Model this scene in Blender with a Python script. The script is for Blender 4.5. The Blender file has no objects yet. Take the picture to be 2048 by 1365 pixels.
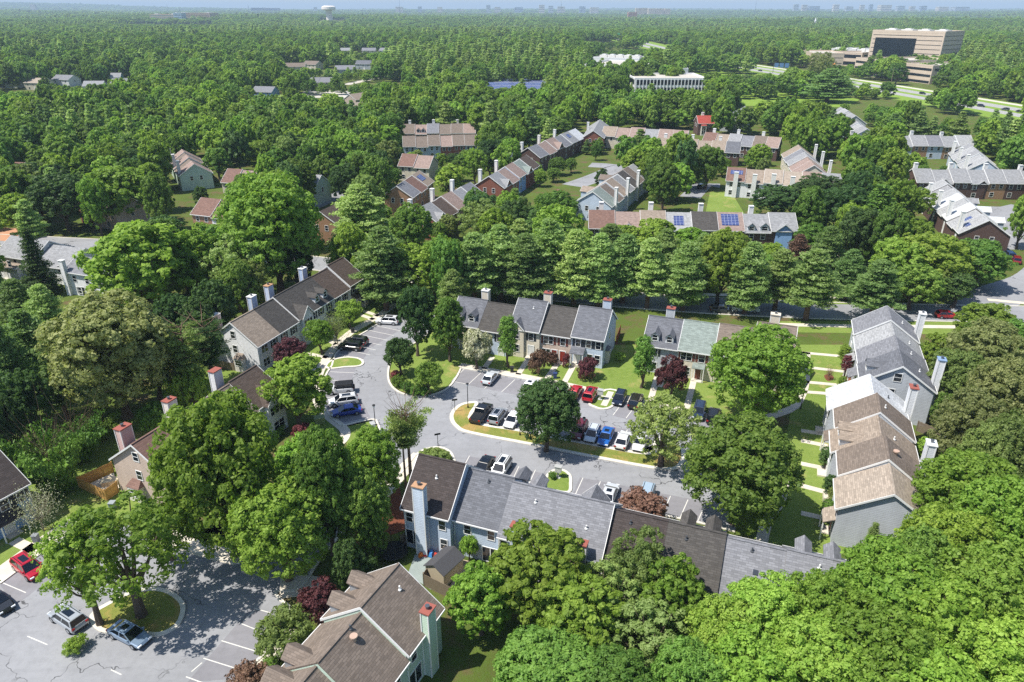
import bpy, bmesh, math, random
import numpy as np
from mathutils import Vector, Matrix
random.seed(7)
RNG = np.random.default_rng(11)
sc = bpy.context.scene
COL = sc.collection
PI = math.pi
rad = math.radians

# ------------------------------------------------------------------ camera geometry (a drone 58 m up)
FPX = 1420.0; PITCH = math.atan(668 / 1420.0); CH = 58.0
CP, SP = math.cos(PITCH), math.sin(PITCH)
def A(px, py, z=0.0):
    u = (px - 1024) / FPX; v = (py - 682.5) / FPX
    d = (u, CP - v * SP, -SP - v * CP); t = (z - CH) / d[2]
    return (d[0] * t, d[1] * t)
def PRJ(x, y, z):
    zz = z - CH; dep = y * CP - zz * SP; up = y * SP + zz * CP
    return (1024 + FPX * x / dep, 682.5 - FPX * up / dep, dep)
def smooth(a, b, x):
    t = min(1, max(0, (x - a) / (b - a))); return t * t * (3 - 2 * t)
def terrain(x, y):
    d = math.hypot(x, y); k = smooth(1000, 2600, d)
    if k <= 0: return 0.0
    h = 9 * math.sin(x / 610 + 1.3) * math.cos(y / 830) + 8 * math.sin((x + y) / 1210) + 6 * math.sin(y / 420 + x / 900)
    h += 10 * smooth(2500, 6000, d) * math.sin(x / 1500 + .5) * math.sin(y / 1900 + 1)
    h += 95 * math.exp(-((x + 7200) / 2600) ** 2 - ((y - 11000) / 2200) ** 2)
    return k * h - k * 6

# ------------------------------------------------------------------ scene objects
def tag(o, label=None, cat=None, group=None, kind=None):
    if label: o['label'] = label
    if cat: o['category'] = cat
    if group: o['group'] = group
    if kind: o['kind'] = kind
    return o
def empty(name, loc=(0, 0, 0), rz=0, parent=None):
    o = bpy.data.objects.new(name, None); COL.objects.link(o)
    o.location = loc; o.rotation_euler = (0, 0, rz); o.empty_display_size = .3
    if parent: o.parent = parent
    return o
def link(name, me, parent=None, loc=(0, 0, 0), rz=0, scale=None):
    o = bpy.data.objects.new(name, me); COL.objects.link(o)
    o.location = loc; o.rotation_euler = (0, 0, rz)
    if scale: o.scale = scale
    if parent: o.parent = parent
    return o

class MB:
    """collects faces, builds one mesh object"""
    def __init__(s): s.v = []; s.f = []; s.m = []
    def face(s, pts, m=0):
        i = len(s.v); s.v += [tuple(p) for p in pts]; s.f.append(tuple(range(i, i + len(pts)))); s.m.append(m)
    def box(s, x0, x1, y0, y1, z0, z1, m=0, top=None):
        i = len(s.v)
        s.v += [(x0, y0, z0), (x1, y0, z0), (x1, y1, z0), (x0, y1, z0), (x0, y0, z1), (x1, y0, z1), (x1, y1, z1), (x0, y1, z1)]
        for k, f in enumerate(((3, 2, 1, 0), (4, 5, 6, 7), (0, 1, 5, 4), (1, 2, 6, 5), (2, 3, 7, 6), (3, 0, 4, 7))):
            s.f.append(tuple(i + j for j in f)); s.m.append(top if (k == 1 and top is not None) else m)
    def hexa(s, p, m=0):
        """8 corner points: 4 bottom ccw, 4 top ccw"""
        i = len(s.v); s.v += [tuple(q) for q in p]
        for f in ((3, 2, 1, 0), (4, 5, 6, 7), (0, 1, 5, 4), (1, 2, 6, 5), (2, 3, 7, 6), (3, 0, 4, 7)):
            s.f.append(tuple(i + j for j in f)); s.m.append(m)
    def prism(s, poly, z0, z1, m=0, top=None):
        """poly ccw in plan"""
        n = len(poly); i = len(s.v)
        s.v += [(x, y, z0) for x, y in poly] + [(x, y, z1) for x, y in poly]
        s.f.append(tuple(i + n + k for k in range(n))); s.m.append(m if top is None else top)
        for k in range(n):
            l = (k + 1) % n; s.f.append((i + k, i + l, i + n + l, i + n + k)); s.m.append(m)
    def tube(s, pts, rr, n=6, m=0, cap=True):
        pts = [Vector(p) for p in pts]; i = len(s.v); k = len(pts)
        for j, p in enumerate(pts):
            d = (pts[min(j + 1, k - 1)] - pts[max(j - 1, 0)]).normalized()
            a = d.orthogonal().normalized(); b = d.cross(a); r = rr[j] if hasattr(rr, '__len__') else rr
            for q in range(n):
                t = 2 * PI * q / n; s.v.append(tuple(p + a * (r * math.cos(t)) + b * (r * math.sin(t))))
        for j in range(k - 1):
            for q in range(n):
                w = (q + 1) % n
                s.f.append((i + j * n + q, i + j * n + w, i + (j + 1) * n + w, i + (j + 1) * n + q)); s.m.append(m)
        if cap:
            s.f.append(tuple(i + q for q in range(n))[::-1]); s.m.append(m)
            s.f.append(tuple(i + (k - 1) * n + q for q in range(n))); s.m.append(m)
    def mesh(s, name, mats, uv=True):
        me = bpy.data.meshes.new(name); me.from_pydata(s.v, [], s.f)
        for m in (mats if isinstance(mats, (list, tuple)) else [mats]): me.materials.append(m)
        me.polygons.foreach_set('material_index', s.m)
        if uv: auto_uv(me)
        me.update(); return me
    def build(s, name, mats, parent=None, loc=(0, 0, 0), rz=0, uv=True):
        return link(name, s.mesh(name, mats, uv), parent, loc, rz)
def auto_uv(me):
    uvl = me.uv_layers.new(name='UVMap'); d = uvl.data
    for p in me.polygons:
        n = p.normal
        if abs(n.z) > .985: a = Vector((1, 0, 0)); b = Vector((0, 1, 0))
        else:
            a = Vector((-n.y, n.x, 0)).normalized(); b = n.cross(a)
            if b.z < 0: a, b = -a, -b
        for li in p.loop_indices:
            co = me.vertices[me.loops[li].vertex_index].co
            d[li].uv = (co.dot(a), co.dot(b))

# ------------------------------------------------------------------ materials
def lin(h):
    h = h.lstrip('#'); out = []
    for k in (0, 2, 4):
        c = int(h[k:k + 2], 16) / 255; out.append(c / 12.92 if c <= .04045 else ((c + .055) / 1.055) ** 2.4)
    return (*out, 1)
MC = {}
class NT:
    def __init__(s, name):
        s.m = bpy.data.materials.new(name); s.m.use_nodes = True; s.t = s.m.node_tree; s.n = s.t.nodes
        s.b = s.n['Principled BSDF']
    def add(s, typ, **kw):
        o = s.n.new(typ)
        for k, v in kw.items(): setattr(o, k, v)
        return o
    def l(s, a, b): s.t.links.new(a, b)
    def math(s, op, a, b=None, c=None):
        o = s.add('ShaderNodeMath', operation=op)
        for i, v in enumerate((a, b, c)):
            if v is None: continue
            if hasattr(v, 'is_output'): s.l(v, o.inputs[i])
            else: o.inputs[i].default_value = v
        return o.outputs[0]
    def mix(s, f, a, b, blend='MIX'):
        o = s.add('ShaderNodeMix', data_type='RGBA', blend_type=blend)
        for i, v in ((0, f), (6, a), (7, b)):
            if hasattr(v, 'is_output'): s.l(v, o.inputs[i])
            else: o.inputs[i].default_value = v
        return o.outputs[2]
    def noise(s, scale, vec=None, detail=4, rough=.6):
        o = s.add('ShaderNodeTexNoise'); o.inputs['Scale'].default_value = scale; o.inputs['Detail'].default_value = detail
        o.inputs['Roughness'].default_value = rough
        if vec is not None: s.l(vec, o.inputs['Vector'])
        return o.outputs[0]
    def ramp(s, f, lo, hi):
        o = s.add('ShaderNodeMapRange'); s.l(f, o.inputs[0]); o.inputs[1].default_value = lo; o.inputs[2].default_value = hi
        return o.outputs[0]
    def bump(s, h, strength, dist):
        o = s.add('ShaderNodeBump'); s.l(h, o.inputs['Height']); o.inputs['Strength'].default_value = strength
        o.inputs['Distance'].default_value = dist; s.l(o.outputs[0], s.b.inputs['Normal'])
    def col(s, c):
        if hasattr(c, 'is_output'): s.l(c, s.b.inputs['Base Color'])
        else: s.b.inputs['Base Color'].default_value = c
    def obj(s): return s.add('ShaderNodeTexCoord').outputs['Object']
    def geo(s): return s.add('ShaderNodeNewGeometry').outputs['Position']
    def uv(s): return s.add('ShaderNodeTexCoord').outputs['UV']
def mul(c, k): return (min(1, c[0] * k), min(1, c[1] * k), min(1, c[2] * k), 1)
def plain(h, rough=.6, var=.15, scale=3.0, metal=0, name=None, spec=.4):
    key = ('p', h, rough, var, scale, metal)
    if key in MC: return MC[key]
    n = NT(name or 'paint_' + h.strip('#')); c = lin(h)
    if var: n.col(n.mix(n.noise(scale, n.obj()), mul(c, 1 - var), mul(c, 1 + var)))
    else: n.col(c)
    n.b.inputs['Roughness'].default_value = rough; n.b.inputs['Metallic'].default_value = metal
    n.b.inputs['Specular IOR Level'].default_value = spec
    MC[key] = n.m; return n.m
def siding(h):
    key = ('s', h)
    if key in MC: return MC[key]
    n = NT('lap_siding_' + h.strip('#')); c = lin(h); uv = n.uv()
    sep = n.add('ShaderNodeSeparateXYZ'); n.l(uv, sep.inputs[0])
    fr = n.math('FRACT', n.math('MULTIPLY', sep.outputs[1], 1 / .24))
    st = n.add('ShaderNodeMapping'); n.l(n.geo(), st.inputs[0]); st.inputs['Scale'].default_value = (1.2, 1.2, .25)
    base = n.mix(n.ramp(n.noise(1.0, st.outputs[0]), .3, .75), mul(c, .86), mul(c, 1.06))
    # each board has its own slight tone
    wn = n.add('ShaderNodeTexWhiteNoise', noise_dimensions='1D'); n.l(n.math('FLOOR', n.math('MULTIPLY', sep.outputs[1], 1 / .24)), wn.inputs['W'])
    base = n.mix(n.math('MULTIPLY', wn.outputs[0], .16), base, mul(c, .6))
    n.col(base); n.b.inputs['Roughness'].default_value = .55
    n.bump(n.math('SUBTRACT', 1.0, fr), 1.0, .045); MC[key] = n.m; return n.m
def shingle(h, big=1.0):
    key = ('sh', h)
    if key in MC: return MC[key]
    n = NT('asphalt_shingle_' + h.strip('#')); c = lin(h); uv = n.uv()
    br = n.add('ShaderNodeTexBrick'); n.l(uv, br.inputs['Vector'])
    br.inputs['Color1'].default_value = mul(c, .66); br.inputs['Color2'].default_value = mul(c, 1.3); br.inputs['Mortar'].default_value = mul(c, .5)
    br.inputs['Scale'].default_value = 1; br.inputs['Brick Width'].default_value = .62 * big; br.inputs['Row Height'].default_value = .24 * big
    br.inputs['Mortar Size'].default_value = .018; br.inputs['Bias'].default_value = 0; br.offset = .42
    k = n.ramp(n.noise(.35, n.geo(), 5, .65), .3, .72)
    st = n.add('ShaderNodeMapping'); n.l(uv, st.inputs[0]); st.inputs['Scale'].default_value = (1.4, .12, 1)
    k2 = n.ramp(n.noise(1.0, st.outputs[0], 4, .6), .35, .8)
    col = n.mix(n.math('MULTIPLY', k, .45), br.outputs['Color'], mul(c, .75))
    col = n.mix(n.math('MULTIPLY', k2, .3), col, mul(c, 1.25))
    col = n.mix(n.math('MULTIPLY', n.noise(14, n.geo(), 2), .5), col, mul(c, .7))
    n.col(col); n.b.inputs['Roughness'].default_value = .85; n.b.inputs['Specular IOR Level'].default_value = .2
    n.bump(br.outputs['Fac'], .5, -.02); MC[key] = n.m; return n.m
def brickm(h):
    key = ('b', h)
    if key in MC: return MC[key]
    n = NT('brickwork_' + h.strip('#')); c = lin(h); uv = n.uv()
    br = n.add('ShaderNodeTexBrick'); n.l(uv, br.inputs['Vector'])
    br.inputs['Color1'].default_value = mul(c, .75); br.inputs['Color2'].default_value = mul(c, 1.25); br.inputs['Mortar'].default_value = mul(c, 1.8)
    br.inputs['Scale'].default_value = 1; br.inputs['Brick Width'].default_value = .3; br.inputs['Row Height'].default_value = .1
    br.inputs['Mortar Size'].default_value = .012
    n.col(n.mix(n.math('MULTIPLY', n.noise(.6, n.geo()), .4), br.outputs['Color'], mul(c, .7))); n.b.inputs['Roughness'].default_value = .8
    MC[key] = n.m; return n.m
def glassm(h='#1c232b', rough=.08):
    return plain(h, rough, 0, name='window_glass', spec=.6)
def solarm():
    if 'solar' in MC: return MC['solar']
    n = NT('solar_cells'); uv = n.uv(); br = n.add('ShaderNodeTexBrick'); n.l(uv, br.inputs['Vector']); br.offset = 0
    br.inputs['Color1'].default_value = lin('#33406e'); br.inputs['Color2'].default_value = lin('#3c4a80'); br.inputs['Mortar'].default_value = lin('#c8ced8')
    br.inputs['Scale'].default_value = 1; br.inputs['Brick Width'].default_value = .9; br.inputs['Row Height'].default_value = .55; br.inputs['Mortar Size'].default_value = .02
    n.col(br.outputs['Color']); n.b.inputs['Roughness'].default_value = .2; MC['solar'] = n.m; return n.m
def grassm(name, c1, c2, c3, dry=None, dk=.55):
    n = NT(name); g = n.geo()
    a = n.ramp(n.noise(.09, g, 6, .65), .32, .7); b = n.ramp(n.noise(1.3, g, 5, .7), .3, .7)
    col = n.mix(a, lin(c1), lin(c2)); col = n.mix(n.math('MULTIPLY', b, .6), col, lin(c3))
    if dry: col = n.mix(n.ramp(n.noise(.22, g, 5, .7), dk, dk + .14), col, lin(dry))
    f = n.ramp(n.noise(9.0, g, 3, .7), .3, .75); col = n.mix(n.math('MULTIPLY', f, .4), col, mul(lin(c1), .45))
    n.col(col); n.b.inputs['Roughness'].default_value = .9; n.b.inputs['Specular IOR Level'].default_value = .1
    n.bump(n.noise(6, g, 4, .8), .9, .12); return n.m
def asphaltm(name, h, crack=True):
    n = NT(name); g = n.geo(); c = lin(h)
    col = n.mix(n.ramp(n.noise(.12, g, 5, .6), .3, .7), mul(c, .82), mul(c, 1.12))
    col = n.mix(n.math('MULTIPLY', n.ramp(n.noise(1.2, g, 5, .7), .45, .75), .5), col, mul(c, .62))
    col = n.mix(n.math('MULTIPLY', n.noise(30, g, 2), .25), col, mul(c, 1.4))
    # stretched tyre-wear streaks
    st = n.add('ShaderNodeMapping'); n.l(g, st.inputs[0]); st.inputs['Rotation'].default_value = (0, 0, rad(20)); st.inputs['Scale'].default_value = (.06, .8, 1)
    col = n.mix(n.math('MULTIPLY', n.ramp(n.noise(1, st.outputs[0], 5, .7), .5, .8), .4), col, mul(c, .7))
    if crack:
        vo = n.add('ShaderNodeTexVoronoi', feature='DISTANCE_TO_EDGE'); vo.inputs['Scale'].default_value = .115
        w = n.add('ShaderNodeVectorMath', operation='MULTIPLY_ADD'); nz = n.add('ShaderNodeTexNoise'); nz.inputs['Scale'].default_value = .7; n.l(g, nz.inputs['Vector'])
        n.l(nz.outputs['Color'], w.inputs[0]); w.inputs[1].default_value = (3, 3, 3); n.l(g, w.inputs[2]); n.l(w.outputs[0], vo.inputs['Vector'])
        e = n.ramp(vo.outputs['Distance'], .009, .003)
        e = n.math('MULTIPLY', e, n.ramp(n.noise(.16, g, 3), .42, .55))
        col = n.mix(n.math('MULTIPLY', e, .8), col, mul(c, .16))
    n.col(col); n.b.inputs['Roughness'].default_value = .9; n.b.inputs['Specular IOR Level'].default_value = .15; return n.m
def concretem(name, h, joint=1.5):
    n = NT(name); g = n.geo(); c = lin(h)
    col = n.mix(n.ramp(n.noise(.8, g, 5, .6), .3, .7), mul(c, .86), mul(c, 1.08))
    col = n.mix(n.math('MULTIPLY', n.ramp(n.noise(3, g, 4, .7), .55, .8), .4), col, mul(c, .6))
    n.col(col); n.b.inputs['Roughness'].default_value = .85; return n.m
FOL = {}
def foliage(key, c1, c2, trans=.42):
    n = NT('foliage_' + key); t = n.add('ShaderNodeAttribute', attribute_name='tint')
    oi = n.add('ShaderNodeObjectInfo')
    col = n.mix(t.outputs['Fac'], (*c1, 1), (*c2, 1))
    hs = n.add('ShaderNodeHueSaturation'); n.l(col, hs.inputs['Color'])
    n.l(n.math('ADD', n.math('MULTIPLY', oi.outputs['Random'], .03), .49), hs.inputs['Hue'])
    wn = n.add('ShaderNodeTexWhiteNoise', noise_dimensions='1D'); n.l(n.math('MULTIPLY', oi.outputs['Random'], 91.7), wn.inputs['W'])
    n.l(n.math('ADD', n.math('MULTIPLY', wn.outputs[0], .62), .68), hs.inputs['Value'])
    n.l(hs.outputs[0], n.b.inputs['Base Color']); n.b.inputs['Roughness'].default_value = .55; n.b.inputs['Specular IOR Level'].default_value = .25
    tr = n.add('ShaderNodeBsdfTranslucent'); 
    tc = n.mix(.5, hs.outputs[0], (c2[0] * 1.3, c2[1] * 1.5, c2[2] * .6, 1)); n.l(tc, tr.inputs['Color'])
    mx = n.add('ShaderNodeMixShader'); mx.inputs[0].default_value = trans; n.l(n.b.outputs[0], mx.inputs[1]); n.l(tr.outputs[0], mx.inputs[2])
    n.l(mx.outputs[0], n.n['Material Output'].inputs['Surface']); FOL[key] = n.m; return n.m
foliage('bright', (.13, .23, .026), (.33, .46, .075))
foliage('green', (.085, .17, .026), (.24, .36, .07))
foliage('dark', (.045, .1, .028), (.13, .215, .06))
foliage('lime', (.17, .28, .035), (.37, .49, .09))
foliage('pine', (.1, .18, .05), (.28, .39, .13))
foliage('palepine', (.19, .28, .07), (.45, .56, .2))
foliage('olive', (.13, .19, .045), (.33, .4, .12))
foliage('tan', (.14, .175, .05), (.4, .42, .17))
foliage('purple', (.06, .02, .026), (.15, .05, .06), .2)
foliage('red', (.13, .035, .035), (.26, .07, .07), .2)
foliage('russet', (.13, .06, .045), (.25, .14, .1), .2)
foliage('yew', (.06, .13, .016), (.17, .28, .04), .15)
foliage('blossom', (.2, .24, .09), (.62, .6, .45), .2)
foliage('far', (.05, .11, .02), (.16, .27, .05))
BARK = plain('#5b4f45', .9, .3, 4, name='tree_bark'); BARKP = plain('#6a5546', .9, .3, 4, name='pine_bark'); TWIG = plain('#8d8072', .9, .3, 4, name='dry_twigs')
WHITE = plain('#e6e6e4', .5, .06, 2, name='white_trim'); GLASS = glassm(); DARK = plain('#22252a', .5, .1, name='dark_paint')
SHUT = plain('#2b3038', .55, .1, name='shutter_paint'); STEEL = plain('#6f7378', .4, .1, name='steel_grey', metal=.6); BLACK = plain('#141517', .6, .1, name='black_paint')
REDCAP = plain('#96564a', .7, .15, name='red_cap'); CONC = concretem('concrete_walk', '#cfc6b6'); KERB = concretem('concrete_kerb', '#d6d0c3')
ASPH = asphaltm('asphalt_road', '#8f9093'); BAY = asphaltm('asphalt_bay', '#838286', False); LINE = plain('#cfcdc6', .7, .2, 1.5, name='line_paint')
LAWN = grassm('lawn_grass', '#667f33', '#819648', '#93a257', '#b0a26b', .56); DRYG = grassm('dry_island_grass', '#6d7d33', '#8a8f48', '#9b9a55', '#b3975f', .46)
GROUND = grassm('meadow_ground', '#4d6426', '#667d34', '#5d5b37', '#6f5d45', .5); MULCH = grassm('mulch_bed', '#7a4a38', '#8c5a46', '#6a4436', None)
WOODF = plain('#c79a5a', .8, .25, 2.5, name='new_fence_wood'); WOODG = plain('#7d7060', .85, .3, 2.5, name='weathered_wood'); WOODR = plain('#8c4a34', .8, .25, 2.5, name='red_stained_wood')
ROOFC = {'charcoal': '#55524f', 'black': '#4b4442', 'dark brown': '#5f534c', 'brown': '#80746a', 'tan': '#9c8e80', 'light tan': '#a99c8e', 'pink brown': '#9d8980', 'red brown': '#82675d',
         'grey': '#84858a', 'slate grey': '#6e7076', 'light grey': '#97989a', 'silver grey': '#a6a7a8', 'white': '#cbced1', 'grey green': '#8b9690', 'bright red': '#a84f46'}
WALLC = {'white': ('s', '#dedfe0'), 'pale blue': ('s', '#b4c2d2'), 'blue': ('s', '#86aad6'), 'tan': ('s', '#bdab9d'), 'grey': ('s', '#adb2b8'), 'cream': ('s', '#cdc5b3'),
         'brick': ('b', '#7d4e40'), 'dark brick': ('b', '#54403a'), 'tan brick': ('b', '#94745a'), 'pale green': ('s', '#b7cabb')}
def roofm(w): return shingle(ROOFC[w])
def wallm(w): k, h = WALLC[w]; return siding(h) if k == 's' else brickm(h)
# ------------------------------------------------------------------ camera, light, sky
cam = bpy.data.cameras.new('camera'); cam.sensor_width = 36; cam.lens = FPX / 2048 * 36; cam.clip_end = 90000; cam.clip_start = 1
co = bpy.data.objects.new('camera', cam); COL.objects.link(co); co.location = (0, 0, CH); co.rotation_euler = (PI / 2 - PITCH, 0, 0); sc.camera = co
SUN_EL = rad(60); SUN_TO = Vector((.955, .29, 0)).normalized()      # shadows fall this way
dirv = Vector((SUN_TO.x * math.cos(SUN_EL), SUN_TO.y * math.cos(SUN_EL), -math.sin(SUN_EL)))
sl = bpy.data.lights.new('sun', 'SUN'); sl.energy = 4.6; sl.angle = rad(.53); sl.color = (1, .95, .87)
so = bpy.data.objects.new('sun', sl); COL.objects.link(so); so.rotation_euler = dirv.to_track_quat('-Z', 'Y').to_euler(); so.location = (0, 0, 300)
w = bpy.data.worlds.new('World'); sc.world = w; w.use_nodes = True
sk = w.node_tree.nodes.new('ShaderNodeTexSky'); sk.sky_type = 'NISHITA'; sk.sun_disc = False; sk.sun_elevation = SUN_EL
sd = -SUN_TO; sk.sun_rotation = math.atan2(sd.x, sd.y); sk.altitude = 60; sk.air_density = 1.0; sk.dust_density = .6; sk.ozone_density = 1.5
bg = w.node_tree.nodes['Background']; w.node_tree.links.new(sk.outputs[0], bg.inputs[0]); bg.inputs[1].default_value = .11
sc.view_settings.view_transform = 'Standard'; sc.view_settings.look = 'None'; sc.view_settings.exposure = .55; sc.view_settings.gamma = 1
cy = sc.cycles; cy.max_bounces = 6; cy.diffuse_bounces = 3; cy.glossy_bounces = 2; cy.transmission_bounces = 3; cy.volume_bounces = 0; cy.transparent_max_bounces = 4
cy.use_denoising = False; cy.caustics_reflective = False; cy.caustics_refractive = False

# ------------------------------------------------------------------ ground
def make_ground():
    radii = [0, 60, 120, 250, 500, 800] + [1000 + 150 * k for k in range(20)] + [4200, 4600, 5200, 6000, 7000, 8000, 9000, 10000, 11000, 12000, 13500, 15000, 18000, 23000, 30000]
    nseg = 180; v = [(0, 0, 0)]; f = []
    for r in radii[1:]:
        for k in range(nseg):
            t = 2 * PI * k / nseg; x, y = r * math.cos(t), r * math.sin(t); v.append((x, y, terrain(x, y)))
    for k in range(nseg): f.append((0, 1 + k, 1 + (k + 1) % nseg))
    for j in range(len(radii) - 2):
        for k in range(nseg):
            a = 1 + j * nseg; b = a + nseg; l = (k + 1) % nseg; f.append((a + k, b + k, b + l, a + l))
    me = bpy.data.meshes.new('ground'); me.from_pydata(v, [], f); me.materials.append(GROUND); return tag(link('ground', me), kind='structure')
make_ground()
def poly_area(p): return sum(p[i][0] * p[(i + 1) % len(p)][1] - p[(i + 1) % len(p)][0] * p[i][1] for i in range(len(p)))
def ccw(p): return p if poly_area(p) > 0 else p[::-1]
def P2(pts): return [A(*p) for p in pts]
def spline(pts, closed=True, k=4):
    out = []; n = len(pts)
    for i in range(n if closed else n - 1):
        g = lambda j: pts[j % n] if closed else pts[max(0, min(n - 1, j))]
        p0, p1, p2, p3 = g(i - 1), g(i), g(i + 1), g(i + 2)
        for s in range(k):
            t = s / k
            out.append(tuple(.5 * (2 * p1[c] + (p2[c] - p0[c]) * t + (2 * p0[c] - 5 * p1[c] + 4 * p2[c] - p3[c]) * t * t + (3 * p1[c] - p0[c] - 3 * p2[c] + p3[c]) * t ** 3) for c in (0, 1)))
    if not closed: out.append(pts[-1])
    return out
def ngon_obj(name, poly, z, mat, kind='structure', thick=0):
    poly = ccw(poly)
    bm = bmesh.new(); vs = [bm.verts.new((x, y, z)) for x, y in poly]; f = bm.faces.new(vs)
    bmesh.ops.triangulate(bm, faces=[f])
    me = bpy.data.meshes.new(name); bm.to_mesh(me); bm.free(); me.materials.append(mat)
    return tag(link(name, me), kind=kind)
def strip_mesh(mb, pts, wd, z0, z1, closed=False, m=0, off=0.0):
    n = len(pts); L = []; R = []
    for i in range(n):
        a = Vector(pts[(i - 1) % n] if closed or i > 0 else pts[i]); b = Vector(pts[(i + 1) % n] if closed or i < n - 1 else pts[i])
        d = (b - a).normalized(); nn = Vector((-d.y, d.x)); p = Vector(pts[i])
        L.append(p + nn * (wd / 2 + off)); R.append(p - nn * (wd / 2 - off))
    for i in range(n if closed else n - 1):
        j = (i + 1) % n
        mb.face([(*R[i], z1), (*R[j], z1), (*L[j], z1), (*L[i], z1)], m)
        mb.face([(*R[i], z0), (*R[j], z0), (*R[j], z1), (*R[i], z1)], m); mb.face([(*L[j], z0), (*L[i], z0), (*L[i], z1), (*L[j], z1)], m)
def walk(pts, wd=1.4, name='sidewalk', z=.07, mat=None, smoothk=3, world=False):
    p = pts if world else P2(pts)
    if smoothk and len(p) > 2: p = spline(p, False, smoothk)
    mb = MB(); strip_mesh(mb, p, wd, -.05, z); return tag(mb.build(name, mat or CONC), kind='structure')
def kerb_line(pts, closed=False, world=False, wd=.32, smoothk=4):
    p = pts if world else P2(pts)
    if smoothk: p = spline(p, closed, smoothk)
    mb = MB(); strip_mesh(mb, p, wd, -.05, .14, closed); return tag(mb.build('kerb', KERB), kind='structure')
def island(pts, mat=None, closedk=4, kw=.42):
    p = spline(P2(pts), True, closedk); p = ccw(p)
    ngon_obj('island_grass', p, .115, mat or LAWN); mb = MB(); strip_mesh(mb, p, kw, -.05, .14, True); tag(mb.build('kerb', KERB), kind='structure')

LOT = [(757, 648), (800, 631), (868, 629), (876, 648), (842, 680), (806, 698), (786, 715), (777, 740), (779, 766), (798, 785), (830, 793), (862, 791), (893, 779), (912, 757), (922, 737),
       (1040, 757), (1130, 777), (1215, 796), (1300, 815), (1400, 836), (1490, 857), (1515, 885), (1500, 940), (1480, 1000), (1470, 1064), (1400, 1047), (1225, 1010), (1090, 981), (960, 953),
       (915, 944), (909, 922), (900, 905), (880, 896), (852, 899), (830, 912), (800, 950), (765, 985), (700, 1050), (640, 1120), (612, 1165), (590, 1182), (553, 1184), (560, 1200), (585, 1228),
       (545, 1290), (485, 1352), (440, 1400), (-60, 1460), (-60, 1200), (0, 1168), (110, 1087), (150, 1060), (200, 1040), (300, 1058), (330, 1076), (380, 1100), (430, 1117), (478, 1127),
       (500, 1095), (540, 1040), (590, 975), (612, 945), (650, 912), (700, 897), (742, 893), (757, 880), (760, 865), (755, 848), (743, 840), (684, 853), (662, 836), (650, 815), (640, 795), (645, 768),
       (655, 745), (664, 732), (672, 708), (700, 683), (735, 662)]
LOTW = P2(LOT)
ngon_obj('parking_lot', LOTW, .004, ASPH)
def chain(i, j): return [LOT[k % len(LOT)] for k in range(i, j + 1)]
def idx(p): return LOT.index(p)
n0 = len(LOT)
kerb_line(chain(idx((872, 629)) if (872, 629) in LOT else idx((876, 648)), idx((922, 737))))
kerb_line(chain(idx((922, 737)), idx((1490, 857))), smoothk=2)
kerb_line(chain(idx((960, 953)), idx((612, 1165))) if False else chain(idx((1470, 1064)), idx((830, 912))), smoothk=3)
kerb_line(chain(idx((830, 912)), idx((485, 1352))), smoothk=3)
kerb_line(chain(idx((0, 1168)), idx((150, 1060))), smoothk=2)
kerb_line(chain(idx((300, 1058)), idx((500, 1095))), smoothk=3)
kerb_line(chain(idx((700, 897)), idx((684, 853))), smoothk=4)
kerb_line(chain(idx((684, 853)), idx((735, 662))) + [(757, 648), (800, 631)], smoothk=2)
CI = [(904, 840), (906, 825), (922, 811), (945, 806), (953, 810), (943, 844), (1035, 862), (1160, 886), (1297, 909), (1312, 884), (1342, 883), (1365, 903), (1362, 927), (1330, 939), (1200, 917), (1060, 889), (940, 866), (914, 854)]
island(CI, DRYG, 4, .6)
island([(1180, 806), (1190, 815), (1208, 819), (1226, 812), (1242, 788), (1212, 781)], LAWN, 4)
island([(1088, 976), (1094, 954), (1108, 942), (1126, 942), (1139, 952), (1141, 968), (1135, 986)], LAWN, 4)
island([(652, 733), (664, 722), (690, 716), (716, 718), (726, 726), (718, 733), (690, 735), (662, 738)], LAWN, 4)
island([(225, 1205), (262, 1188), (310, 1180), (345, 1190), (366, 1214), (355, 1250), (318, 1270), (270, 1266), (205, 1262), (185, 1232)], DRYG, 4, .5)
# worn darker asphalt of the bays, and their painted lines
def bay(pts): ngon_obj('parking_bay', P2(pts), .008, BAY)
bay([(922, 738), (1132, 779), (1108, 806), (900, 763)]); bay([(1245, 802), (1320, 819), (1300, 850), (1226, 832)]); bay([(1398, 838), (1460, 851), (1440, 883), (1380, 868)])
bay([(944, 845), (1036, 862), (1062, 832), (968, 812)]); bay([(1160, 884), (1297, 908), (1320, 872), (1182, 846)])
bay([(960, 953), (1088, 979), (1104, 950), (940, 915)] if False else [(918, 943), (1088, 978), (1098, 950), (936, 912)]); bay([(1145, 990), (1400, 1045), (1420, 1006), (1160, 955)])
bay([(752, 652), (700, 684), (745, 694), (800, 660)]); bay([(698, 685), (672, 710), (726, 720), (742, 695)]); bay([(662, 735), (645, 768), (700, 770), (712, 735)]); bay([(645, 770), (641, 795), (662, 834), (684, 852), (742, 838), (722, 800), (700, 771)])
bay([(0, 1170), (108, 1090), (165, 1110), (30, 1212)]); bay([(585, 1230), (545, 1290), (470, 1358), (375, 1365), (500, 1218)])
LN = MB()
def pl(a, b, wd=.11): strip_mesh(LN, [A(*a), A(*b)], wd, .004, .013)
for k in range(7):
    t = k / 6; x = 928 + (1132 - 928) * t; y = 739 + (780 - 739) * t; pl((x, y), (x - 27, y + 25))
pl((905, 763), (935, 769))
for k in range(4): pl((1247 + 26 * k, 803 + 6 * k), (1226 + 26 * k, 831 + 6 * k))
for k in range(3): pl((1398 + 30 * k, 838 + 7 * k), (1380 + 30 * k, 868 + 7 * k))
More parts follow.
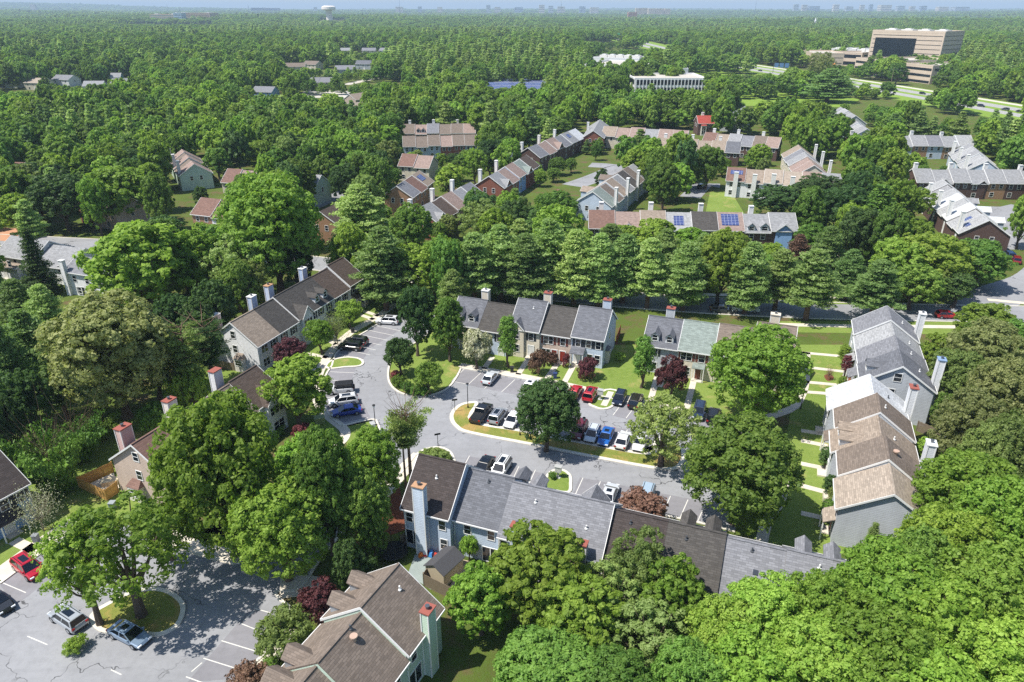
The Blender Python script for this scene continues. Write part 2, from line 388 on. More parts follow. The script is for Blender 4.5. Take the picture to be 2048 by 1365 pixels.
for k in range(4): pl((944 + 31 * k, 845 + 5.7 * k), (968 + 31 * k, 812 + 6 * k))
for k in range(5): pl((1166 + 33 * k, 886 + 5.6 * k), (1189 + 33 * k, 848 + 6 * k))
pl((944, 845), (1036, 862)); pl((1162, 884), (1297, 908))
for k in range(6): pl((922 + 33.5 * k, 944 + 7 * k), (939 + 33 * k, 912 + 7 * k))
for k in range(8): pl((1150 + 35 * k, 991 + 7.6 * k), (1166 + 35 * k, 956 + 7.3 * k))
for k in range(7):
    t = k / 6; pl((752 - 78 * t, 652 + 56 * t), (800 - 72 * t, 662 + 58 * t))
for k in range(2): pl((660 - 8 * k, 744 + 16 * k), (708 - 6 * k, 746 + 18 * k))
for k in range(5): pl((644 + 8 * k, 778 + 18 * k), (704 + 8 * k, 776 + 15 * k))
for k in range(4): pl((5 + 40 * k, 1166 - 28 * k), (52 + 40 * k, 1186 - 30 * k))
for a, b in (((100, 1242), (122, 1250)), ((55, 1273), (95, 1290)), ((478, 1246), (513, 1260)), ((443, 1282), (512, 1303)), ((407, 1317), (490, 1343)), ((372, 1354), (410, 1368)), ((508, 1217), (540, 1226)), ((487, 1243), (509, 1221)), ((383, 1344), (404, 1326)), ((222, 1340), (243, 1350))): pl(a, b)
tag(LN.build('painted_markings', LINE), kind='structure')

# sidewalks and garden paths
walk([(792, 608), (752, 636), (704, 664), (668, 697), (650, 722), (640, 742)], 1.7)
walk([(920, 731), (1035, 751), (1132, 770), (1217, 789), (1300, 807), (1400, 829), (1480, 847)], 1.5, smoothk=0)
for a, b in (((640, 655), (668, 668)), ((714, 628), (748, 640)), ((655, 680), (672, 690)), ((605, 706), (655, 716)), ((590, 728), (640, 742)), ((722, 621), (758, 633))): walk([a, b], 1.0, 'garden_path')
for a, b in (((1115, 728), (1092, 760)), ((1057, 718), (1036, 750)), ((1150, 727), (1128, 767)), ((985, 715), (968, 738)), ((1315, 752), (1300, 805)), ((1390, 752), (1372, 822)), ((1332, 742), (1318, 775))): walk([a, b], 1.0, 'garden_path')
walk([(641, 742), (632, 770), (634, 800), (650, 828), (672, 846), (690, 862), (688, 878), (672, 893), (650, 908)], 1.5)
walk([(840, 910), (806, 942), (772, 982), (740, 1010)], 2.2)
walk([(1612, 705), (1610, 760), (1600, 795), (1575, 822), (1480, 850)], 1.5)
for y0, y1, x1 in ((706, 713, 1680), (734, 744, 1688), (764, 772, 1688), (784, 789, 1668), (862, 871, 1660), (882, 893, 1655), (928, 940, 1660), (972, 986, 1655), (1027, 1040, 1660)):
    walk([(1602, y0), (x1, y1)], .95, 'garden_path', smoothk=0)
walk([(1522, 1090), (1535, 1040), (1560, 1000), (1580, 930)], 1.4); walk([(-10, 1158), (60, 1106), (118, 1066), (160, 1042)], 2.6, smoothk=2); walk([(28, 1082), (70, 1102)], 1.3, 'garden_path')
walk([(325, 1064), (360, 1085), (430, 1106), (480, 1118)], 2.2); walk([(560, 1178), (600, 1172), (640, 1178)], 3.2); walk([(520, 1365), (545, 1305), (590, 1240)], 1.9)
walk([(1560, 650), (1700, 653), (1850, 654), (2100, 657)], 1.5, smoothk=0); walk([(1380, 590), (1560, 592), (1720, 597), (1800, 599)], 1.5)
walk([(655, 540), (760, 552), (880, 553), (980, 570)], 1.5)
walk([(1700, 592), (1693, 560), (1672, 505), (1655, 470)], 1.6); walk([(1975, 600), (2100, 612)], 1.4)
# street behind the townhouses
MIDW = spline([(-150, 190), (-90, 180), (-40, 166), (0, 151.5), (30, 143.5), (60, 138.9), (95, 136.8), (150, 133), (260, 120)], False, 6)
def road(name, pts, wd, z=.004, mat=None):
    mb = MB(); n = len(pts)
    strip_mesh(mb, pts, wd, -.05, z); return tag(mb.build(name, mat or ASPH), kind='structure')
road('street', MIDW, 9.0)
for s in (1, -1):
    mb = MB(); strip_mesh(mb, MIDW, .3, -.05, .13, False, 0, s * 4.65); tag(mb.build('kerb', KERB), kind='structure')
SIDE = [(98, 138), (108, 147), (125, 158), (142, 178), (150, 205), (153, 225)]
road('side_street', spline(SIDE, False, 5), 10, .0075)
INN = spline([A(1145, 372), A(1200, 352), A(1230, 335), A(1180, 330)], False, 4); road('court_road', INN, 9, .006)
road('court_road', P2([(1380, 395), (1405, 370), (1440, 372)]), 7, .006); road('court_road', [A(2048, 500), A(2010, 480), A(2030, 430), A(2075, 420)], 16, .006)
road('lane', P2([(395, 505), (440, 500), (520, 512), (575, 508)]), 5); road('lane', P2([(170, 520), (300, 490), (420, 470), (560, 440), (690, 385), (760, 350)]), 7)
ngon_obj('lawn', P2([(560, 690), (640, 655), (760, 600), (800, 612), (660, 700), (640, 745), (590, 740)]), .02, LAWN)
ngon_obj('lawn', P2([(786, 718), (842, 684), (878, 655), (905, 680), (1130, 715), (1230, 690), (1300, 690), (1420, 745), (1500, 760), (1490, 846), (1300, 806), (1217, 788), (1035, 750), (922, 730), (912, 752), (893, 775), (862, 788), (830, 790), (800, 782), (782, 764), (780, 742)]), .024, LAWN)
ngon_obj('lawn', P2([(1600, 690), (1700, 690), (1690, 1060), (1690, 1110), (1480, 1110), (1520, 1060), (1560, 960), (1580, 830)]), .02, LAWN)
ngon_obj('lawn', P2([(0, 1000), (60, 960), (230, 850), (420, 740), (520, 740), (480, 790), (330, 850), (300, 1000), (300, 1050), (190, 1035), (110, 1060), (0, 1150)]), .016, LAWN)
ngon_obj('lawn', P2([(600, 860), (650, 835), (668, 850), (682, 870), (660, 900), (600, 930), (560, 920)]), .02, LAWN); ngon_obj('lawn', P2([(690, 866), (688, 855), (742, 843), (754, 852), (757, 868), (748, 888), (694, 893)]), .02, LAWN)
ngon_obj('lawn', P2([(1560, 600), (1800, 606), (1800, 612), (1560, 606)]), .02, LAWN); ngon_obj('lawn', P2([(1560, 643), (2100, 645), (2100, 672), (1560, 665)]), .02, LAWN)
ngon_obj('lawn', P2([(1655, 500), (1720, 490), (1760, 590), (1680, 590)]), .02, LAWN); ngon_obj('lawn', P2([(1420, 385), (1460, 380), (1490, 430), (1410, 430)]), .02, LAWN)
ngon_obj('mulch_bed', P2([(700, 1040), (800, 975), (812, 1060), (700, 1100)]), .03, MULCH); ngon_obj('mulch_bed', spline(P2([(1648, 752), (1660, 749), (1668, 757), (1656, 763)])), .03, MULCH); ngon_obj('mulch_bed', P2([(1682, 752), (1702, 752), (1700, 778), (1684, 772)]), .03, MULCH)
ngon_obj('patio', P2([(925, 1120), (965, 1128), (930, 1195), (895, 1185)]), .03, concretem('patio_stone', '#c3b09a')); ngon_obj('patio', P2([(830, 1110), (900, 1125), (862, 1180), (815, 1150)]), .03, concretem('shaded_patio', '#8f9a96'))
# highway, its verges and the office park ground
HW = [A(1235, 76), A(1330, 100), A(1400, 120), A(1560, 146), A(1700, 168), A(1850, 193), A(1960, 212), A(2120, 240)]
HWs = spline(HW, False, 5)
vg = [(x, y) for x, y in HWs]
nrm = lambda p, o: None
def offset(pts, o):
    out = []
    for i, p in enumerate(pts):
        a = Vector(pts[max(0, i - 1)]); b = Vector(pts[min(len(pts) - 1, i + 1)]); d = (b - a).normalized(); out.append((p[0] - d.y * o, p[1] + d.x * o))
    return out
FIELD = grassm('verge_grass', '#6f8f33', '#83a041', '#95aa50')
strip = MB(); strip_mesh(strip, HWs, 66, -.05, .1); tag(strip.build('verge', FIELD), kind='structure')
for o, wd in ((9, 12), (-10, 11)): road('highway', offset(HWs, o), wd, .16, concretem('highway_concrete', '#9c9b99'))
road('service_road', offset(HWs, 27)[6:], 6, .16, concretem('service_concrete', '#c9c3b8'))
hl = MB()
for o in (9, 5, 13, -10, -6.5, -13.5): strip_mesh(hl, offset(HWs, o), .22, .15, .175)
tag(hl.build('lane_markings', LINE), kind='structure')
ngon_obj('meadow', P2([(1380, 120), (1470, 145), (1560, 160), (1720, 200), (1690, 215), (1500, 205), (1450, 190), (1380, 150)]), .05, FIELD)
ngon_obj('meadow', P2([(1450, 205), (1560, 165), (1660, 185), (1700, 215), (1480, 212)]), .06, FIELD)
# ------------------------------------------------------------------ houses
HOUSES = []      # centre x, y, half size, landmark phrase
HAZE = 1.1e-4
WC = {}
def win_meshes(w, h, style=0):
    """window frame and pane meshes facing -y, origin at the sill centre on the wall plane"""
    key = (round(w, 2), round(h, 2), style)
    if key in WC: return WC[key]
    t = .09; f = MB()
    f.box(-w / 2 - t, w / 2 + t, -.06, .01, -t, 0); f.box(-w / 2 - t, w / 2 + t, -.06, .01, h, h + t)
    f.box(-w / 2 - t, -w / 2, -.06, .01, 0, h); f.box(w / 2, w / 2 + t, -.06, .01, 0, h)
    n = max(1, round(w / .95))
    if style == 0:
        f.box(-w / 2, w / 2, -.045, .008, h * .48, h * .48 + .06)
        for k in range(1, n): x = -w / 2 + w * k / n; f.box(x - .05, x + .05, -.05, .009, 0, h)
    elif style == 1:
        f.box(-.05, .05, -.05, .009, 0, h)
    p = MB(); p.box(-w / 2, w / 2, -.022, .005, 0, h)
    WC[key] = (f.mesh('window', WHITE), p.mesh('pane', GLASS), None); return WC[key]
def joined_window(w, h):
    key = ('j', round(w, 2), round(h, 2))
    if key in WC: return WC[key]
    t = .1; f = MB()
    f.box(-w / 2 - t, w / 2 + t, -.06, .01, -t, 0); f.box(-w / 2 - t, w / 2 + t, -.06, .01, h, h + t)
    f.box(-w / 2 - t, -w / 2, -.06, .01, 0, h); f.box(w / 2, w / 2 + t, -.06, .01, 0, h); f.box(-w / 2, w / 2, -.05, .008, h * .48, h * .48 + .06)
    n = max(1, round(w / .95))
    for k in range(1, n): x = -w / 2 + w * k / n; f.box(x - .05, x + .05, -.05, .009, 0, h)
    f.box(-w / 2, w / 2, -.022, .005, 0, h, 1)
    WC[key] = f.mesh('window', [WHITE, GLASS]); return WC[key]
def box_mesh(key, mats, *boxes):
    if key in WC: return WC[key]
    m = MB()
    for b in boxes: m.box(*b)
    WC[key] = m.mesh(key[0], mats); return WC[key]
def shutter_mesh(h, mat): return box_mesh(('shutter', round(h, 2), mat.name), mat, (-.2, .2, -.05, .008, -.04, h + .04))

def house(loc, rz, u, label, group, cat='house', name='townhouse', detail=True):
    """u: dict w D e(ave) r(ise) roof wall a=[] b=[] L=[] R=[] rk='LR' ; front corner at local origin, x along the row, y to the back"""
    w, D, e, r = u['w'], u['D'], u['e'], u['r']; rm, wm = roofm(u['roof']), wallm(u['wall'])
    T = tag(empty(name, loc, rz), label, cat, group)
    cc, ss = math.cos(rz), math.sin(rz); HOUSES.append((loc[0] + w / 2 * cc - D / 2 * ss, loc[1] + w / 2 * ss + D / 2 * cc, max(w, D) / 2, u.get('mark')))
    g = .004; ov = .38; mid = D / 2; sl = r / mid; zr = e + r
    # walls: one closed body
    m = MB(); zt = -.22
    low = wallm(u['wall2']) if u.get('wall2') else wm
    def prof(x): return [(x, 0, -1.2), (x, D, -1.2), (x, D, e + zt), (x, mid, zr + zt), (x, 0, e + zt)]
    L, R = prof(g), prof(w - g)
    m.face([L[0], L[4], L[3], L[2], L[1]]); m.face(R)
    m.face([L[0], R[0], R[4], L[4]]); m.face([R[1], L[1], L[2], R[2]]); m.face([L[4], R[4], R[3], L[3]]); m.face([R[2], L[2], L[3], R[3]])
    m.build('wall', wm, T)
    # roof: two thick slabs
    rk = u.get('rk', ''); xl = -.22 if 'L' in rk else g; xr = w + (.22 if 'R' in rk else -g)
    m = MB(); ze = e - ov * sl
    P = [(-ov, ze), (mid, zr), (D + ov, ze), (D + ov, ze - .17), (mid, zr - .17), (-ov, ze - .17)]
    q = lambda x, k: (x, P[k][0], P[k][1])
    m.face([q(xl, 0), q(xr, 0), q(xr, 1), q(xl, 1)]); m.face([q(xl, 1), q(xr, 1), q(xr, 2), q(xl, 2)])
    m.face([q(xr, 5), q(xl, 5), q(xl, 4), q(xr, 4)]); m.face([q(xr, 4), q(xl, 4), q(xl, 3), q(xr, 3)])
    m.face([q(xl, 5), q(xr, 5), q(xr, 0), q(xl, 0)]); m.face([q(xr, 3), q(xl, 3), q(xl, 2), q(xr, 2)])
    for x, s in ((xl, 1), (xr, -1)):
        for a in ((0, 1, 4, 5), (1, 2, 3, 4)):
            k = a if s < 0 else a[::-1]; m.face([q(x, j) for j in k][::1])
    if detail: m.box(xl, xr, mid - .13, mid + .13, zr - .06, zr + .035)
    rf = m.build('roof', rm, T)
    # trim: gutters and rake boards
    for k, (ya, yb) in enumerate(((-ov - .09, -ov - .003), (D + ov + .003, D + ov + .09))):
        m = MB(); m.box(xl, xr, ya, yb, ze - .19, ze - .03)
        if detail and k == 0: m.box(.08, .17, -ov - .05, -.01, ze - .3, ze - .191); m.box(.08, .17, -.1, -.01, 0, ze - .301)
        m.build('gutter', WHITE, T)
    for x, s, on in ((xl, -1, u.get('tl', 'L' in rk)), (xr, 1, u.get('tr', 'R' in rk))):
        if not on: continue
        x0, x1 = sorted((x + s * .003, x + s * .06)); m = MB()
        for ya, za, yb, zb in ((-ov, ze, mid, zr), (mid, zr, D + ov, ze)):
            m.hexa([(x0, ya, za - .24), (x1, ya, za - .24), (x1, yb, zb - .24), (x0, yb, zb - .24), (x0, ya, za + .04), (x1, ya, za + .04), (x1, yb, zb + .04), (x0, yb, zb + .04)])
        m.build('rake_board', WHITE, T)
    def zroof(y): return zr - abs(y - mid) * sl
    def put(side, x):
        return {'a': ((x, 0), 0), 'b': ((x, D), PI), 'L': ((0, x), -PI / 2), 'R': ((w, x), PI / 2)}[side]
    def window(side, x, z, ww, hh, shut=None, st=0):
        (px, py), a = put(side, x)
        if detail:
            f, p, _ = win_meshes(ww, hh, st); wo = link('window', f, T, (px, py, z), a); link('pane', p, wo)
        else: link('window', joined_window(ww, hh), T, (px, py, z), a)
        if shut:
            for s in (-1, 1):
                d = s * (ww / 2 + .32); link('shutter', shutter_mesh(hh, shut), T, (px + d * math.cos(a), py + d * math.sin(a), z), a)
    for side in 'abLR':
        for ft in u.get(side, ()):
            k = ft[0]; W = w if side in 'ab' else D
            if k == 'w':
                window(side, ft[1] * W, ft[2], ft[3], ft[4], *(ft[5:] or ()))
            elif k == 'd':
                (px, py), a = put(side, ft[1] * W); dm = ft[2]
                key = ('door', dm.name)
                if key not in WC:
                    b = MB(); b.box(-.47, .47, -.05, .01, 0, 2.05); b.box(-.62, -.47, -.08, .01, 0, 2.2, 1); b.box(.47, .62, -.08, .01, 0, 2.2, 1); b.box(-.47, .47, -.08, .01, 2.05, 2.2, 1); b.box(.3, .36, -.1, -.05, 1, 1.06, 2)
                    WC[key] = b.mesh('door', [dm, WHITE, STEEL])
                link('door', WC[key], T, (px, py, .15), a)
                st = box_mesh(('doorstep',), CONC, (-.8, .8, -1.1, -.005, -1, .15)); link('doorstep', st, T, (px, py, 0), a)
            elif k == 's':      # sliding glass door
                (px, py), a = put(side, ft[1] * W)
                if 'slider' not in WC:
                    b = MB(); b.box(-.95, .95, -.02, .01, .12, 2.1, 1)
                    for x0, x1, z0, z1 in ((-1.03, -.95, .05, 2.18), (.95, 1.03, .05, 2.18), (-.05, .05, .12, 2.1), (-.95, .95, .05, .12), (-.95, .95, 2.1, 2.18)): b.box(x0, x1, -.06, .012, z0, z1)
                    WC['slider'] = b.mesh('sliding_door', [WHITE, GLASS])
                link('sliding_door', WC['slider'], T, (px, py, .05), a)
            elif k == 'c':      # chimney: fraction along, width, depth, height over ridge, cap
                x = ft[1] * W; cw, cd, ht, cap = ft[2], ft[3], zr + ft[4], ft[5]; m = MB()
                cm = siding(ft[6]) if len(ft) > 6 else (wm if u['wall'] not in ('brick', 'dark brick', 'tan brick') else siding('#dcdcd8'))
                y0, y1 = (-cd, .02) if side == 'a' else (D - .9, D + cd - .75); ht -= .85 if side == 'b' and detail else 0
                if ft[5] == 'in': y0, y1 = (mid + .6, mid + .6 + cd) if side == 'b' else (mid - .6 - cd, mid - .6); cap = 'red'
                m.box(x - cw / 2, x + cw / 2, y0, y1, -1, ht)
                for xx in (x - cw / 2, x + cw / 2): m.box(xx - .06, xx + .06, y0 - .012, y0 + .1, -.9, ht - .02, 1); m.box(xx - .06, xx + .06, y1 - .1, y1 + .012, -.9, ht - .02, 1)
                ch = m.build('chimney', [cm, WHITE], T)
                c = MB(); c.box(x - cw / 2 - .1, x + cw / 2 + .1, y0 - .1, y1 + .1, ht, ht + .13); 
                c.build('chimney_cap', {'red': REDCAP, 'rust': plain('#b08a6a', .7, .4, 5), 'white': WHITE, 'tan': CONC, 'blue': plain('#7f97b5', .5)}[cap], ch)
                if detail:
                    fl = MB(); fl.tube([(x, (y0 + y1) / 2, ht + .13), (x, (y0 + y1) / 2, ht + .45)], .17, 8); fl.tube([(x, (y0 + y1) / 2, ht + .45), (x, (y0 + y1) / 2, ht + .5)], .24, 8)
                    if ft[1] > .3: fl.build('flue', STEEL, ch)
            elif k == 'g':      # cross gable: centre, width, depth out, wall material, windows
                x = ft[1] * W; gw, out = ft[2], ft[3]; s = -1 if side == 'a' else 1; yw = -out if side == 'a' else D + out
                gs = ft[5] if len(ft) > 5 else .95; gh = gw / 2 * gs; zb = e - .02; yin = (gh - .1) / sl if side == 'a' else D - (gh - .1) / sl
                gm = wallm(ft[4]) if ft[4] else wm; m = MB(); yy = yw
                fr = [(x - gw / 2, -1), (x + gw / 2, -1), (x + gw / 2, zb - .02), (x, zb + gh - .16), (x - gw / 2, zb - .02)]
                if out < .05: fr = [(x - gw / 2, zb - .3)] + [(x + gw / 2, zb - .3)] + fr[2:]; yy = yw + s * .03
                y2 = yy - s * (out + .05 if out >= .05 else .08)
                A1 = [(p[0], yy, p[1]) for p in fr]; B1 = [(p[0], y2, p[1]) for p in fr]
                n = len(fr); m.face(A1 if s < 0 else A1[::-1])
                for i in range(n):
                    j = (i + 1) % n; ff = [A1[i], B1[i], B1[j], A1[j]]; m.face(ff if s < 0 else ff[::-1])
                go = m.build('gable', gm, T); mr = MB(); o2 = .22; ye = yy + s * .3
                for sx in (-1, 1):
                    xe = x + sx * (gw / 2 + o2); zz = zb - o2 * gs
                    pts = [(xe, ye, zz), (x, ye, zb + gh), (x, yin, zb + gh), (xe, (-.0 if side == 'a' else D) - s * 0, zz)]
                    t = -.12; lo = [(p[0], p[1], p[2] + t) for p in pts]
                    up = (sx > 0) == (s < 0)
                    mr.face(pts if not up else pts[::-1]); mr.face(lo if up else lo[::-1])
                    for i in range(4):
                        j = (i + 1) % 4; mr.face([pts[i], pts[j], lo[j], lo[i]]); 
                mr.build('gable_roof', rm, T)
                tb = MB()
                for sx in (-1, 1):
                    xe = x + sx * (gw / 2 + o2); zz = zb - o2 * gs; ya, yb2 = sorted((ye + s * .004, ye + s * .05)); xa, xb = sorted((xe, x))
                    za, zc = (zz, zb + gh) if xe < x else (zb + gh, zz)
                    tb.hexa([(xa, ya, za - .22), (xb, ya, zc - .22), (xb, yb2, zc - .22), (xa, yb2, za - .22), (xa, ya, za + .03), (xb, ya, zc + .03), (xb, yb2, zc + .03), (xa, yb2, za + .03)])
                tb.build('gable_trim', WHITE, T)
                for (wx, wz, ww, hh) in (ft[6] if len(ft) > 6 else ()):
                    pos = (x + wx, yy, wz); a = 0 if side == 'a' else PI
                    if detail: f, p, _ = win_meshes(ww, hh, 0); wo = link('window', f, T, pos, a); link('pane', p, wo)
                    else: link('window', joined_window(ww, hh), T, pos, a)
            elif k == 'o':      # gabled dormer: centre, width
                x = ft[1] * W; dw = ft[2]; yo = ft[3] if len(ft) > 3 else .55; s = -1 if side == 'a' else 1
                y = yo if side == 'a' else D - yo; zb = zroof(y) - .1; hw = 1.35; gs = .85; zt2 = zb + hw
                back = lambda z: mid + s * (zr - z) / sl if True else 0
                zp = zt2 + dw / 2 * gs; m = MB()
                fr = [(x - dw / 2, zb), (x + dw / 2, zb), (x + dw / 2, zt2), (x, zp), (x - dw / 2, zt2)]
                A1 = [(p[0], y, p[1]) for p in fr]; m.face(A1 if s < 0 else A1[::-1])
                for sx in (-1, 1):
                    ff = [(x + sx * dw / 2, y, zb), (x + sx * dw / 2, y, zt2), (x + sx * dw / 2, back(min(zr, zt2)) , min(zr, zt2))]
                    m.face(ff); 
                do = m.build('dormer', siding('#c9ced4') if u['wall'] != 'brick' else siding('#d5d2c8'), T); mr = MB(); ye = y + s * .22
                for sx in (-1, 1):
                    xe = x + sx * (dw / 2 + .16); zz = zt2 - .16 * gs
                    pts = [(xe, ye, zz), (x, ye, zp + .03), (x, back(min(zr - .05, zp + .03)), zp + .03), (xe, back(min(zr - .05, zz)), zz)]
                    lo = [(p[0], p[1], p[2] - .1) for p in pts]; up = (sx > 0) == (s < 0)
                    mr.face(pts if not up else pts[::-1]); mr.face(lo if up else lo[::-1])
                    for i in range(4): j = (i + 1) % 4; mr.face([pts[i], pts[j], lo[j], lo[i]])
                mr.build('dormer_roof', rm, do)
                link('dormer_window', joined_window(dw * .62, 1.0), do, (x, y, zb + .3), 0 if side == 'a' else PI)
            elif k == 'p':      # porch or bay roof: x0, x1, z, depth
                x0, x1, z, dp = ft[1] * W, ft[2] * W, ft[3], ft[4]; m = MB(); s = -1 if side == 'a' else 1; yb = 0 if side == 'a' else D
                ya, yc = yb + s * dp, yb + s * .004; t = .12
                pr = [(ya, z), (yc, z + dp * .55), (yc, z + dp * .55 - t), (ya, z - t)]
                c = [[(x, p[0], p[1]) for p in pr] for x in (x0, x1)]
                for i in range(4): j = (i + 1) % 4; m.face([c[0][i], c[0][j], c[1][j], c[1][i]])
                m.face(c[0]); m.face(c[1][::-1]); m.build('porch_roof', rm, T)
                pm = MB()
                for xx in (x0 + .12, x1 - .12): pm.box(xx - .07, xx + .07, min(ya, ya - s * .14) , max(ya, ya - s * .14), -.8, z - t)
                pm.build('porch_posts', WHITE, T)
            elif k == 'y':      # bay window box with hipped top: centre, width, z0, z1, depth
                x, bw, z0, z1, dp = ft[1] * W, *ft[2:6]; m = MB()
                if side in 'ab':
                    s = -1 if side == 'a' else 1; yb = 0 if side == 'a' else D; y0, y1 = sorted((yb + s * .005, yb + s * dp)); bx = (x - bw / 2, x + bw / 2, y0, y1)
                    pos = (x, yb + s * dp, z0 + .5); a = 0 if side == 'a' else PI
                else:
                    s = -1 if side == 'L' else 1; xb = 0 if side == 'L' else w; x0, x1 = sorted((xb + s * .005, xb + s * dp)); bx = (x0, x1, x - bw / 2, x + bw / 2)
                    pos = (xb + s * dp, x, z0 + .5); a = -PI / 2 if side == 'L' else PI / 2
                m.box(*bx, z0 - 1, z1); bo = m.build('bay_window', siding('#cfcbc0'), T); rr = MB(); q0 = .12
                xa, xb_, yA, yB = bx[0] - q0, bx[1] + q0, bx[2] - q0, bx[3] + q0
                if side == 'a': yB = -.005
                if side == 'b': yA = D + .005
                if side == 'L': xb_ = -.005
                if side == 'R': xa = w + .005
                tp = {'a': [(xa + .4, yB), (xb_ - .4, yB)], 'b': [(xb_ - .4, yA), (xa + .4, yA)], 'L': [(xb_, yB - .4), (xb_, yA + .4)], 'R': [(xa, yA + .4), (xa, yB - .4)]}[side]
                c4 = [(xa, yA, z1), (xb_, yA, z1), (xb_, yB, z1), (xa, yB, z1)]; h = z1 + dp * .9
                order = {'a': (0, 1, 2, 3), 'b': (2, 3, 0, 1), 'L': (3, 0, 1, 2), 'R': (1, 2, 3, 0)}[side]; c4 = [c4[i] for i in order]; t0, t1 = [(p[0], p[1], h) for p in tp]
                rr.face([c4[0], c4[1], t1, t0]); rr.face([c4[1], c4[2], t1]); rr.face([c4[3], c4[0], t0]); rr.face(c4[::-1])
                rr.build('bay_roof', rm, bo); link('bay_pane', joined_window(bw * .7, z1 - z0 - .8), bo, pos, a)
            elif k in ('sol', 'sky'):   # panels lying on the slope: x centre, distance up slope 0..1, width, height
                x = ft[1] * W; t = ft[2]; pw, ph = ft[3], ft[4]; s = 1 if side == 'a' else -1; ym = (0 if side == 'a' else D) + s * mid * t; dy = ph / 2 / math.hypot(1, sl)
                m = MB(); hgt = .1
                q4 = [(x - pw / 2, ym - s * dy), (x + pw / 2, ym - s * dy), (x + pw / 2, ym + s * dy), (x - pw / 2, ym + s * dy)]
                if s < 0: q4 = q4[::-1]
                m.hexa([(a_, b_, zroof(b_) + .01) for a_, b_ in q4] + [(a_, b_, zroof(b_) + hgt) for a_, b_ in q4])
                m.build('solar_panel' if k == 'sol' else 'skylight', solarm() if k == 'sol' else plain('#3a3f48', .2, 0), T)
            elif k == 'v':      # vent pipe
                x = ft[1] * W; t = ft[2]; ym = mid * t if side == 'a' else D - mid * t; m = MB(); z = zroof(ym)
                m.tube([(x, ym, z - .1), (x, ym, z + .45)], .09, 6); m.tube([(x, ym, z - .05), (x, ym, z + .06)], .2, 6)
                m.build('vent_pipe', WHITE if random.random() < .5 else STEEL, T)
            elif k == 'f':      # round roof fan
                x = ft[1] * W; t = ft[2]; ym = mid * t if side == 'a' else D - mid * t; m = MB(); z = zroof(ym)
                m.tube([(x, ym, z - .2), (x, ym, z + .35)], .2, 10); m.tube([(x, ym, z + .35), (x, ym, z + .5)], .36, 12); m.build('roof_fan', plain('#b79c8a', .6), T)
    return T
ORD = ['first', 'second', 'third', 'fourth', 'fifth', 'sixth', 'seventh', 'eighth', 'ninth', 'tenth', 'eleventh', 'twelfth']
MARKS = {'from the shady end facing parked cars': 'the row facing the parked cars', 'from the lawn end behind the big maple': 'the row behind the big maple', 'from the gable end beside the purple tree': 'the white row', 'from the grey gable end of the right row': 'the right row', 'from the tall blue chimney of the back row': 'the row seen from behind'}
def near_row(O, ang, units, phrase, group):
    """O: front corner of the first unit on the ground; x offsets accumulate along the row"""
    c, s = math.cos(ang), math.sin(ang); x = 0; out = []
    for i, u in enumerate(units):
        u = dict(dict(D=9.6, e=5.5, r=3.3, z=0, y0=0), **u); x += u.get('gap', 0)
        px, py = O[0] + x * c - u['y0'] * s, O[1] + x * s + u['y0'] * c
        lb = u.get('label') or f"{u['wall']} townhouse, {u['roof']} roof, {ORD[i]} {phrase}"
        u['mark'] = MARKS.get(phrase); out.append(house((px, py, u['z']), ang, u, lb, group)); x += u['w'] + .002
    return out
AN = rad(-20.5); AT = rad(69.5)
def W(x, z=3.35, w=.85, h=1.35, sh=SHUT): return ('w', x, z, w, h, sh)
def N(x, z=3.35, w=.85, h=1.35): return ('w', x, z, w, h)
RED = plain('#8e3327', .5, .1, name='red_door_paint'); DWHITE = plain('#dcdcda', .5, .05, name='white_door_paint'); DBROWN = plain('#6a3b2c', .5, .1, name='brown_door_paint'); DBLUE = plain('#4a5c78', .5, .1, name='blue_door_paint')
BR = plain('#6e3f38', .6, .1, name='maroon_shutter_paint')
RF = 'townhouses round the parking lot'
# row B : facing the lot
OB = A(1080, 664.5, 5.5); OB = (OB[0] + .12 - 17.3 * math.cos(AN), OB[1] + .35 - 17.3 * math.sin(AN))
near_row(OB, AN, [
    dict(w=5.75, wall='cream', roof='slate grey', z=-.3, y0=-1.2, rk='L', a=[('o', .28, 1.35), ('o', .72, 1.35), W(.25), W(.72), N(.72, .7, 1.5), ('d', .22, DWHITE)], b=[('c', .6, 1.3, .9, .9, 'white')], L=[N(.4), N(.6)]),
    dict(w=5.75, wall='pale blue', roof='charcoal', z=-.5, y0=-1.4, a=[W(.25), W(.72), N(.3, .7, 1.5), ('d', .78, DWHITE)], b=[('v', .5, .5)]),
    dict(w=5.75, wall='cream', roof='slate grey', z=.3, y0=-.4, r=3.7, tl=True, tr=True, a=[('g', .26, 2.7, .35, None, 1.05, [(0, 3.4, .9, 1.4), (0, .8, .9, 1.4)]), W(.72, 3.3), ('d', .72, DWHITE), ('v', .6, .7)], b=[('c', .75, 1.35, .9, .8, 'red')]),
    dict(w=5.75, wall='tan', roof='charcoal', z=0, y0=0, a=[('w', .27, 3.3, 1.7, 1.4, BR), W(.74, 3.35, .85, 1.35, BR), ('w', .2, .8, 1.5, 1.4), ('d', .47, RED), ('d', .74, RED)], b=[('v', .5, .5)]),
    dict(w=5.8, wall='pale blue', roof='slate grey', z=.35, y0=0, r=3.6, rk='R', tl=True, tr=True, D=9.8, a=[W(.22), W(.55), W(.85), N(.84, .7, .9, 1.4), N(.6, .7, .9, 1.4), ('d', .2, DWHITE), ('p', .02, .46, 2.5, 1.5)], b=[('c', .7, 1.4, .9, .8, 'red')], R=[N(.5), ('y', .3, 1.7, .8, 2.3, .6)]),
], 'from the shady end facing parked cars', RF)
OC = A(1287, 687, 5.5); OC = (OC[0] + .1, OC[1] + .35)
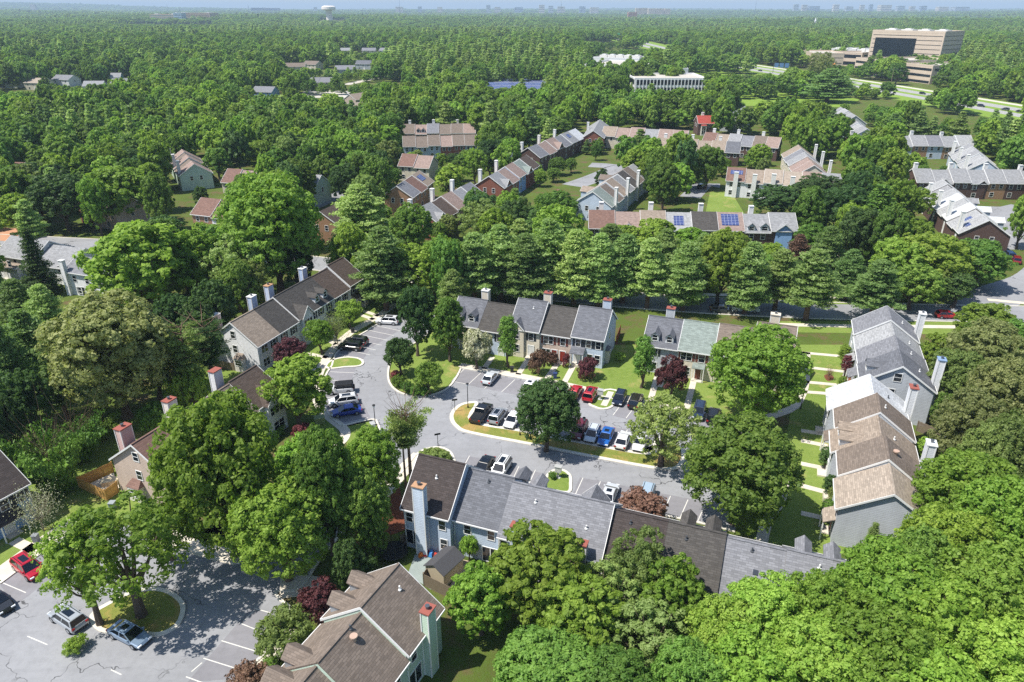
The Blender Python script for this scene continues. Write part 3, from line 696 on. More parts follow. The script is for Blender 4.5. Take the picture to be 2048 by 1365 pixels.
near_row(OC, AN, [
    dict(w=5.9, wall='grey', roof='slate grey', rk='L', e=5.4, a=[('o', .3, 1.35), ('o', .72, 1.35), W(.35), N(.3, .7, 1.5), ('d', .75, DWHITE), ('p', .55, 1.0, 2.5, 1.2)], b=[('c', .5, 1.4, .9, .9, 'red')]),
    dict(w=6.0, wall='cream', roof='grey green', tl=True, a=[('w', .25, 3.4, 1.8, 1.4, BR), ('w', .68, 3.4, 1.0, 1.4, BR), N(.25, .7, 1.6), ('d', .62, DBROWN), ('p', .45, .8, 2.6, 1.0)], b=[]),
    dict(w=6.0, wall='cream', roof='brown', z=.2, tl=True, a=[('w', .25, 3.3, 1.5, 1.4, SHUT), W(.75), N(.3, .7, 1.6), ('d', .7, DWHITE)], b=[('v', .5, .6)]),
    dict(w=6.2, wall='cream', roof='brown', z=.8, y0=1.6, rk='R', tl=True, a=[W(.3), W(.7), ('d', .6, DWHITE)], b=[('c', .45, 1.5, .9, .8, 'tan')]),
], 'from the lawn end behind the big maple', RF)
# row A : along the upper left lot
OA = A(517, 691, 5.5); OA = (OA[0] - .35, OA[1] + .1)
near_row(OA, AT, [
    dict(w=5.9, wall='white', roof='tan', rk='L', r=3.6, a=[('w', .3, 3.4, 1.6, 1.3), W(.75), ('w', .3, .8, 1.6, 1.4), ('d', .75, DBLUE)], b=[('c', .2, 1.6, .9, 1.0, 'white', '#d9c3b8')], L=[N(.5, 6.0, .85, 1.3), N(.5, 3.3, .85, 1.3), ('y', .4, 1.9, .7, 2.5, .9)]),
    dict(w=5.6, wall='white', roof='charcoal', r=3.6, a=[W(.25), W(.75), ('d', .3, DBLUE)], b=[('c', .9, 1.4, .9, .9, 'white', '#b8c8e2')]),
    dict(w=5.9, wall='white', roof='charcoal', z=.3, r=3.6, tl=True, a=[('g', .38, 3.4, .7, None, 1.1, [(-.85, 3.3, .7, 1.4), (0, 3.3, .7, 1.4), (.85, 3.3, .7, 1.4), (0, .8, 1.4, 1.4)]), W(.85)], b=[('c', .75, 1.4, .9, 1.0, 'rust', '#c3cfe4')]),
    dict(w=5.9, wall='white', roof='charcoal', z=.3, r=3.6, a=[('o', .25, 1.4), ('o', .7, 1.4), W(.25), W(.72), N(.25, .7, 1.4), ('p', .5, .95, 2.4, 1.2)], b=[]),
    dict(w=5.8, wall='white', roof='dark brown', z=.2, r=3.6, a=[W(.25), W(.7), N(.3, .7, 1.4), ('d', .75, DBLUE)], b=[('c', .6, 1.4, .9, 1.0, 'white', '#b4c6e4')], tr=True),
    dict(w=5.8, wall='white', roof='dark brown', z=.7, r=3.6, rk='R', tl=True, a=[W(.25), W(.7), ('p', .05, .6, 2.5, 1.4), ('d', .75, DBLUE)], b=[]),
], 'from the gable end beside the purple tree', RF)
# row A2 : behind the big bright tree
a2n = A(264, 888, 8.6); a2f = A(511, 735, 8.6); ang2 = math.atan2(a2f[1] - a2n[1], a2f[0] - a2n[0]); L2 = math.hypot(a2f[0] - a2n[0], a2f[1] - a2n[1])
OA2 = (a2n[0] + 4.5 * math.sin(ang2), a2n[1] - 4.5 * math.cos(ang2))
near_row(OA2, ang2, [
    dict(w=L2 / 4, wall='tan', roof='red brown', D=9, e=5.4, r=3.2, rk='L', a=[W(.3), W(.7), ('d', .6, RED)], b=[('c', .4, 1.7, .95, 1.0, 'red', '#c9aca6')], L=[N(.5, 6.0, .85, 1.25), N(.52, 3.1, .85, 1.3), ('y', .6, 2.0, .4, 2.2, .9)], label='tan townhouse with red brown roof and gable end beside new wooden fence'),
    dict(w=L2 / 4, wall='cream', roof='brown', D=9, e=5.4, r=3.2, a=[W(.3), W(.7)], b=[('c', .75, 1.5, .9, 1.0, 'red', '#ddd5cd')], label='cream townhouse mostly hidden behind the big bright tree, red capped chimney'),
    dict(w=L2 / 4, wall='cream', roof='brown', D=9, e=5.4, r=3.2, a=[W(.3), W(.7)], b=[], label='cream townhouse hidden in the middle of the short row behind the bright tree'),
    dict(w=L2 / 4, wall='white', roof='dark brown', D=9, e=5.5, r=3.2, rk='R', z=.2, a=[('g', .5, 3.6, 1.0, None, 1.0, [(-1, 3.3, .75, 1.3), (0, 3.3, .75, 1.3), (1, 3.3, .75, 1.3), (0, .7, 2.2, 1.3)]), ('d', .12, DWHITE)], b=[('c', .3, 1.5, .9, 1.1, 'red', '#dcdcdf')], label='white townhouse with dark brown roof and front gable beside the round hedge'),
], 'x', RF)
# blue pair at the lower left edge
oc = A(58, 965, 5.4); angb = rad(62)
near_row((oc[0] - 12 * math.cos(angb) - .3, oc[1] - 12 * math.sin(angb)), angb, [
    dict(w=6, wall='blue', roof='black', D=9.6, a=[W(.3), W(.7), ('d', .5, DWHITE)], label='blue townhouse with black roof cut off by the picture edge'),
    dict(w=6, wall='blue', roof='black', D=9.6, rk='R', a=[W(.2), W(.5, 3.35, 1.0, 1.4), W(.82), ('d', .45, DWHITE), ('p', .2, .7, 2.5, 1.5)], b=[], label='blue townhouse with black roof and porch beside the leafless small tree')], 'x', RF)
# row D : right edge of the lot, gable end towards us
fd = A(1673.6, 1014, 5.5); OD = (fd[0] + 9.6 * math.sin(AT) + .3, fd[1] - 9.6 * math.cos(AT))
near_row(OD, AT, [
    dict(w=6.1, wall='grey', roof='light tan', D=10.2, y0=-.6, rk='L', r=3.3, tr=False, L=[N(.32, 1.6, 1.0, 1.4)], b=[('p', .05, .5, 2.7, 1.3), W(.3), W(.7), ('d', .4, RED)], a=[('v', .5, .5)]),
    dict(w=5.8, wall='grey', roof='brown', D=9.2, rk='', tl=True, b=[W(.3), W(.7), ('d', .5, DWHITE)], a=[('f', .5, .75), ('c', .85, 1.4, .95, .4, 'white', '#c9cdd2')], z=.55),
    dict(w=5.7, wall='grey', roof='tan', D=9.8, tl=True, b=[('o', .3, 1.5), ('o', .75, 1.5), W(.3), W(.7), ('d', .5, DWHITE)], a=[('v', .4, .6)], z=.1),
    dict(w=5.6, wall='grey', roof='brown', D=9.2, tl=True, b=[W(.3), W(.7), ('d', .5, DWHITE), ('p', .1, .6, 2.6, 1.3)], a=[('v', .5, .8)], z=.6, tr=True),
    dict(w=6.6, wall='grey', roof='white', D=9.9, b=[W(.3), W(.7), ('d', .5, DWHITE)], a=[('c', .55, 1.4, .95, .5, 'red', '#cfd2d6'), ('v', .5, .5)], z=.1, rk='R'),
], 'from the grey gable end of the right row', RF)
OD2 = (OD[0] + 33.2 * math.cos(AT) + 4.6 * math.sin(AT), OD[1] + 33.2 * math.sin(AT) - 4.6 * math.cos(AT))
near_row(OD2, AT, [
    dict(w=6.2, wall='grey', roof='slate grey', z=.8, rk='L', D=9.8, L=[N(.53, 6.1, 1.0, 1.3), N(.58, 3.3, 1.0, 1.4)], b=[('o', .5, 1.7), W(.3), W(.7)], a=[('c', .45, 1.3, .95, .7, 'blue', '#d3d6da'), ('v', .5, .4)], label='grey gable ended townhouse with slate roof and attic window behind the white roof'),
    dict(w=6.2, wall='grey', roof='grey', z=.5, tl=True, b=[W(.3), W(.7), ('d', .5, DWHITE), ('p', .1, .6, 2.6, 1.4)], a=[('v', .5, .5)], label='townhouse with speckled grey roof behind the attic window gable'),
    dict(w=6.2, wall='grey', roof='silver grey', z=.3, tl=True, b=[W(.3), W(.7), ('p', .1, .6, 2.6, 1.4), ('d', .5, DWHITE)], a=[('v', .4, .4)], label='townhouse with pale silver roof, last but one before the street'),
    dict(w=6.6, wall='grey', roof='grey', z=.7, tl=True, rk='R', b=[W(.3), W(.7), ('d', .5, DWHITE)], a=[('c', .6, 1.3, .95, .4, 'white', '#d6d8da'), ('v', .5, .5)], label='townhouse with speckled grey roof nearest the red car in the street')], 'x', RF)
# row E : backs towards us
OE = A(804, 1022, 5.5); OE = (OE[0] + .12, OE[1] + .35)
E_ = [
    dict(w=5.9, wall='pale blue', roof='black', z=.5, e=5.6, r=3.9, rk='L', tr=True, tl=True, a=[('c', .42, 1.3, .85, -.3, 'rust', '#c4d0de'), ('w', .12, 3.4, .8, 1.25), ('w', .83, 3.4, .8, 1.25), ('s', .18, 0), ('w', .85, .6, .8, 1.4), ('v', .5, .62)], b=[]),
    dict(w=5.8, wall='pale blue', roof='slate grey', y0=.9, r=3.5, D=9.4, a=[('w', .3, 3.4, .8, 1.3), ('w', .8, 3.4, .8, 1.3), ('s', .78, 0), ('v', .5, .8)], b=[('o', .95, 1.35, .3)]),
    dict(w=5.9, wall='pale blue', roof='grey', r=3.6, a=[('w', .12, 3.3, .8, 1.3), ('c', .42, 1.3, .85, -1.6, 'red', '#bccbdb'), ('w', .85, 3.3, .8, 1.3), ('s', .8, 0), ('v', .55, .7)], b=[('o', .35, 1.35, .3)]),
    dict(w=5.9, wall='pale blue', roof='grey', r=3.6, tr=True, a=[('w', .2, 3.3, .8, 1.3), ('c', .62, 1.25, .85, -1.8, 'red', '#a9a9ae'), ('w', .9, 3.3, .8, 1.3), ('s', .3, 0), ('v', .6, .45)], b=[('g', .45, 3.0, .4, None, 1.1)]),
    dict(w=5.9, wall='cream', roof='black', z=-.5, r=3.5, a=[('w', .3, 3.3, .8, 1.3), ('w', .8, 3.3, .8, 1.3), ('v', .35, .8)], b=[]),
    dict(w=6.0, wall='cream', roof='charcoal', z=-.5, r=3.5, a=[('w', .3, 3.3, .8, 1.3), ('w', .8, 3.3, .8, 1.3), ('v', .35, .75)], b=[('o', .3, 1.4, .3), ('o', .75, 1.4, .3)]),
    dict(w=5.9, wall='cream', roof='grey', z=-.8, r=3.5, a=[('w', .15, 3.2, .9, 1.3), ('w', .8, 3.2, .9, 1.3), ('v', .45, .85), ('sky', .55, .5, .5, .5)], b=[]),
    dict(w=6.3, wall='cream', roof='grey', z=-.6, r=3.5, rk='R', a=[('w', .3, 3.2, .9, 1.3), ('v', .5, .8)], b=[('o', .3, 1.4, .3), ('o', .75, 1.4, .3)]),
]
near_row(OE, AN, E_, 'from the tall blue chimney of the back row', RF)
# row F : bottom centre
f0 = A(795, 1133, 8.9); angf = rad(64.5); cf, sf = math.cos(angf), math.sin(angf); DF = 9.2
OF = (f0[0] - 18 * cf + DF / 2 * sf, f0[1] - 18 * sf - DF / 2 * cf)
near_row(OF, angf, [
    dict(w=6.0, wall='pale green', roof='brown', D=DF, z=-.9, y0=.2, r=3.4, a=[('w', .8, 3.3, .8, 1.3), ('s', .5, 0)], b=[('o', .8, 1.9, .35), W(.3)], tr=False),
    dict(w=6.0, wall='pale green', roof='brown', D=DF, z=-.4, r=3.4, a=[('w', .3, 3.3, .8, 1.3), ('w', .75, 3.2, .8, 1.3), ('f', .62, .8), ('v', .7, .95), ('s', .8, 0)], b=[('o', .2, 1.7, .35), W(.4), W(.8)]),
    dict(w=6.0, wall='pale green', roof='brown', D=DF, z=.2, r=3.4, rk='R', tl=True, a=[('c', .55, 1.2, .85, -1.1, 'red', '#b9cdb9'), ('w', .2, 3.3, .8, 1.3), ('s', .2, 0), ('v', .7, .7)], b=[('o', .25, 1.6, .35), ('o', .75, 1.6, .35), W(.5)]),
], 'from the bottom edge of the green walled row', RF)

# ---- rows farther back: ridge end points in the photograph, ridge 8.8 m up
def far_row(p, q, n, roofs, wall, phrase, D=10, feats=None, zr=8.8, ends='LR', vis='a', chim=True, gab=None, wallb=None, flip=False):
    a, b = A(*p, zr), A(*q, zr); ang = math.atan2(b[1] - a[1], b[0] - a[0]); Lr = math.hypot(b[0] - a[0], b[1] - a[1]); wd = Lr / n
    O = (a[0] + D / 2 * math.sin(ang), a[1] - D / 2 * math.cos(ang)); c, s = math.cos(ang), math.sin(ang)
    r = D / 2 * .66
    for i in range(n):
        rf = roofs[i % len(roofs)]; wl = wall[i % len(wall)] if isinstance(wall, (list, tuple)) else wall; dz = (.35, 0, .5, .1, .4)[i % 5] - .2
        u = dict(w=wd - .002, D=D, e=zr - r, r=r, roof=rf, wall=wl, rk=('L' if i == 0 else '') + ('R' if i == n - 1 else ''), tl=True, tr=True, a=[], b=[], L=[], R=[])
        sd = u[vis]; hz = zr - r - 2.1
        sd += [('w', .28, hz, 1.0, 1.4), ('w', .72, hz, 1.0, 1.4), ('w', .3, hz - 2.7, 1.2, 1.4)]
        if gab and i in gab: sd.append(('g', .5, wd * .62, .25, gab[i], .8))
        if feats and i in feats: 
            for sk2, ft in feats[i]: u[sk2].append(ft)
        if chim and i % 2 == 0: u['b' if vis == 'a' else 'a'].append(('c', .5, 1.1, .8, .9, 'white', '#dcdcd8'))
        if i == 0: u['L'] = [('w', .35, hz, .9, 1.4), ('w', .65, hz, .9, 1.4)]
        if i == n - 1: u['R'] = [('w', .5, hz, .9, 1.4)]
        j = (i * wd); u['mark'] = phrase
        for pre in ('along ', 'at the top of ', 'up ', 'of ', 'under '):
            if u['mark'].startswith(pre): u['mark'] = u['mark'][len(pre):]; break
        lb = f"{rf} roofed {wl} townhouse, {ORD[i]} {phrase}"
        house((O[0] + c * j, O[1] + s * j, dz), ang, u, lb, 'brick and siding rows beyond the street', detail=False)
far_row((838, 416), (940, 366), 5, ['light grey', 'dark brown', 'pink brown', 'light grey', 'grey'], 'brick', 'along the row behind the leafless thicket', gab={0: 'blue', 3: None})
far_row((978, 353), (1052, 311), 5, ['light grey', 'pink brown', 'pink brown', 'grey green', 'dark brown'], ['brick', 'brick', 'blue'], 'up the diagonal row of the two tall chimneys', gab={0: None, 3: None})
far_row((1056, 296), (1150, 258), 6, ['grey', 'pink brown', 'pink brown', 'grey', 'light grey', 'white'], 'dark brick', 'up the diagonal row with a pink gable', gab={2: None}, feats={4: [('a', ('sol', .5, .6, 3, 2))]})
far_row((1187, 262), (1200, 240), 1, ['light grey'], 'brick', 'at the top of the diagonal brick row', D=9, gab={})
far_row((1186, 384), (1266, 327), 7, ['grey green', 'brown', 'tan', 'light grey', 'charcoal', 'brown', 'silver grey'], 'pale blue', 'up the pale blue row seen from its gable', D=11.5, vis='b', feats={0: [('L', ('w', .5, 4, 1.6, 1.2)), ('L', ('y', .5, 4, .5, 3.2, 1.2))], 2: [('b', ('g', .5, 4.5, 2.5, 'pale blue', .5))], 5: [('b', ('g', .5, 4.5, 2.5, 'pale blue', .5))]})
far_row((1179, 421), (1588, 428), 8, ['red brown', 'pink brown', 'tan', 'silver grey', 'charcoal', 'pink brown', 'light grey', 'light grey'], 'dark brick', 'along the brick row with blue solar panels', gab={1: 'pale blue', 7: 'blue'}, feats={3: [('a', ('sol', .5, .5, 2.6, 3.2))], 5: [('a', ('sol', .48, .55, 4.4, 3.9))], 6: [('a', ('o', .25, 1.9, .1)), ('a', ('o', .75, 2.2, .1))]})
far_row((1457, 335), (1683, 349), 6, ['red brown', 'tan', 'light tan', 'light tan', 'pink brown', 'light grey'], 'white', 'along the white row seen from behind', chim=False, feats={i: [('a', ('c', .5, 1.3, .8, -.6, 'white', '#d8d8d4'))] + ([('a', ('sol', .5, .6, 4, 1.8))] if i == 0 else []) for i in range(6)})
far_row((1629, 331), (1597, 291), 5, ['pink brown', 'pink brown', 'light grey', 'grey', 'tan'], 'cream', 'up the short row with a pale gable', D=11, vis='b', feats={0: [('L', ('y', .5, 3.4, .5, 3, 1.0))]})
far_row((1209, 253), (1377, 262), 6, ['tan', 'pink brown', 'pink brown', 'light grey', 'pink brown', 'pink brown'], 'cream', 'along the pink roofed row below the low white offices', chim=False, feats={2: [('a', ('c', .7, 1.3, .8, -.6, 'white', '#d8d8d4'))]})
far_row((1315, 276), (1482, 285), 6, ['tan', 'tan', 'tan', 'tan', 'tan', 'slate grey'], 'dark brick', 'along the tan roofed row with a slate end', gab={2: None})
far_row((1412, 265), (1562, 276), 6, ['red brown', 'tan', 'light grey', 'grey', 'brown', 'pink brown'], 'dark brick', 'along the mixed row behind the slate ended one')
far_row((1394, 232), (1425, 232), 1, ['bright red'], 'dark brick', 'under the only bright red roof', D=9, feats={0: [('a', ('y', .35, 2.6, 0, 4.6, 1.0))]})
far_row((1697, 271), (1940, 272), 8, ['light grey', 'light grey', 'grey', 'light grey', 'light grey', 'grey', 'light grey', 'silver grey'], ['tan brick', 'pale blue'], 'along the grey roofed row below the highway')
far_row((1976, 322), (1938, 288), 5, ['silver grey', 'silver grey', 'light grey', 'silver grey', 'light grey'], 'pale blue', 'up the silver roofed row by the plum tree', D=12)
far_row((1826, 338), (2075, 341), 7, ['light grey', 'light grey', 'light grey', 'light grey', 'light grey', 'light grey', 'light grey'], ['dark brick', 'dark brick', 'dark brick', 'dark brick', 'tan brick'], 'along the grey roofed dark brick row', gab={1: None}, feats={3: [('a', ('g', .65, 2.4, .2, 'dark brick', .8)), ('a', ('w', .25, 3.4, 1.2, 1.5))]})
far_row((1979, 441), (1886, 361), 8, ['silver grey', 'silver grey', 'white', 'silver grey', 'white', 'silver grey', 'light grey', 'silver grey'], 'dark brick', 'up the silver roofed row with the blue gable', D=11.5, feats={0: [('b', ('sol', .5, .35, 2.2, 1.4))], 1: [('b', ('sol', .3, .55, 2, 2))], 2: [('a', ('g', .5, 4, 2.2, 'pale blue', .5))], 4: [('a', ('g', .5, 4, 2.2, 'pale blue', .5))], 6: [('a', ('g', .5, 4, 2.2, 'pale blue', .5))]})
far_row((806, 249), (950, 248), 6, ['brown', 'pink brown', 'grey', 'brown', 'brown', 'pink brown'], 'tan brick', 'along the farthest brown roofed row', feats={1: [('a', ('o', .3, 1.6)), ('a', ('o', .7, 1.6))]})
far_row((806, 273), (952, 270), 6, ['brown', 'brown', 'brown', 'pink brown', 'brown', 'brown'], ['pale blue', 'pale blue', 'pale blue', 'brick', 'brick'], 'along the row with pale blue backs', chim=False)
far_row((806, 308), (866, 311), 2, ['red brown', 'pink brown'], 'cream', 'of the low pair before the pale blue backs', chim=False)
far_row((388, 329), (364, 300), 5, ['pink brown', 'brown', 'pink brown', 'brown', 'pink brown'], 'pale green', 'up the stepped row by the green gable', D=10.5)
far_row((457, 338), (514, 341), 2, ['red brown', 'pink brown'], 'cream', 'of the pair peeping from the woods', chim=False)
far_row((560, 346), (642, 352), 3, ['pink brown', 'grey', 'light grey'], 'pale green', 'of the trio by the street bend', chim=False)
far_row((30, 325), (72, 327), 2, ['red brown', 'brown'], 'cream', 'of the pair at the picture edge', chim=False)
far_row((112, 325), (168, 327), 2, ['grey', 'grey'], 'grey', 'of the grey pair behind the round crowned tree', chim=False)
far_row((182, 380), (258, 396), 3, ['pink brown', 'tan', 'tan'], ['brick', 'tan', 'tan'], 'of the deck houses behind a forked trunk', chim=False)
far_row((404, 396), (482, 404), 2, ['red brown', 'red brown'], ['tan brick', 'white'], 'of the brown roofed pair with a red deck', chim=False)
far_row((640, 424), (697, 396), 2, ['dark brown', 'charcoal'], 'tan brick', 'of the tan brick pair above the tall pine', D=9.5, chim=False)
far_row((793, 373), (838, 343), 3, ['grey', 'red brown', 'tan'], 'tan brick', 'of the trio with dark solar panels', D=9.5, feats={2: [('a', ('sol', .4, .55, 4, 2.4))]}, chim=False)
far_row((1462, 228), (1490, 212), 2, ['light grey', 'silver grey'], 'grey', 'of the grey pair hidden by trees', chim=False)
far_row((1712, 232), (1682, 214), 4, ['light grey', 'light grey', 'silver grey', 'light grey'], 'grey', 'up the grey cluster below the grass field', D=11, chim=False)
far_row((1735, 258), (1708, 240), 3, ['light grey', 'silver grey', 'light grey'], 'pale blue', 'of the cluster with the pale blue gable', D=11, chim=False)

# ---- detached houses
def detached(px, py, wd, D, roof, wall, ang, label, z=0, e=5.4, r=3.0, extra=None, zr=8.4):
    x, y = A(px, py, zr); c, s = math.cos(ang), math.sin(ang); hx, hy = wd / 2, D / 2
    O = (x - hx * c + hy * s, y - hx * s - hy * c)
    u = dict(w=wd, D=D, e=e, r=r, roof=roof, wall=wall, rk='LR', a=[('w', .2, 3.2, 1, 1.4), ('w', .5, 3.2, 1, 1.4), ('w', .8, 3.2, 1, 1.4), ('w', .25, .6, 1.4, 1.4), ('d', .55, DWHITE)], b=[], L=[('w', .5, 3.2, 1, 1.4)], R=[('w', .5, 3.2, 1, 1.4)])
    for sd, ft in (extra or ()): u[sd] = u[sd] + [ft]
    house((*O, z), ang, u, label, 'detached houses among the trees', name='detached_house', detail=False)
T0 = terrain
detached(60, 478, 12, 10, 'light grey', 'white', AN, 'white house with pale grey roof at the left picture edge', extra=[('R', ('w', .5, 5.5, .8, 1))], zr=8.2)
detached(28, 508, 9, 7, 'tan', 'white', AN, 'low white house with tan roof at the left picture edge', e=3.2, r=1.6, zr=5)
detached(128, 492, 12, 11, 'light grey', 'white', rad(-18), 'white gabled house between the spire shaped tree and the deck', e=4.4, r=3.0, zr=7.4)
detached(196, 517, 12, 8, 'grey', 'white', rad(-20), 'white house with a deck, partly covered by the big loose tree', e=5.6, r=2.2, zr=7.8, extra=[('a', ('c', .03, 1, .8, .2, 'white')), ('a', ('s', .3, 0))])
for px, py, wd, D, rf, wl, an, lb in (
    (20, 153, 15, 11, 'tan', 'white', .1, 'white house with tan roof at the far left edge'), (75, 156, 16, 12, 'light tan', 'cream', -.2, 'cream house with wide tan roof beside the tall white house'),
    (130, 150, 17, 12, 'grey', 'white', -.3, 'tall white house with grey cross gable beyond the woods'), (188, 162, 14, 10, 'light grey', 'white', .1, 'white house with grey roof beside the tall white house'),
    (245, 157, 15, 10, 'grey', 'grey', .05, 'long grey roofed house before the red flowering tree'), (232, 146, 8, 8, 'light grey', 'blue', .1, 'small bright blue house among the far trees'),
    (80, 143, 14, 9, 'tan', 'cream', .1, 'tan roofed house behind the row of white houses'), (18, 141, 14, 9, 'grey', 'grey', .4, 'grey house behind the white ones at the far left edge'),
    (530, 173, 15, 10, 'grey', 'blue', -.25, 'blue house with grey roof alone among the trees'), (590, 126, 20, 12, 'brown', 'cream', .1, 'brown roofed house in the far wood clearing'),
    (625, 122, 16, 12, 'brown', 'cream', -.4, 'brown hipped house beside the far wood clearing'), (640, 155, 18, 11, 'grey', 'cream', .1, 'grey roofed hall beside the pale car park'),
    (690, 131, 18, 12, 'grey', 'grey', .1, 'grey gabled house above the bending lane'), (730, 121, 17, 12, 'slate grey', 'grey', -.2, 'slate roofed house above the bending lane'),
    (690, 96, 18, 12, 'light grey', 'cream', .2, 'white gabled house in the far street, nearest the tower side'), (738, 96, 18, 12, 'grey', 'cream', .0, 'grey roofed house in the middle of the far street'),
    (772, 96, 16, 12, 'grey', 'grey', -.3, 'grey house at the end of the far street'), (712, 187, 12, 10, 'tan', 'tan', 1.0, 'tan stepped roof showing through dense crowns'),
    (714, 205, 12, 10, 'light tan', 'cream', .8, 'pale roof corner showing through dense crowns'), (395, 128, 14, 9, 'grey', 'grey', .1, 'lone grey roof in the woods below the hospital'), (790, 110, 16, 11, 'brown', 'cream', .2, 'brown house on the bending lane')):
    detached(px, py, wd, D, rf, wl, an, lb)
# ------------------------------------------------------------------ cars
def carpaint(h):
    key = ('car', h)
    if key in MC: return MC[key]
    n = NT('car_paint_' + h.strip('#')); c = lin(h); g = n.obj()
    n.col(n.mix(n.noise(2.5, g, 3), mul(c, .92), mul(c, 1.05))); n.b.inputs['Roughness'].default_value = .28; n.b.inputs['Metallic'].default_value = .15
    n.b.inputs['Coat Weight'].default_value = .8; n.b.inputs['Coat Roughness'].default_value = .06; MC[key] = n.m; return n.m
TYRE = plain('#17181a', .85, .15, 6, name='tyre_rubber'); RIM = plain('#b4b7bb', .35, .05, name='alloy_rim', metal=.7)
LAMP = plain('#e8ecf0', .15, 0, name='headlight_lens'); TAIL = plain('#a01818', .2, 0, name='tail_lens'); CGL = plain('#10161d', .05, 0, name='car_glass', spec=.8); TRIMB = plain('#1b1c1e', .6, .1, name='black_plastic')
def loft(mb, secs, m=0, cap=True):
    """secs: list of closed point rings"""
    n = len(secs[0]); i = len(mb.v)
    for s_ in secs: mb.v += [tuple(p) for p in s_]
    for j in range(len(secs) - 1):
        for q in range(n):
            w_ = (q + 1) % n; mb.f.append((i + j * n + q, i + j * n + w_, i + (j + 1) * n + w_, i + (j + 1) * n + q)); mb.m.append(m)
    if cap:
        mb.f.append(tuple(i + q for q in range(n))[::-1]); mb.m.append(m); mb.f.append(tuple(i + (len(secs) - 1) * n + q for q in range(n))); mb.m.append(m)
CARS = {}
SHAPES = {   # length, width, belt stations (x fraction from tail, z top, half width factor), greenhouse base x0,x1 roof x0,x1, roof z
    'sedan': (4.7, 1.82, [(0, .62, .8), (.02, .9, .92), (.2, .98, 1), (.4, .95, 1), (.66, .93, 1), (.8, .86, .98), (.96, .72, .9), (1, .5, .78)], (.1, .76), (.27, .56), 1.44),
    'coupe': (4.3, 1.8, [(0, .6, .8), (.03, .86, .92), (.2, .92, 1), (.45, .9, 1), (.66, .86, 1), (.85, .78, .97), (.97, .62, .88), (1, .45, .75)], (.12, .7), (.33, .52), 1.32),
    'suv': (4.65, 1.88, [(0, .7, .86), (.02, 1.0, .95), (.2, 1.05, 1), (.5, 1.04, 1), (.7, 1.02, 1), (.82, .98, .98), (.96, .85, .92), (1, .55, .82)], (.03, .78), (.1, .6), 1.68),
    'hatch': (4.2, 1.8, [(0, .65, .84), (.02, .95, .94), (.2, 1.0, 1), (.5, .98, 1), (.7, .95, 1), (.84, .87, .97), (.97, .72, .9), (1, .5, .78)], (.03, .8), (.12, .58), 1.5),
    'pickup': (5.6, 1.98, [(0, .8, .96), (.01, 1.12, .97), (.3, 1.14, 1), (.5, 1.12, 1), (.72, 1.12, 1), (.82, 1.1, .99), (.97, 1.0, .95), (1, .6, .88)], (.36, .8), (.4, .66), 1.86),
    'jeep': (4.4, 1.88, [(0, .7, .95), (.01, 1.12, .96), (.3, 1.13, 1), (.6, 1.12, 1), (.7, 1.1, .97), (.72, 1.08, .82), (.97, 1.05, .78), (1, .65, .75)], (.02, .71), (.03, .64), 1.84),
    'van': (5.9, 2.0, [(0, .8, .96), (.01, 1.3, .97), (.4, 1.32, 1), (.7, 1.3, 1), (.82, 1.2, .99), (.95, 1.0, .95), (1, .6, .88)], (.02, .88), (.03, .72), 2.4)}
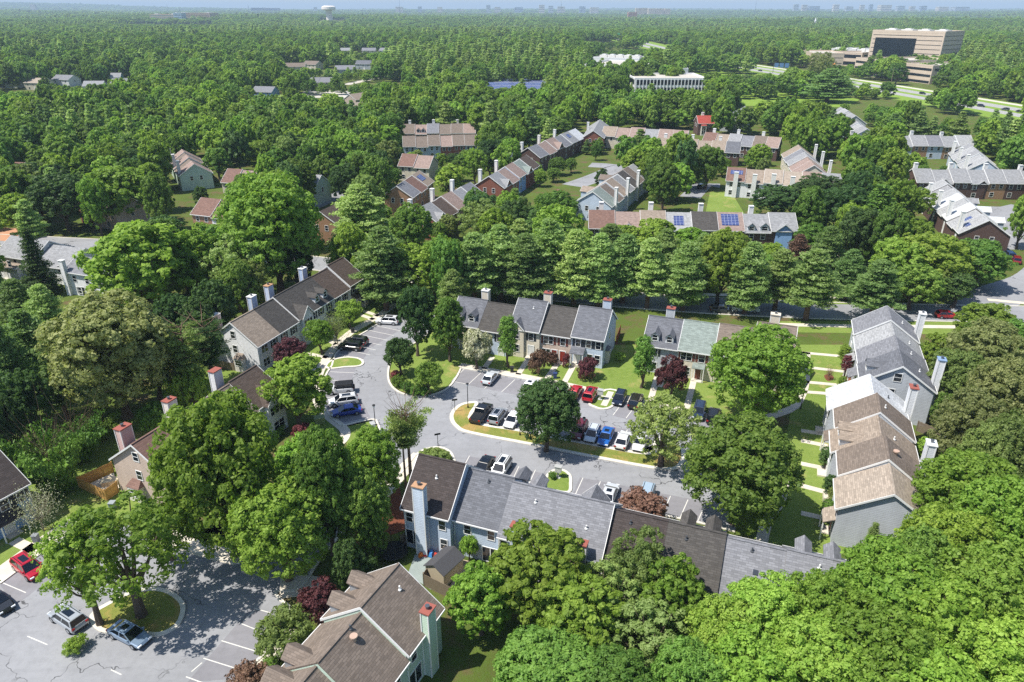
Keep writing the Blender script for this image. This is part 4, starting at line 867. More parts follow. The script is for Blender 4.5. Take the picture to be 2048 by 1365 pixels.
def car_proto(kind):
    if kind in CARS: return CARS[kind]
    Lc, Wd, st, (g0, g1), (r0, r1), zr = SHAPES[kind]; X = lambda f: (f - .5) * Lc; hw = Wd / 2; out = {}
    b = MB(); secs = []
    for f, zt, k in st:
        h = hw * k; x = X(f); zb = .3 if 0 < f < 1 else .36
        secs.append([(x, -h * .9, zb), (x, -h, zb + .15), (x, -h, zt * .72), (x, -h * .97, zt * .92), (x, -h * .86, zt), (x, h * .86, zt), (x, h * .97, zt * .92), (x, h, zt * .72), (x, h, zb + .15), (x, h * .9, zb)])
    loft(b, secs)
    zb = st[3][1] - .03; bw, rw = hw * .9, hw * .74 if kind not in ('jeep', 'van') else hw * .82
    # roof and pillars in body colour
    x0, x1, q0, q1 = X(g0), X(g1), X(r0), X(r1); mm = (q1 - q0) * .5
    ring = lambda z, a, c, wv: [(a, -wv * .9, z), (a + .12, -wv, z), (c - .12, -wv, z), (c, -wv * .9, z), (c, wv * .9, z), (c - .12, wv, z), (a + .12, wv, z), (a, wv * .9, z)]
    rm_ = 1 if kind == 'jeep' else 0
    loft(b, [ring(zr - .07, q0 - .06, q1 + .06, rw + .04), ring(zr - .02, q0, q1, rw), ring(zr, q0 + .12, q1 - .15, rw * .86)], rm_)
    for sy in (-1, 1):
        for (xa, xb) in ((x0, q0), (x1, q1), (x0 + (x1 - x0) * .5, q0 + (q1 - q0) * .52)):
            t = .05 if xa != x0 else .1
            b.hexa([(xa - t, sy * bw - .03, zb), (xa + t, sy * bw - .03, zb), (xa + t, sy * bw + .03, zb), (xa - t, sy * bw + .03, zb), (xb - t, sy * rw - .03, zr - .05), (xb + t, sy * rw - .03, zr - .05), (xb + t, sy * rw + .03, zr - .05), (xb - t, sy * rw + .03, zr - .05)], rm_)
        b.box(x1 - .35, x1 - .15, sy * (hw + .02) - .1, sy * (hw + .02) + .1, zb + .02, zb + .16)
    if kind == 'pickup':
        b.box(X(.02), X(.35), -hw * .8, hw * .8, 1.1, 1.17, 1)
    if kind == 'jeep':
        b.tube([(X(0) - .25, 0, .95), (X(0) + .02, 0, .95)], .38, 14, 1)
    for fx in (.0, 1.0):      # bumpers and number plates
        s = -1 if fx == 0 else 1; x = X(fx) + s * .02
        b.box(min(x, x - s * .18), max(x, x - s * .18), -hw * .74, hw * .74, .34, .5, 1)
    if kind in ('suv', 'hatch', 'van'): 
        for sy in (-1, 1): b.box(q0 + .1, q1 - .1, sy * rw * .8 - .03, sy * rw * .8 + .03, zr - .01, zr + .05, 1)
    out['body'] = b.mesh('car_body', [WHITE, TRIMB], False)
    def quad(name, pts): m = MB(); m.face(pts); m.face([(p[0], p[1], p[2] - .004) for p in pts][::-1]); return m.mesh(name, CGL, False)
    z1 = zr - .06; i = .03
    out['windscreen'] = quad('windscreen', [(x1, -bw + i, zb), (x1, bw - i, zb), (q1 + .02, rw - i, z1), (q1 + .02, -rw + i, z1)])
    out['rear_window'] = quad('rear_window', [(x0, bw - i, zb), (x0, -bw + i, zb), (q0 - .02, -rw + i, z1), (q0 - .02, rw - i, z1)])
    for sy in (-1, 1):
        out['side_window' + ('' if sy < 0 else '_2')] = quad('side_window', [(x0, sy * bw, zb), (x1, sy * bw, zb), (q1, sy * rw, z1), (q0, sy * rw, z1)])
    if kind not in ('pickup', 'jeep', 'van'):
        m = MB(); m.box(q0 + mm * .55, q1 - .3, -rw * .5, rw * .5, zr - .004, zr + .006); out['sunroof'] = m.mesh('sunroof', CGL, False)
    wr = .34 if kind in ('sedan', 'coupe', 'hatch') else .39
    m = MB(); m.tube([(0, -.11, 0), (0, .11, 0)], wr, 16, 0); m.tube([(0, -.118, 0), (0, .118, 0)], wr * .62, 12, 1); out['wheel'] = m.mesh('wheel', [TYRE, RIM], False)
    out['wpos'] = [(X(.18), s * (hw - .1), wr) for s in (-1, 1)] + [(X(.81), s * (hw - .1), wr) for s in (-1, 1)]
    m = MB(); m.box(-.16, .06, -.2, .2, -.07, .07); out['headlight'] = m.mesh('headlight', LAMP, False)
    m = MB(); m.box(-.06, .1, -.14, .14, -.1, .1); out['tail_light'] = m.mesh('tail_light', TAIL, False)
    fz = st[-2][1] * .86; out['hpos'] = [(X(.985), s * hw * .66, fz - .04) for s in (-1, 1)]; tz = st[1][1] * .84; out['tpos'] = [(X(.005), s * hw * .76, tz) for s in (-1, 1)]
    CARS[kind] = out; return out
def car(px, py, heading, kind, color, label, roofcol=None, z=0, name='parked_car', group='cars parked around the townhouses', sunroof=True, world=None, full=True):
    x, y = world or A(px, py, .5); p = car_proto(kind); T = tag(empty(name, (x, y, z), heading), label, {'pickup': 'pickup', 'suv': 'car', 'van': 'van'}.get(kind, 'car'), group)
    b = link('body', p['body'], T); b.material_slots[0].link = 'OBJECT'; b.material_slots[0].material = carpaint(color)
    if full:
        for k in ('windscreen', 'rear_window'): link(k, p[k], T)
        link('side_window', p['side_window'], T); link('side_window', p['side_window_2'], T)
        if sunroof and 'sunroof' in p: link('sunroof', p['sunroof'], T)
        for q in p['wpos']: link('wheel', p['wheel'], T, q)
        for q in p['hpos']: link('headlight', p['headlight'], T, q)
        for q in p['tpos']: link('tail_light', p['tail_light'], T, q)
    else:
        link('windscreen', p['windscreen'], T); link('rear_window', p['rear_window'], T); link('side_window', p['side_window'], T); link('side_window', p['side_window_2'], T)
        for q in p['wpos']: link('wheel', p['wheel'], T, q)
    return T
UP, DN = AT, AT + PI; LF = AN + PI; RT = AN
car(775, 643, rad(172), 'suv', '#e4e6e8', 'white hatchback with black glass alone at the top bay of the lot')
car(712, 684, rad(166), 'suv', '#3c3e42', 'dark grey car, upper of the two side by side along the white row', sunroof=True)
car(701, 694, rad(168), 'suv', '#1d1f22', 'black car, lower of the two side by side along the white row')
car(680, 780, rad(190), 'jeep', '#dddfe1', 'white boxy off-roader with dark hard top', z=0)
car(687, 803, rad(196), 'suv', '#e4e5e6', 'white car between the boxy off-roader and the blue sedan')
car(693, 823, rad(198), 'sedan', '#1b3a9a', 'deep blue sedan in the end bay by the curved kerb', sunroof=False)
car(668, 918, rad(-14), 'sedan', '#2e3a4c', 'dark blue car half hidden under the big bright tree', sunroof=False)
car(640, 942, rad(-12), 'suv', '#d9dbde', 'white car half hidden under the big bright tree')
car(981, 756, UP, 'sedan', '#c9ced2', 'silver sedan in the bays below the striped lawn, nose to the sidewalk', sunroof=False)
car(1061, 771, UP, 'sedan', '#e6e7e8', 'white car beside the round dark green island tree')
car(1149, 785, UP, 'sedan', '#b81f2d', 'red sedan beside the red off-road car', sunroof=False)
car(1181, 789, UP, 'suv', '#b3202c', 'red off-road car with roof rails by the mailbox strip')
car(1239, 797, DN, 'hatch', '#1a2236', 'navy hatchback nose out beside the mailbox strip', sunroof=False)
car(1271, 803, UP, 'suv', '#2c2827', 'dark brown black car next to the navy hatchback', sunroof=False)
car(1398, 824, DN, 'suv', '#28364e', 'slate blue car partly under the big maple', sunroof=False)
car(1427, 833, UP, 'suv', '#1c1e22', 'black car with tall red tail lamps under the big maple', sunroof=False)
car(963, 828, UP, 'pickup', '#1d1e21', 'black pickup with a covered bed on the island')
car(996, 833, UP, 'suv', '#9da2aa', 'grey car with a dark glass roof beside the black pickup')
car(1026, 840, DN, 'sedan', '#e2e3e4', 'white sedan half under the round island tree', sunroof=False)
car(1158, 862, DN, 'suv', '#6d1f2c', 'maroon car in the shade of the round island tree', sunroof=False)
car(1185, 869, DN, 'hatch', '#ccd3da', 'silver blue hatchback beside the bright blue car', sunroof=False)
car(1212, 874, DN, 'sedan', '#1f5fae', 'bright blue sedan on the island')
car(1246, 881, UP, 'sedan', '#e6e6e6', 'plain white sedan with its back to the kerb strip', sunroof=False)
car(1280, 886, DN, 'coupe', '#dcdcdc', 'small white sports car under the yellowish tree', sunroof=False)
car(968, 934, DN, 'sedan', '#17181a', 'black sedan behind the dark roof, partly hidden')
car(1002, 938, DN, 'suv', '#e4e4e2', 'white car with a sunroof beside the black sedan')
car(1219, 989, UP, 'sedan', '#cfd2d4', 'silver sedan with a sunroof beside the russet shrub')
car(1292, 996, DN, 'suv', '#a8bccf', 'pale blue car behind the russet shrub', sunroof=False)
car(57, 1137, rad(-33), 'suv', '#b31229', 'crimson car with a sunroof by the lower sidewalk')
car(-6, 1203, rad(-33), 'sedan', '#2a2c2f', 'dark car cut by the picture edge', sunroof=False)
car(259, 1270, rad(-26), 'sedan', '#7c90a6', 'blue grey sedan in dappled shade below the loose tree')
car(136, 1238, rad(150), 'suv', '#a6abb0', 'silver car hidden under the loose tree')
car(1893, 631, rad(-3), 'hatch', '#c01a2c', 'red hatchback in the street behind the right row', sunroof=False)
car(1936, 634, rad(-5), 'suv', '#16171a', 'black car in shade behind the red hatchback')
car(1442, 621, rad(-8), 'suv', '#3a3f46', 'dark car in the street under the pines')
car(1490, 619, rad(-8), 'van', '#b9c8cf', 'pale box van parked in the street under the pines')
car(2033, 521, rad(60), 'suv', '#8c1820', 'red car in the court by the blue gable', full=False); car(2018, 511, rad(75), 'suv', '#34507e', 'blue car in the court by the blue gable', full=False)
car(392, 505, rad(-10), 'sedan', '#e2e4e6', 'white car on the lane behind the loose tree', full=False); car(985, 422, rad(68), 'suv', '#17181a', 'black car in shade behind the leafless thicket', full=False)
car(1118, 385, rad(65), 'sedan', '#a23a32', 'rust red car in the inner court', full=False); car(1402, 374, rad(60), 'suv', '#2b2e33', 'dark car by the mid court path', full=False); car(1655, 1, 0, 'sedan', '#222222', 'x', full=False, world=(-30, 152.6)).__setitem__('label', 'dark car in the street left of the pines')
for k, (px, py, kd, cl, lb) in enumerate(((1520, 142, 'sedan', '#30343a', 'dark car alone on the near highway lanes'), (1845, 188, 'suv', '#1d2024', 'black car leading on the far highway lanes'), (1880, 195, 'sedan', '#d8dadc', 'white car behind the black one on the highway'),
    (1905, 199, 'suv', '#c9ccd0', 'silver car in the highway queue'), (1916, 206, 'sedan', '#a8392f', 'red car in the highway queue'), (1942, 204, 'suv', '#dfe1e3', 'white car in the highway queue, ahead of a second white one'), (1935, 211, 'sedan', '#d5d8da', 'white car low in the highway queue'),
    (1962, 213, 'suv', '#22262b', 'dark car after the white queue'), (2010, 220, 'suv', '#454a50', 'grey car near the frame edge on the highway'), (2040, 224, 'sedan', '#2a2d31', 'dark car nearest the frame edge on the highway'), (1428, 116, 'van', '#c0392b', 'red van far up the highway'), (1387, 117, 'sedan', '#33373c', 'dark car far up the highway'))):
    car(px, py, rad(-63 if k % 2 else 117), kd, cl, lb, full=False, name='highway_car', group='cars on the highway', z=.17)

# ------------------------------------------------------------------ street furniture and yards
def lamp(px, py, h, label):
    x, y = A(px, py); T = tag(empty('street_lamp', (x, y, .1)), label, 'street lamp', 'lamp posts of the parking lot')
    m = MB(); m.tube([(0, 0, 0), (0, 0, h)], [.07, .05], 8); m.tube([(0, 0, 0), (0, 0, .35)], .12, 8); m.build('post', BLACK, T)
    m = MB(); m.tube([(0, 0, h), (0, 0, h + .08), (0, 0, h + .38), (0, 0, h + .45)], [.1, .17, .2, .06], 10); m.build('lantern', plain('#c9cdd2', .3, .05), T); 
    m = MB(); m.tube([(0, 0, h + .45), (0, 0, h + .52), (0, 0, h + .6)], [.26, .2, .03], 10); m.build('lamp_cap', BLACK, T)
for a in ((936, 817, 3.9, 'black lamp post on the island nose beside the pickup'), (1601, 819, 4.0, 'black lamp post on the lawn before the right row'), (838, 788, 3.0, 'lamp post inside the round lawn kerb'), (1166, 882, 3.4, 'lamp post in front of the maroon car'), (1326, 934, 3.2, 'lamp post below the yellowish tree'), (751, 851, 3.0, 'lamp post at the corner of the small lawn'), (1040, 872, 2.6, 'short post beside the round island tree')): lamp(*a)
def sign(px, py, h, label, col=DARK):
    x, y = A(px, py); T = tag(empty('street_sign', (x, y, .05), rad(20)), label, 'sign', 'sign posts of the lot')
    m = MB(); m.box(-.04, .04, -.04, .04, 0, h); m.build('post', STEEL, T); m = MB(); m.box(-.45, .45, -.055, -.043, h - .3, h); m.build('sign_plate', col, T)
sign(910, 824, 2.3, 'dark street sign on the island kerb'); sign(876, 893, 2.2, 'thin sign post by the kerb of the planted islet')
def mailbox(px, py, label, rz=AN):
    x, y = A(px, py); T = tag(empty('mailbox_cluster', (x, y, .1), rz), label, 'mailbox', 'mailbox clusters')
    m = MB(); m.box(-.12, .12, -.12, .12, 0, .9); m.box(-.35, .35, -.3, .3, -.02, .06); m.build('pedestal', plain('#b9bab8', .5), T)
    m = MB(); m.box(-.42, .42, -.28, .28, .9, 1.75); m.build('cabinet', plain('#d9d9d5', .5), T); m = MB(); m.box(-.5, .5, -.36, .36, 1.75, 1.82); m.build('lid', plain('#a9aaa8', .5), T)
    m = MB()
    for i in range(3):
        for j in range(4): m.box(-.38 + .26 * i, -.16 + .26 * i, -.292, -.281, .96 + .19 * j, 1.11 + .19 * j)
    m.build('door_panel', plain('#b8b9b6', .4), T)
mailbox(1200, 800, 'grey mailbox cluster on the strip between red and navy cars'); mailbox(1116, 956, 'mailbox cluster on the islet behind the grey roofs'); mailbox(747, 868, 'mailbox cluster at the edge of the small curved lawn', rad(-60))
walk([(1207, 813), (1222, 785)], 1.0, 'mailbox_pad', .13, smoothk=0)
def crate(px, py, sx, sy, h, mat, label, name, cat, rz=0, lid=None):
    x, y = A(px, py); T = tag(empty(name, (x, y, 0), rz), label, cat); m = MB(); m.hexa([(-sx / 2 * .92, -sy / 2 * .92, 0), (sx / 2 * .92, -sy / 2 * .92, 0), (sx / 2 * .92, sy / 2 * .92, 0), (-sx / 2 * .92, sy / 2 * .92, 0), (-sx / 2, -sy / 2, h), (sx / 2, -sy / 2, h), (sx / 2, sy / 2, h), (-sx / 2, sy / 2, h)]); m.build('body', mat, T)
    m = MB(); m.box(-sx / 2 - .04, sx / 2 + .04, -sy / 2 - .04, sy / 2 + .04, h, h + .08); m.build('lid', lid or mat, T); return T
BIN = plain('#2b2d2f', .6, .1, name='bin_plastic')
crate(640, 846, 1.5, 1.2, 1.0, plain('#8f9a6a', .6), 'olive utility cabinet on the lawn beside the bent sidewalk', 'utility_cabinet', 'utility box', rad(20))
crate(1024, 745, .6, .6, 1.05, BIN, 'black wheeled bin at the lawn edge of the middle row', 'wheelie_bin', 'bin'); crate(1110, 757, .6, .6, 1.0, plain('#2c3f6b', .6), 'blue wheeled bin on the front walk of the tan house', 'wheelie_bin', 'bin')
crate(706, 666, .6, .6, 1.0, BIN, 'black bin on the verge above the two dark cars', 'wheelie_bin', 'bin'); crate(671, 683, .7, .7, 1.0, plain('#6d7378', .6), 'grey bin beside the upper sidewalk', 'wheelie_bin', 'bin')
crate(74, 1084, .6, .6, 1.0, plain('#85898c', .6), 'grey bin by the lower left garden path', 'wheelie_bin', 'bin'); crate(227, 1018, .7, .7, 1.0, plain('#90989c', .6), 'pale bin on the grass below the bay window', 'wheelie_bin', 'bin')
def fence(pts, h, mat, label, world=False, pitch=.16, z=0, group='garden fences'):
    p = pts if world else P2(pts); o = p[0]; T = tag(empty('fence', (*o, z)), label, 'fence', group); m = MB(); posts = []
    for a, b in zip(p, p[1:]):
        d = Vector((b[0] - a[0], b[1] - a[1])); n = max(2, int(d.length / pitch)); u_ = d / n; e = u_.normalized(); nn = Vector((-e.y, e.x)) * .02
        for k in range(n):
            s = Vector((a[0] - o[0], a[1] - o[1])) + u_ * k; t = s + u_ * .86; hh = h + random.uniform(-.03, .03)
            m.hexa([(*(s - nn), 0), (*(t - nn), 0), (*(t + nn), 0), (*(s + nn), 0), (*(s - nn), hh), (*(t - nn), hh), (*(t + nn), hh), (*(s + nn), hh)])
        for zz in (.35, h - .35):
            s = Vector((a[0] - o[0], a[1] - o[1])); t = s + d; s += nn * 1.2; t += nn * 1.2
            m.hexa([(*(s), zz), (*(t), zz), (*(t + nn * 3), zz), (*(s + nn * 3), zz), (*(s), zz + .09), (*(t), zz + .09), (*(t + nn * 3), zz + .09), (*(s + nn * 3), zz + .09)])
        posts += [a]
    m.build('fence_boards', mat, T); posts.append(p[-1])
    for q in posts:
        pm = MB(); x, y = q[0] - o[0], q[1] - o[1]; pm.box(x - .06, x + .06, y - .06, y + .06, 0, h + .1); pm.build('post', mat, T)
fence([(228, 945), (160, 976), (214, 1002), (238, 985)], 1.7, WOODF, 'new yellow wooden fence round the deck of the tan house')
ngon_obj('deck', P2([(228, 950), (172, 976), (214, 998), (240, 980)]), .35, plain('#d8cdb8', .8, .1))
crate(222, 972, 2.0, 1.0, .9, plain('#d6c7a6', .7), 'pale storage box inside the new wooden fence', 'storage_box', 'box', rad(20))
fence([(1232, 690), (1240, 668)], 1.8, WOODR, 'red brown fence panel behind the blue end house'); fence([(1268, 724), (1290, 678)], 1.6, WOODG, 'weathered fence beside the dormer house'); 
fence([(848, 1172), (905, 1200)], 1.7, WOODG, 'grey weathered fence below the shaded yard'); fence([(848, 1170), (888, 1118), (900, 1100)], 1.7, WOODG, 'grey fence between the shaded yard and the shed'); fence([(803, 1094), (812, 1088)], 1.7, WOODG, 'short fence stub beside the tall chimney')
fence([(430, 735), (470, 742), (468, 720)], 1.5, WOODG, 'grey picket fence below the gable with the bay window')
for pts, mt, lb in (([(1840, 742), (1895, 752), (1902, 722), (1868, 700)], WOODR, 'red stained fence round the yard with the white sail'), ([(1862, 782), (1916, 797), (1918, 830)], WOODG, 'grey fence round the green play mat'), ([(1838, 842), (1900, 855), (1935, 850)], WOODG, 'long grey fence beyond the red capped chimney'), ([(1832, 862), (1895, 888)], WOODG, 'slatted grey fence in the narrow yard'), ([(1850, 905), (1885, 915)], WOODG, 'short grey fence by the lowest white chimney')):
    fence(pts, 1.7, mt, lb)
def shed(px, py, w_, d_, h, wall, roof, rz, label, doors=True):
    x, y = A(px, py); T = tag(empty('garden_shed', (x, y, 0), rz), label, 'shed', 'garden sheds'); m = MB(); r = w_ * .28
    L = [(-w_ / 2, -d_ / 2, 0), (w_ / 2, -d_ / 2, 0), (w_ / 2, -d_ / 2, h), (0, -d_ / 2, h + r), (-w_ / 2, -d_ / 2, h)]; R = [(p[0], d_ / 2, p[2]) for p in L]
    m.face(L); m.face(R[::-1])
    for i in range(5): j = (i + 1) % 5; m.face([L[i], R[i], R[j], L[j]])
    m.build('wall', wall, T); m = MB(); o = .18; t = .07; sl = r / (w_ / 2)
    for sx in (-1, 1):
        a = [(sx * (w_ / 2 + o), -d_ / 2 - o, h - o * sl + .02), (0, -d_ / 2 - o, h + r + .02), (0, d_ / 2 + o, h + r + .02), (sx * (w_ / 2 + o), d_ / 2 + o, h - o * sl + .02)]
        up = [(p[0], p[1], p[2] + t) for p in a]; m.hexa(a + up) if sx > 0 else m.hexa(a[::-1] + up[::-1])
    m.build('roof', roof, T)
    if doors:
        for sx in (-1, 1):
            m = MB(); x0, x1 = sorted((sx * .03, sx * w_ * .3)); m.box(x0, x1, -d_ / 2 - .04, -d_ / 2 - .004, .1, h * .9); m.build('door', plain('#4a4540', .7), T)
shed(1882, 782, 3.2, 2.6, 2.2, plain('#b5ab98', .7), plain('#8b847a', .8), AN, 'tan garden shed with dark double doors behind the slate gable'); shed(890, 1150, 2.6, 3.4, 2.0, plain('#b3a78e', .7), plain('#4a4a4d', .8), rad(-35), 'dark roofed shed in the yard behind the blue row', False)
# shade sail, play mat, umbrella, toys, trampoline
x, y = A(1885, 728); T = tag(empty('shade_sail', (x, y, 0), AN), 'white shade sail stretched over the red fenced yard', 'shade sail'); m = MB()
for a, b in (((-2.2, -1.2), 0), ((2.2, -1.5), 0), ((1.4, 1.6), 0)): m.tube([(*a, 0), (*a, 2.3)], .05, 6)
m.build('poles', STEEL, T); m = MB(); m.face([(-2.2, -1.2, 2.3), (2.2, -1.5, 2.2), (1.4, 1.6, 2.35)]); m.face([(-2.2, -1.2, 2.28), (1.4, 1.6, 2.33), (2.2, -1.5, 2.18)]); m.build('canvas', plain('#ece8e0', .8), T)
ngon_obj('play_mat', P2([(1878, 816), (1900, 820), (1906, 838), (1880, 832)]), .06, plain('#6f9f3f', .8))
x, y = A(1915, 905); T = tag(empty('shade_canopy', (x, y, 0), rad(10)), 'grey angular shade canopy among shrubs by the right row', 'canopy'); m = MB(); m.hexa([(-1.8, -1.2, 2.0), (1.8, -1.2, 2.3), (1.8, 1.2, 2.5), (-1.8, 1.2, 2.1), (-1.8, -1.2, 2.06), (1.8, -1.2, 2.36), (1.8, 1.2, 2.56), (-1.8, 1.2, 2.16)]); m.build('canvas', plain('#b8bcc0', .8), T)
for a in ((-1.7, -1.1), (1.7, -1.1), (1.7, 1.1), (-1.7, 1.1)): m = MB(); m.tube([(*a, 0), (*a, 2.1)], .05, 6); m.build('post', STEEL, T)
for px, py, cl, s, lb in ((842, 1114, '#c9722e', .6, 'orange toy beside the blue townhouse patio door'), (853, 1110, '#c8202f', .8, 'red toy car below the tall blue chimney'), (863, 1112, '#3f86c8', .7, 'blue toy slide below the tall blue chimney'), (872, 1116, '#c94a3a', .65, 'coral toy next to the fence of the shaded yard'), (850, 1330, '#b23a30', .5, 'small red toy by the green wall')):
    x, y = A(px, py); T = tag(empty('garden_toy', (x, y, .03), random.uniform(0, 3)), lb, 'toy', 'toys in the yards'); m = MB(); m.hexa([(-s / 2, -s / 3, 0), (s / 2, -s / 3, 0), (s / 2, s / 3, 0), (-s / 2, s / 3, 0), (-s / 3, -s / 4, s * .8), (s / 4, -s / 4, s), (s / 4, s / 4, s), (-s / 3, s / 4, s * .8)]); m.build('body', plain(cl, .4), T)
    m = MB(); m.tube([(-s * .3, -s * .38, s * .12), (-s * .3, s * .38, s * .12)], s * .13, 8); m.build('axle', BLACK, T)
x, y = A(788, 1112); T = tag(empty('trampoline', (x, y, 0)), 'trampoline with a black net beside the blue townhouse', 'trampoline'); m = MB(); m.tube([(0, 0, .75), (0, 0, .8)], 1.5, 20); m.build('jump_mat', BLACK, T); m = MB()
ring = [(1.6 * math.cos(t * PI / 10), 1.6 * math.sin(t * PI / 10), .8) for t in range(21)]; m.tube(ring, .06, 6); m.tube([(p[0], p[1], 2.4) for p in ring], .03, 5)
for t in range(0, 20, 2): m.tube([(*ring[t][:2], 0), (*ring[t][:2], 2.4)], .035, 5)
for t in range(0, 20): m.tube([(*ring[t][:2], .8), (*ring[t][:2], 2.4)], .008, 3)
m.build('frame', DARK, T)
# utility poles and wires across the middle distance
def pole(px, py, h, label, arm=True):
    x, y = A(px, py); T = tag(empty('utility_pole', (x, y, terrain(x, y)), rad(60)), label, 'utility pole', 'utility poles'); m = MB(); m.tube([(0, 0, 0), (0, 0, h)], [.2, .14], 7); m.build('post', WOODG, T)
    m = MB(); m.box(-1.3, 1.3, -.08, .08, h - 1.0, h - .8); m.build('crossarm', WOODG, T); return (x, y, h + terrain(x, y))
pp = [pole(1640, 205, 12, 'utility pole on the grass field'), pole(1780, 176, 15, 'tall utility pole at the highway verge'), pole(1944, 190, 13, 'utility pole before the right hand woods'), pole(1485, 190, 14, 'utility pole standing in the grass field')]
qq = [pole(20, 140, 14, 'utility pole at the far left'), pole(340, 150, 14, 'utility pole by the red flowering tree'), pole(615, 182, 13, 'utility pole by the pale car park'), pole(745, 160, 13, 'utility pole by the bending lane')]
def wire(a, b, label, sag=2.0):
    T = tag(empty('overhead_wire', a), label, 'wire', 'overhead wires')
    for d in (-1.1, 1.1):
        m = MB(); pts = []
        for k in range(13):
            t = k / 12; pts.append(((b[0] - a[0]) * t + d * .5, (b[1] - a[1]) * t + d * .86, (b[2] - a[2]) * t - sag * 4 * t * (1 - t) - .8))
        m.tube(pts, .045, 4); m.build('strand', STEEL, T)
wire(pp[3], pp[0], 'overhead wire crossing the grass field'); wire(pp[0], pp[1], 'overhead wire rising to the tall pole'); wire(pp[1], pp[2], 'overhead wire along the highway'); wire(qq[0], qq[1], 'overhead wire above the white houses'); wire(qq[1], qq[2], 'overhead wire above the middle woods'); wire(qq[2], qq[3], 'overhead wire near the pale car park')
# ------------------------------------------------------------------ trees
def leaf_mesh(name, pos, nrm, size, tint, aspect=.62, mat=None):
    """one small pointed face per leaf spray; arrays of N"""
    n = len(pos); nrm = nrm / (np.linalg.norm(nrm, axis=1, keepdims=True) + 1e-9)
    rv = RNG.normal(size=(n, 3)); a = np.cross(nrm, rv); a /= np.linalg.norm(a, axis=1, keepdims=True) + 1e-9; b = np.cross(nrm, a)
    s = size[:, None]; v = np.stack([pos - a * s * .5, pos + b * s * .5 * aspect - a * s * .06 + nrm * s * .06, pos + a * s * .5, pos - b * s * .5 * aspect - a * s * .06 + nrm * s * .06], 1).reshape(-1, 3)
    me = bpy.data.meshes.new(name); me.vertices.add(4 * n); me.vertices.foreach_set('co', v.astype(np.float32).ravel())
    me.loops.add(4 * n); me.loops.foreach_set('vertex_index', np.arange(4 * n, dtype=np.int32)); me.polygons.add(n)
    me.polygons.foreach_set('loop_start', np.arange(0, 4 * n, 4, dtype=np.int32)); me.polygons.foreach_set('loop_total', np.full(n, 4, dtype=np.int32))
    at = me.attributes.new('tint', 'FLOAT', 'FACE'); at.data.foreach_set('value', tint.astype(np.float32)); me.materials.append(mat or FOL['green']); me.update(calc_edges=True); return me
def unit(v): return v / (np.linalg.norm(v, axis=-1, keepdims=True) + 1e-9)
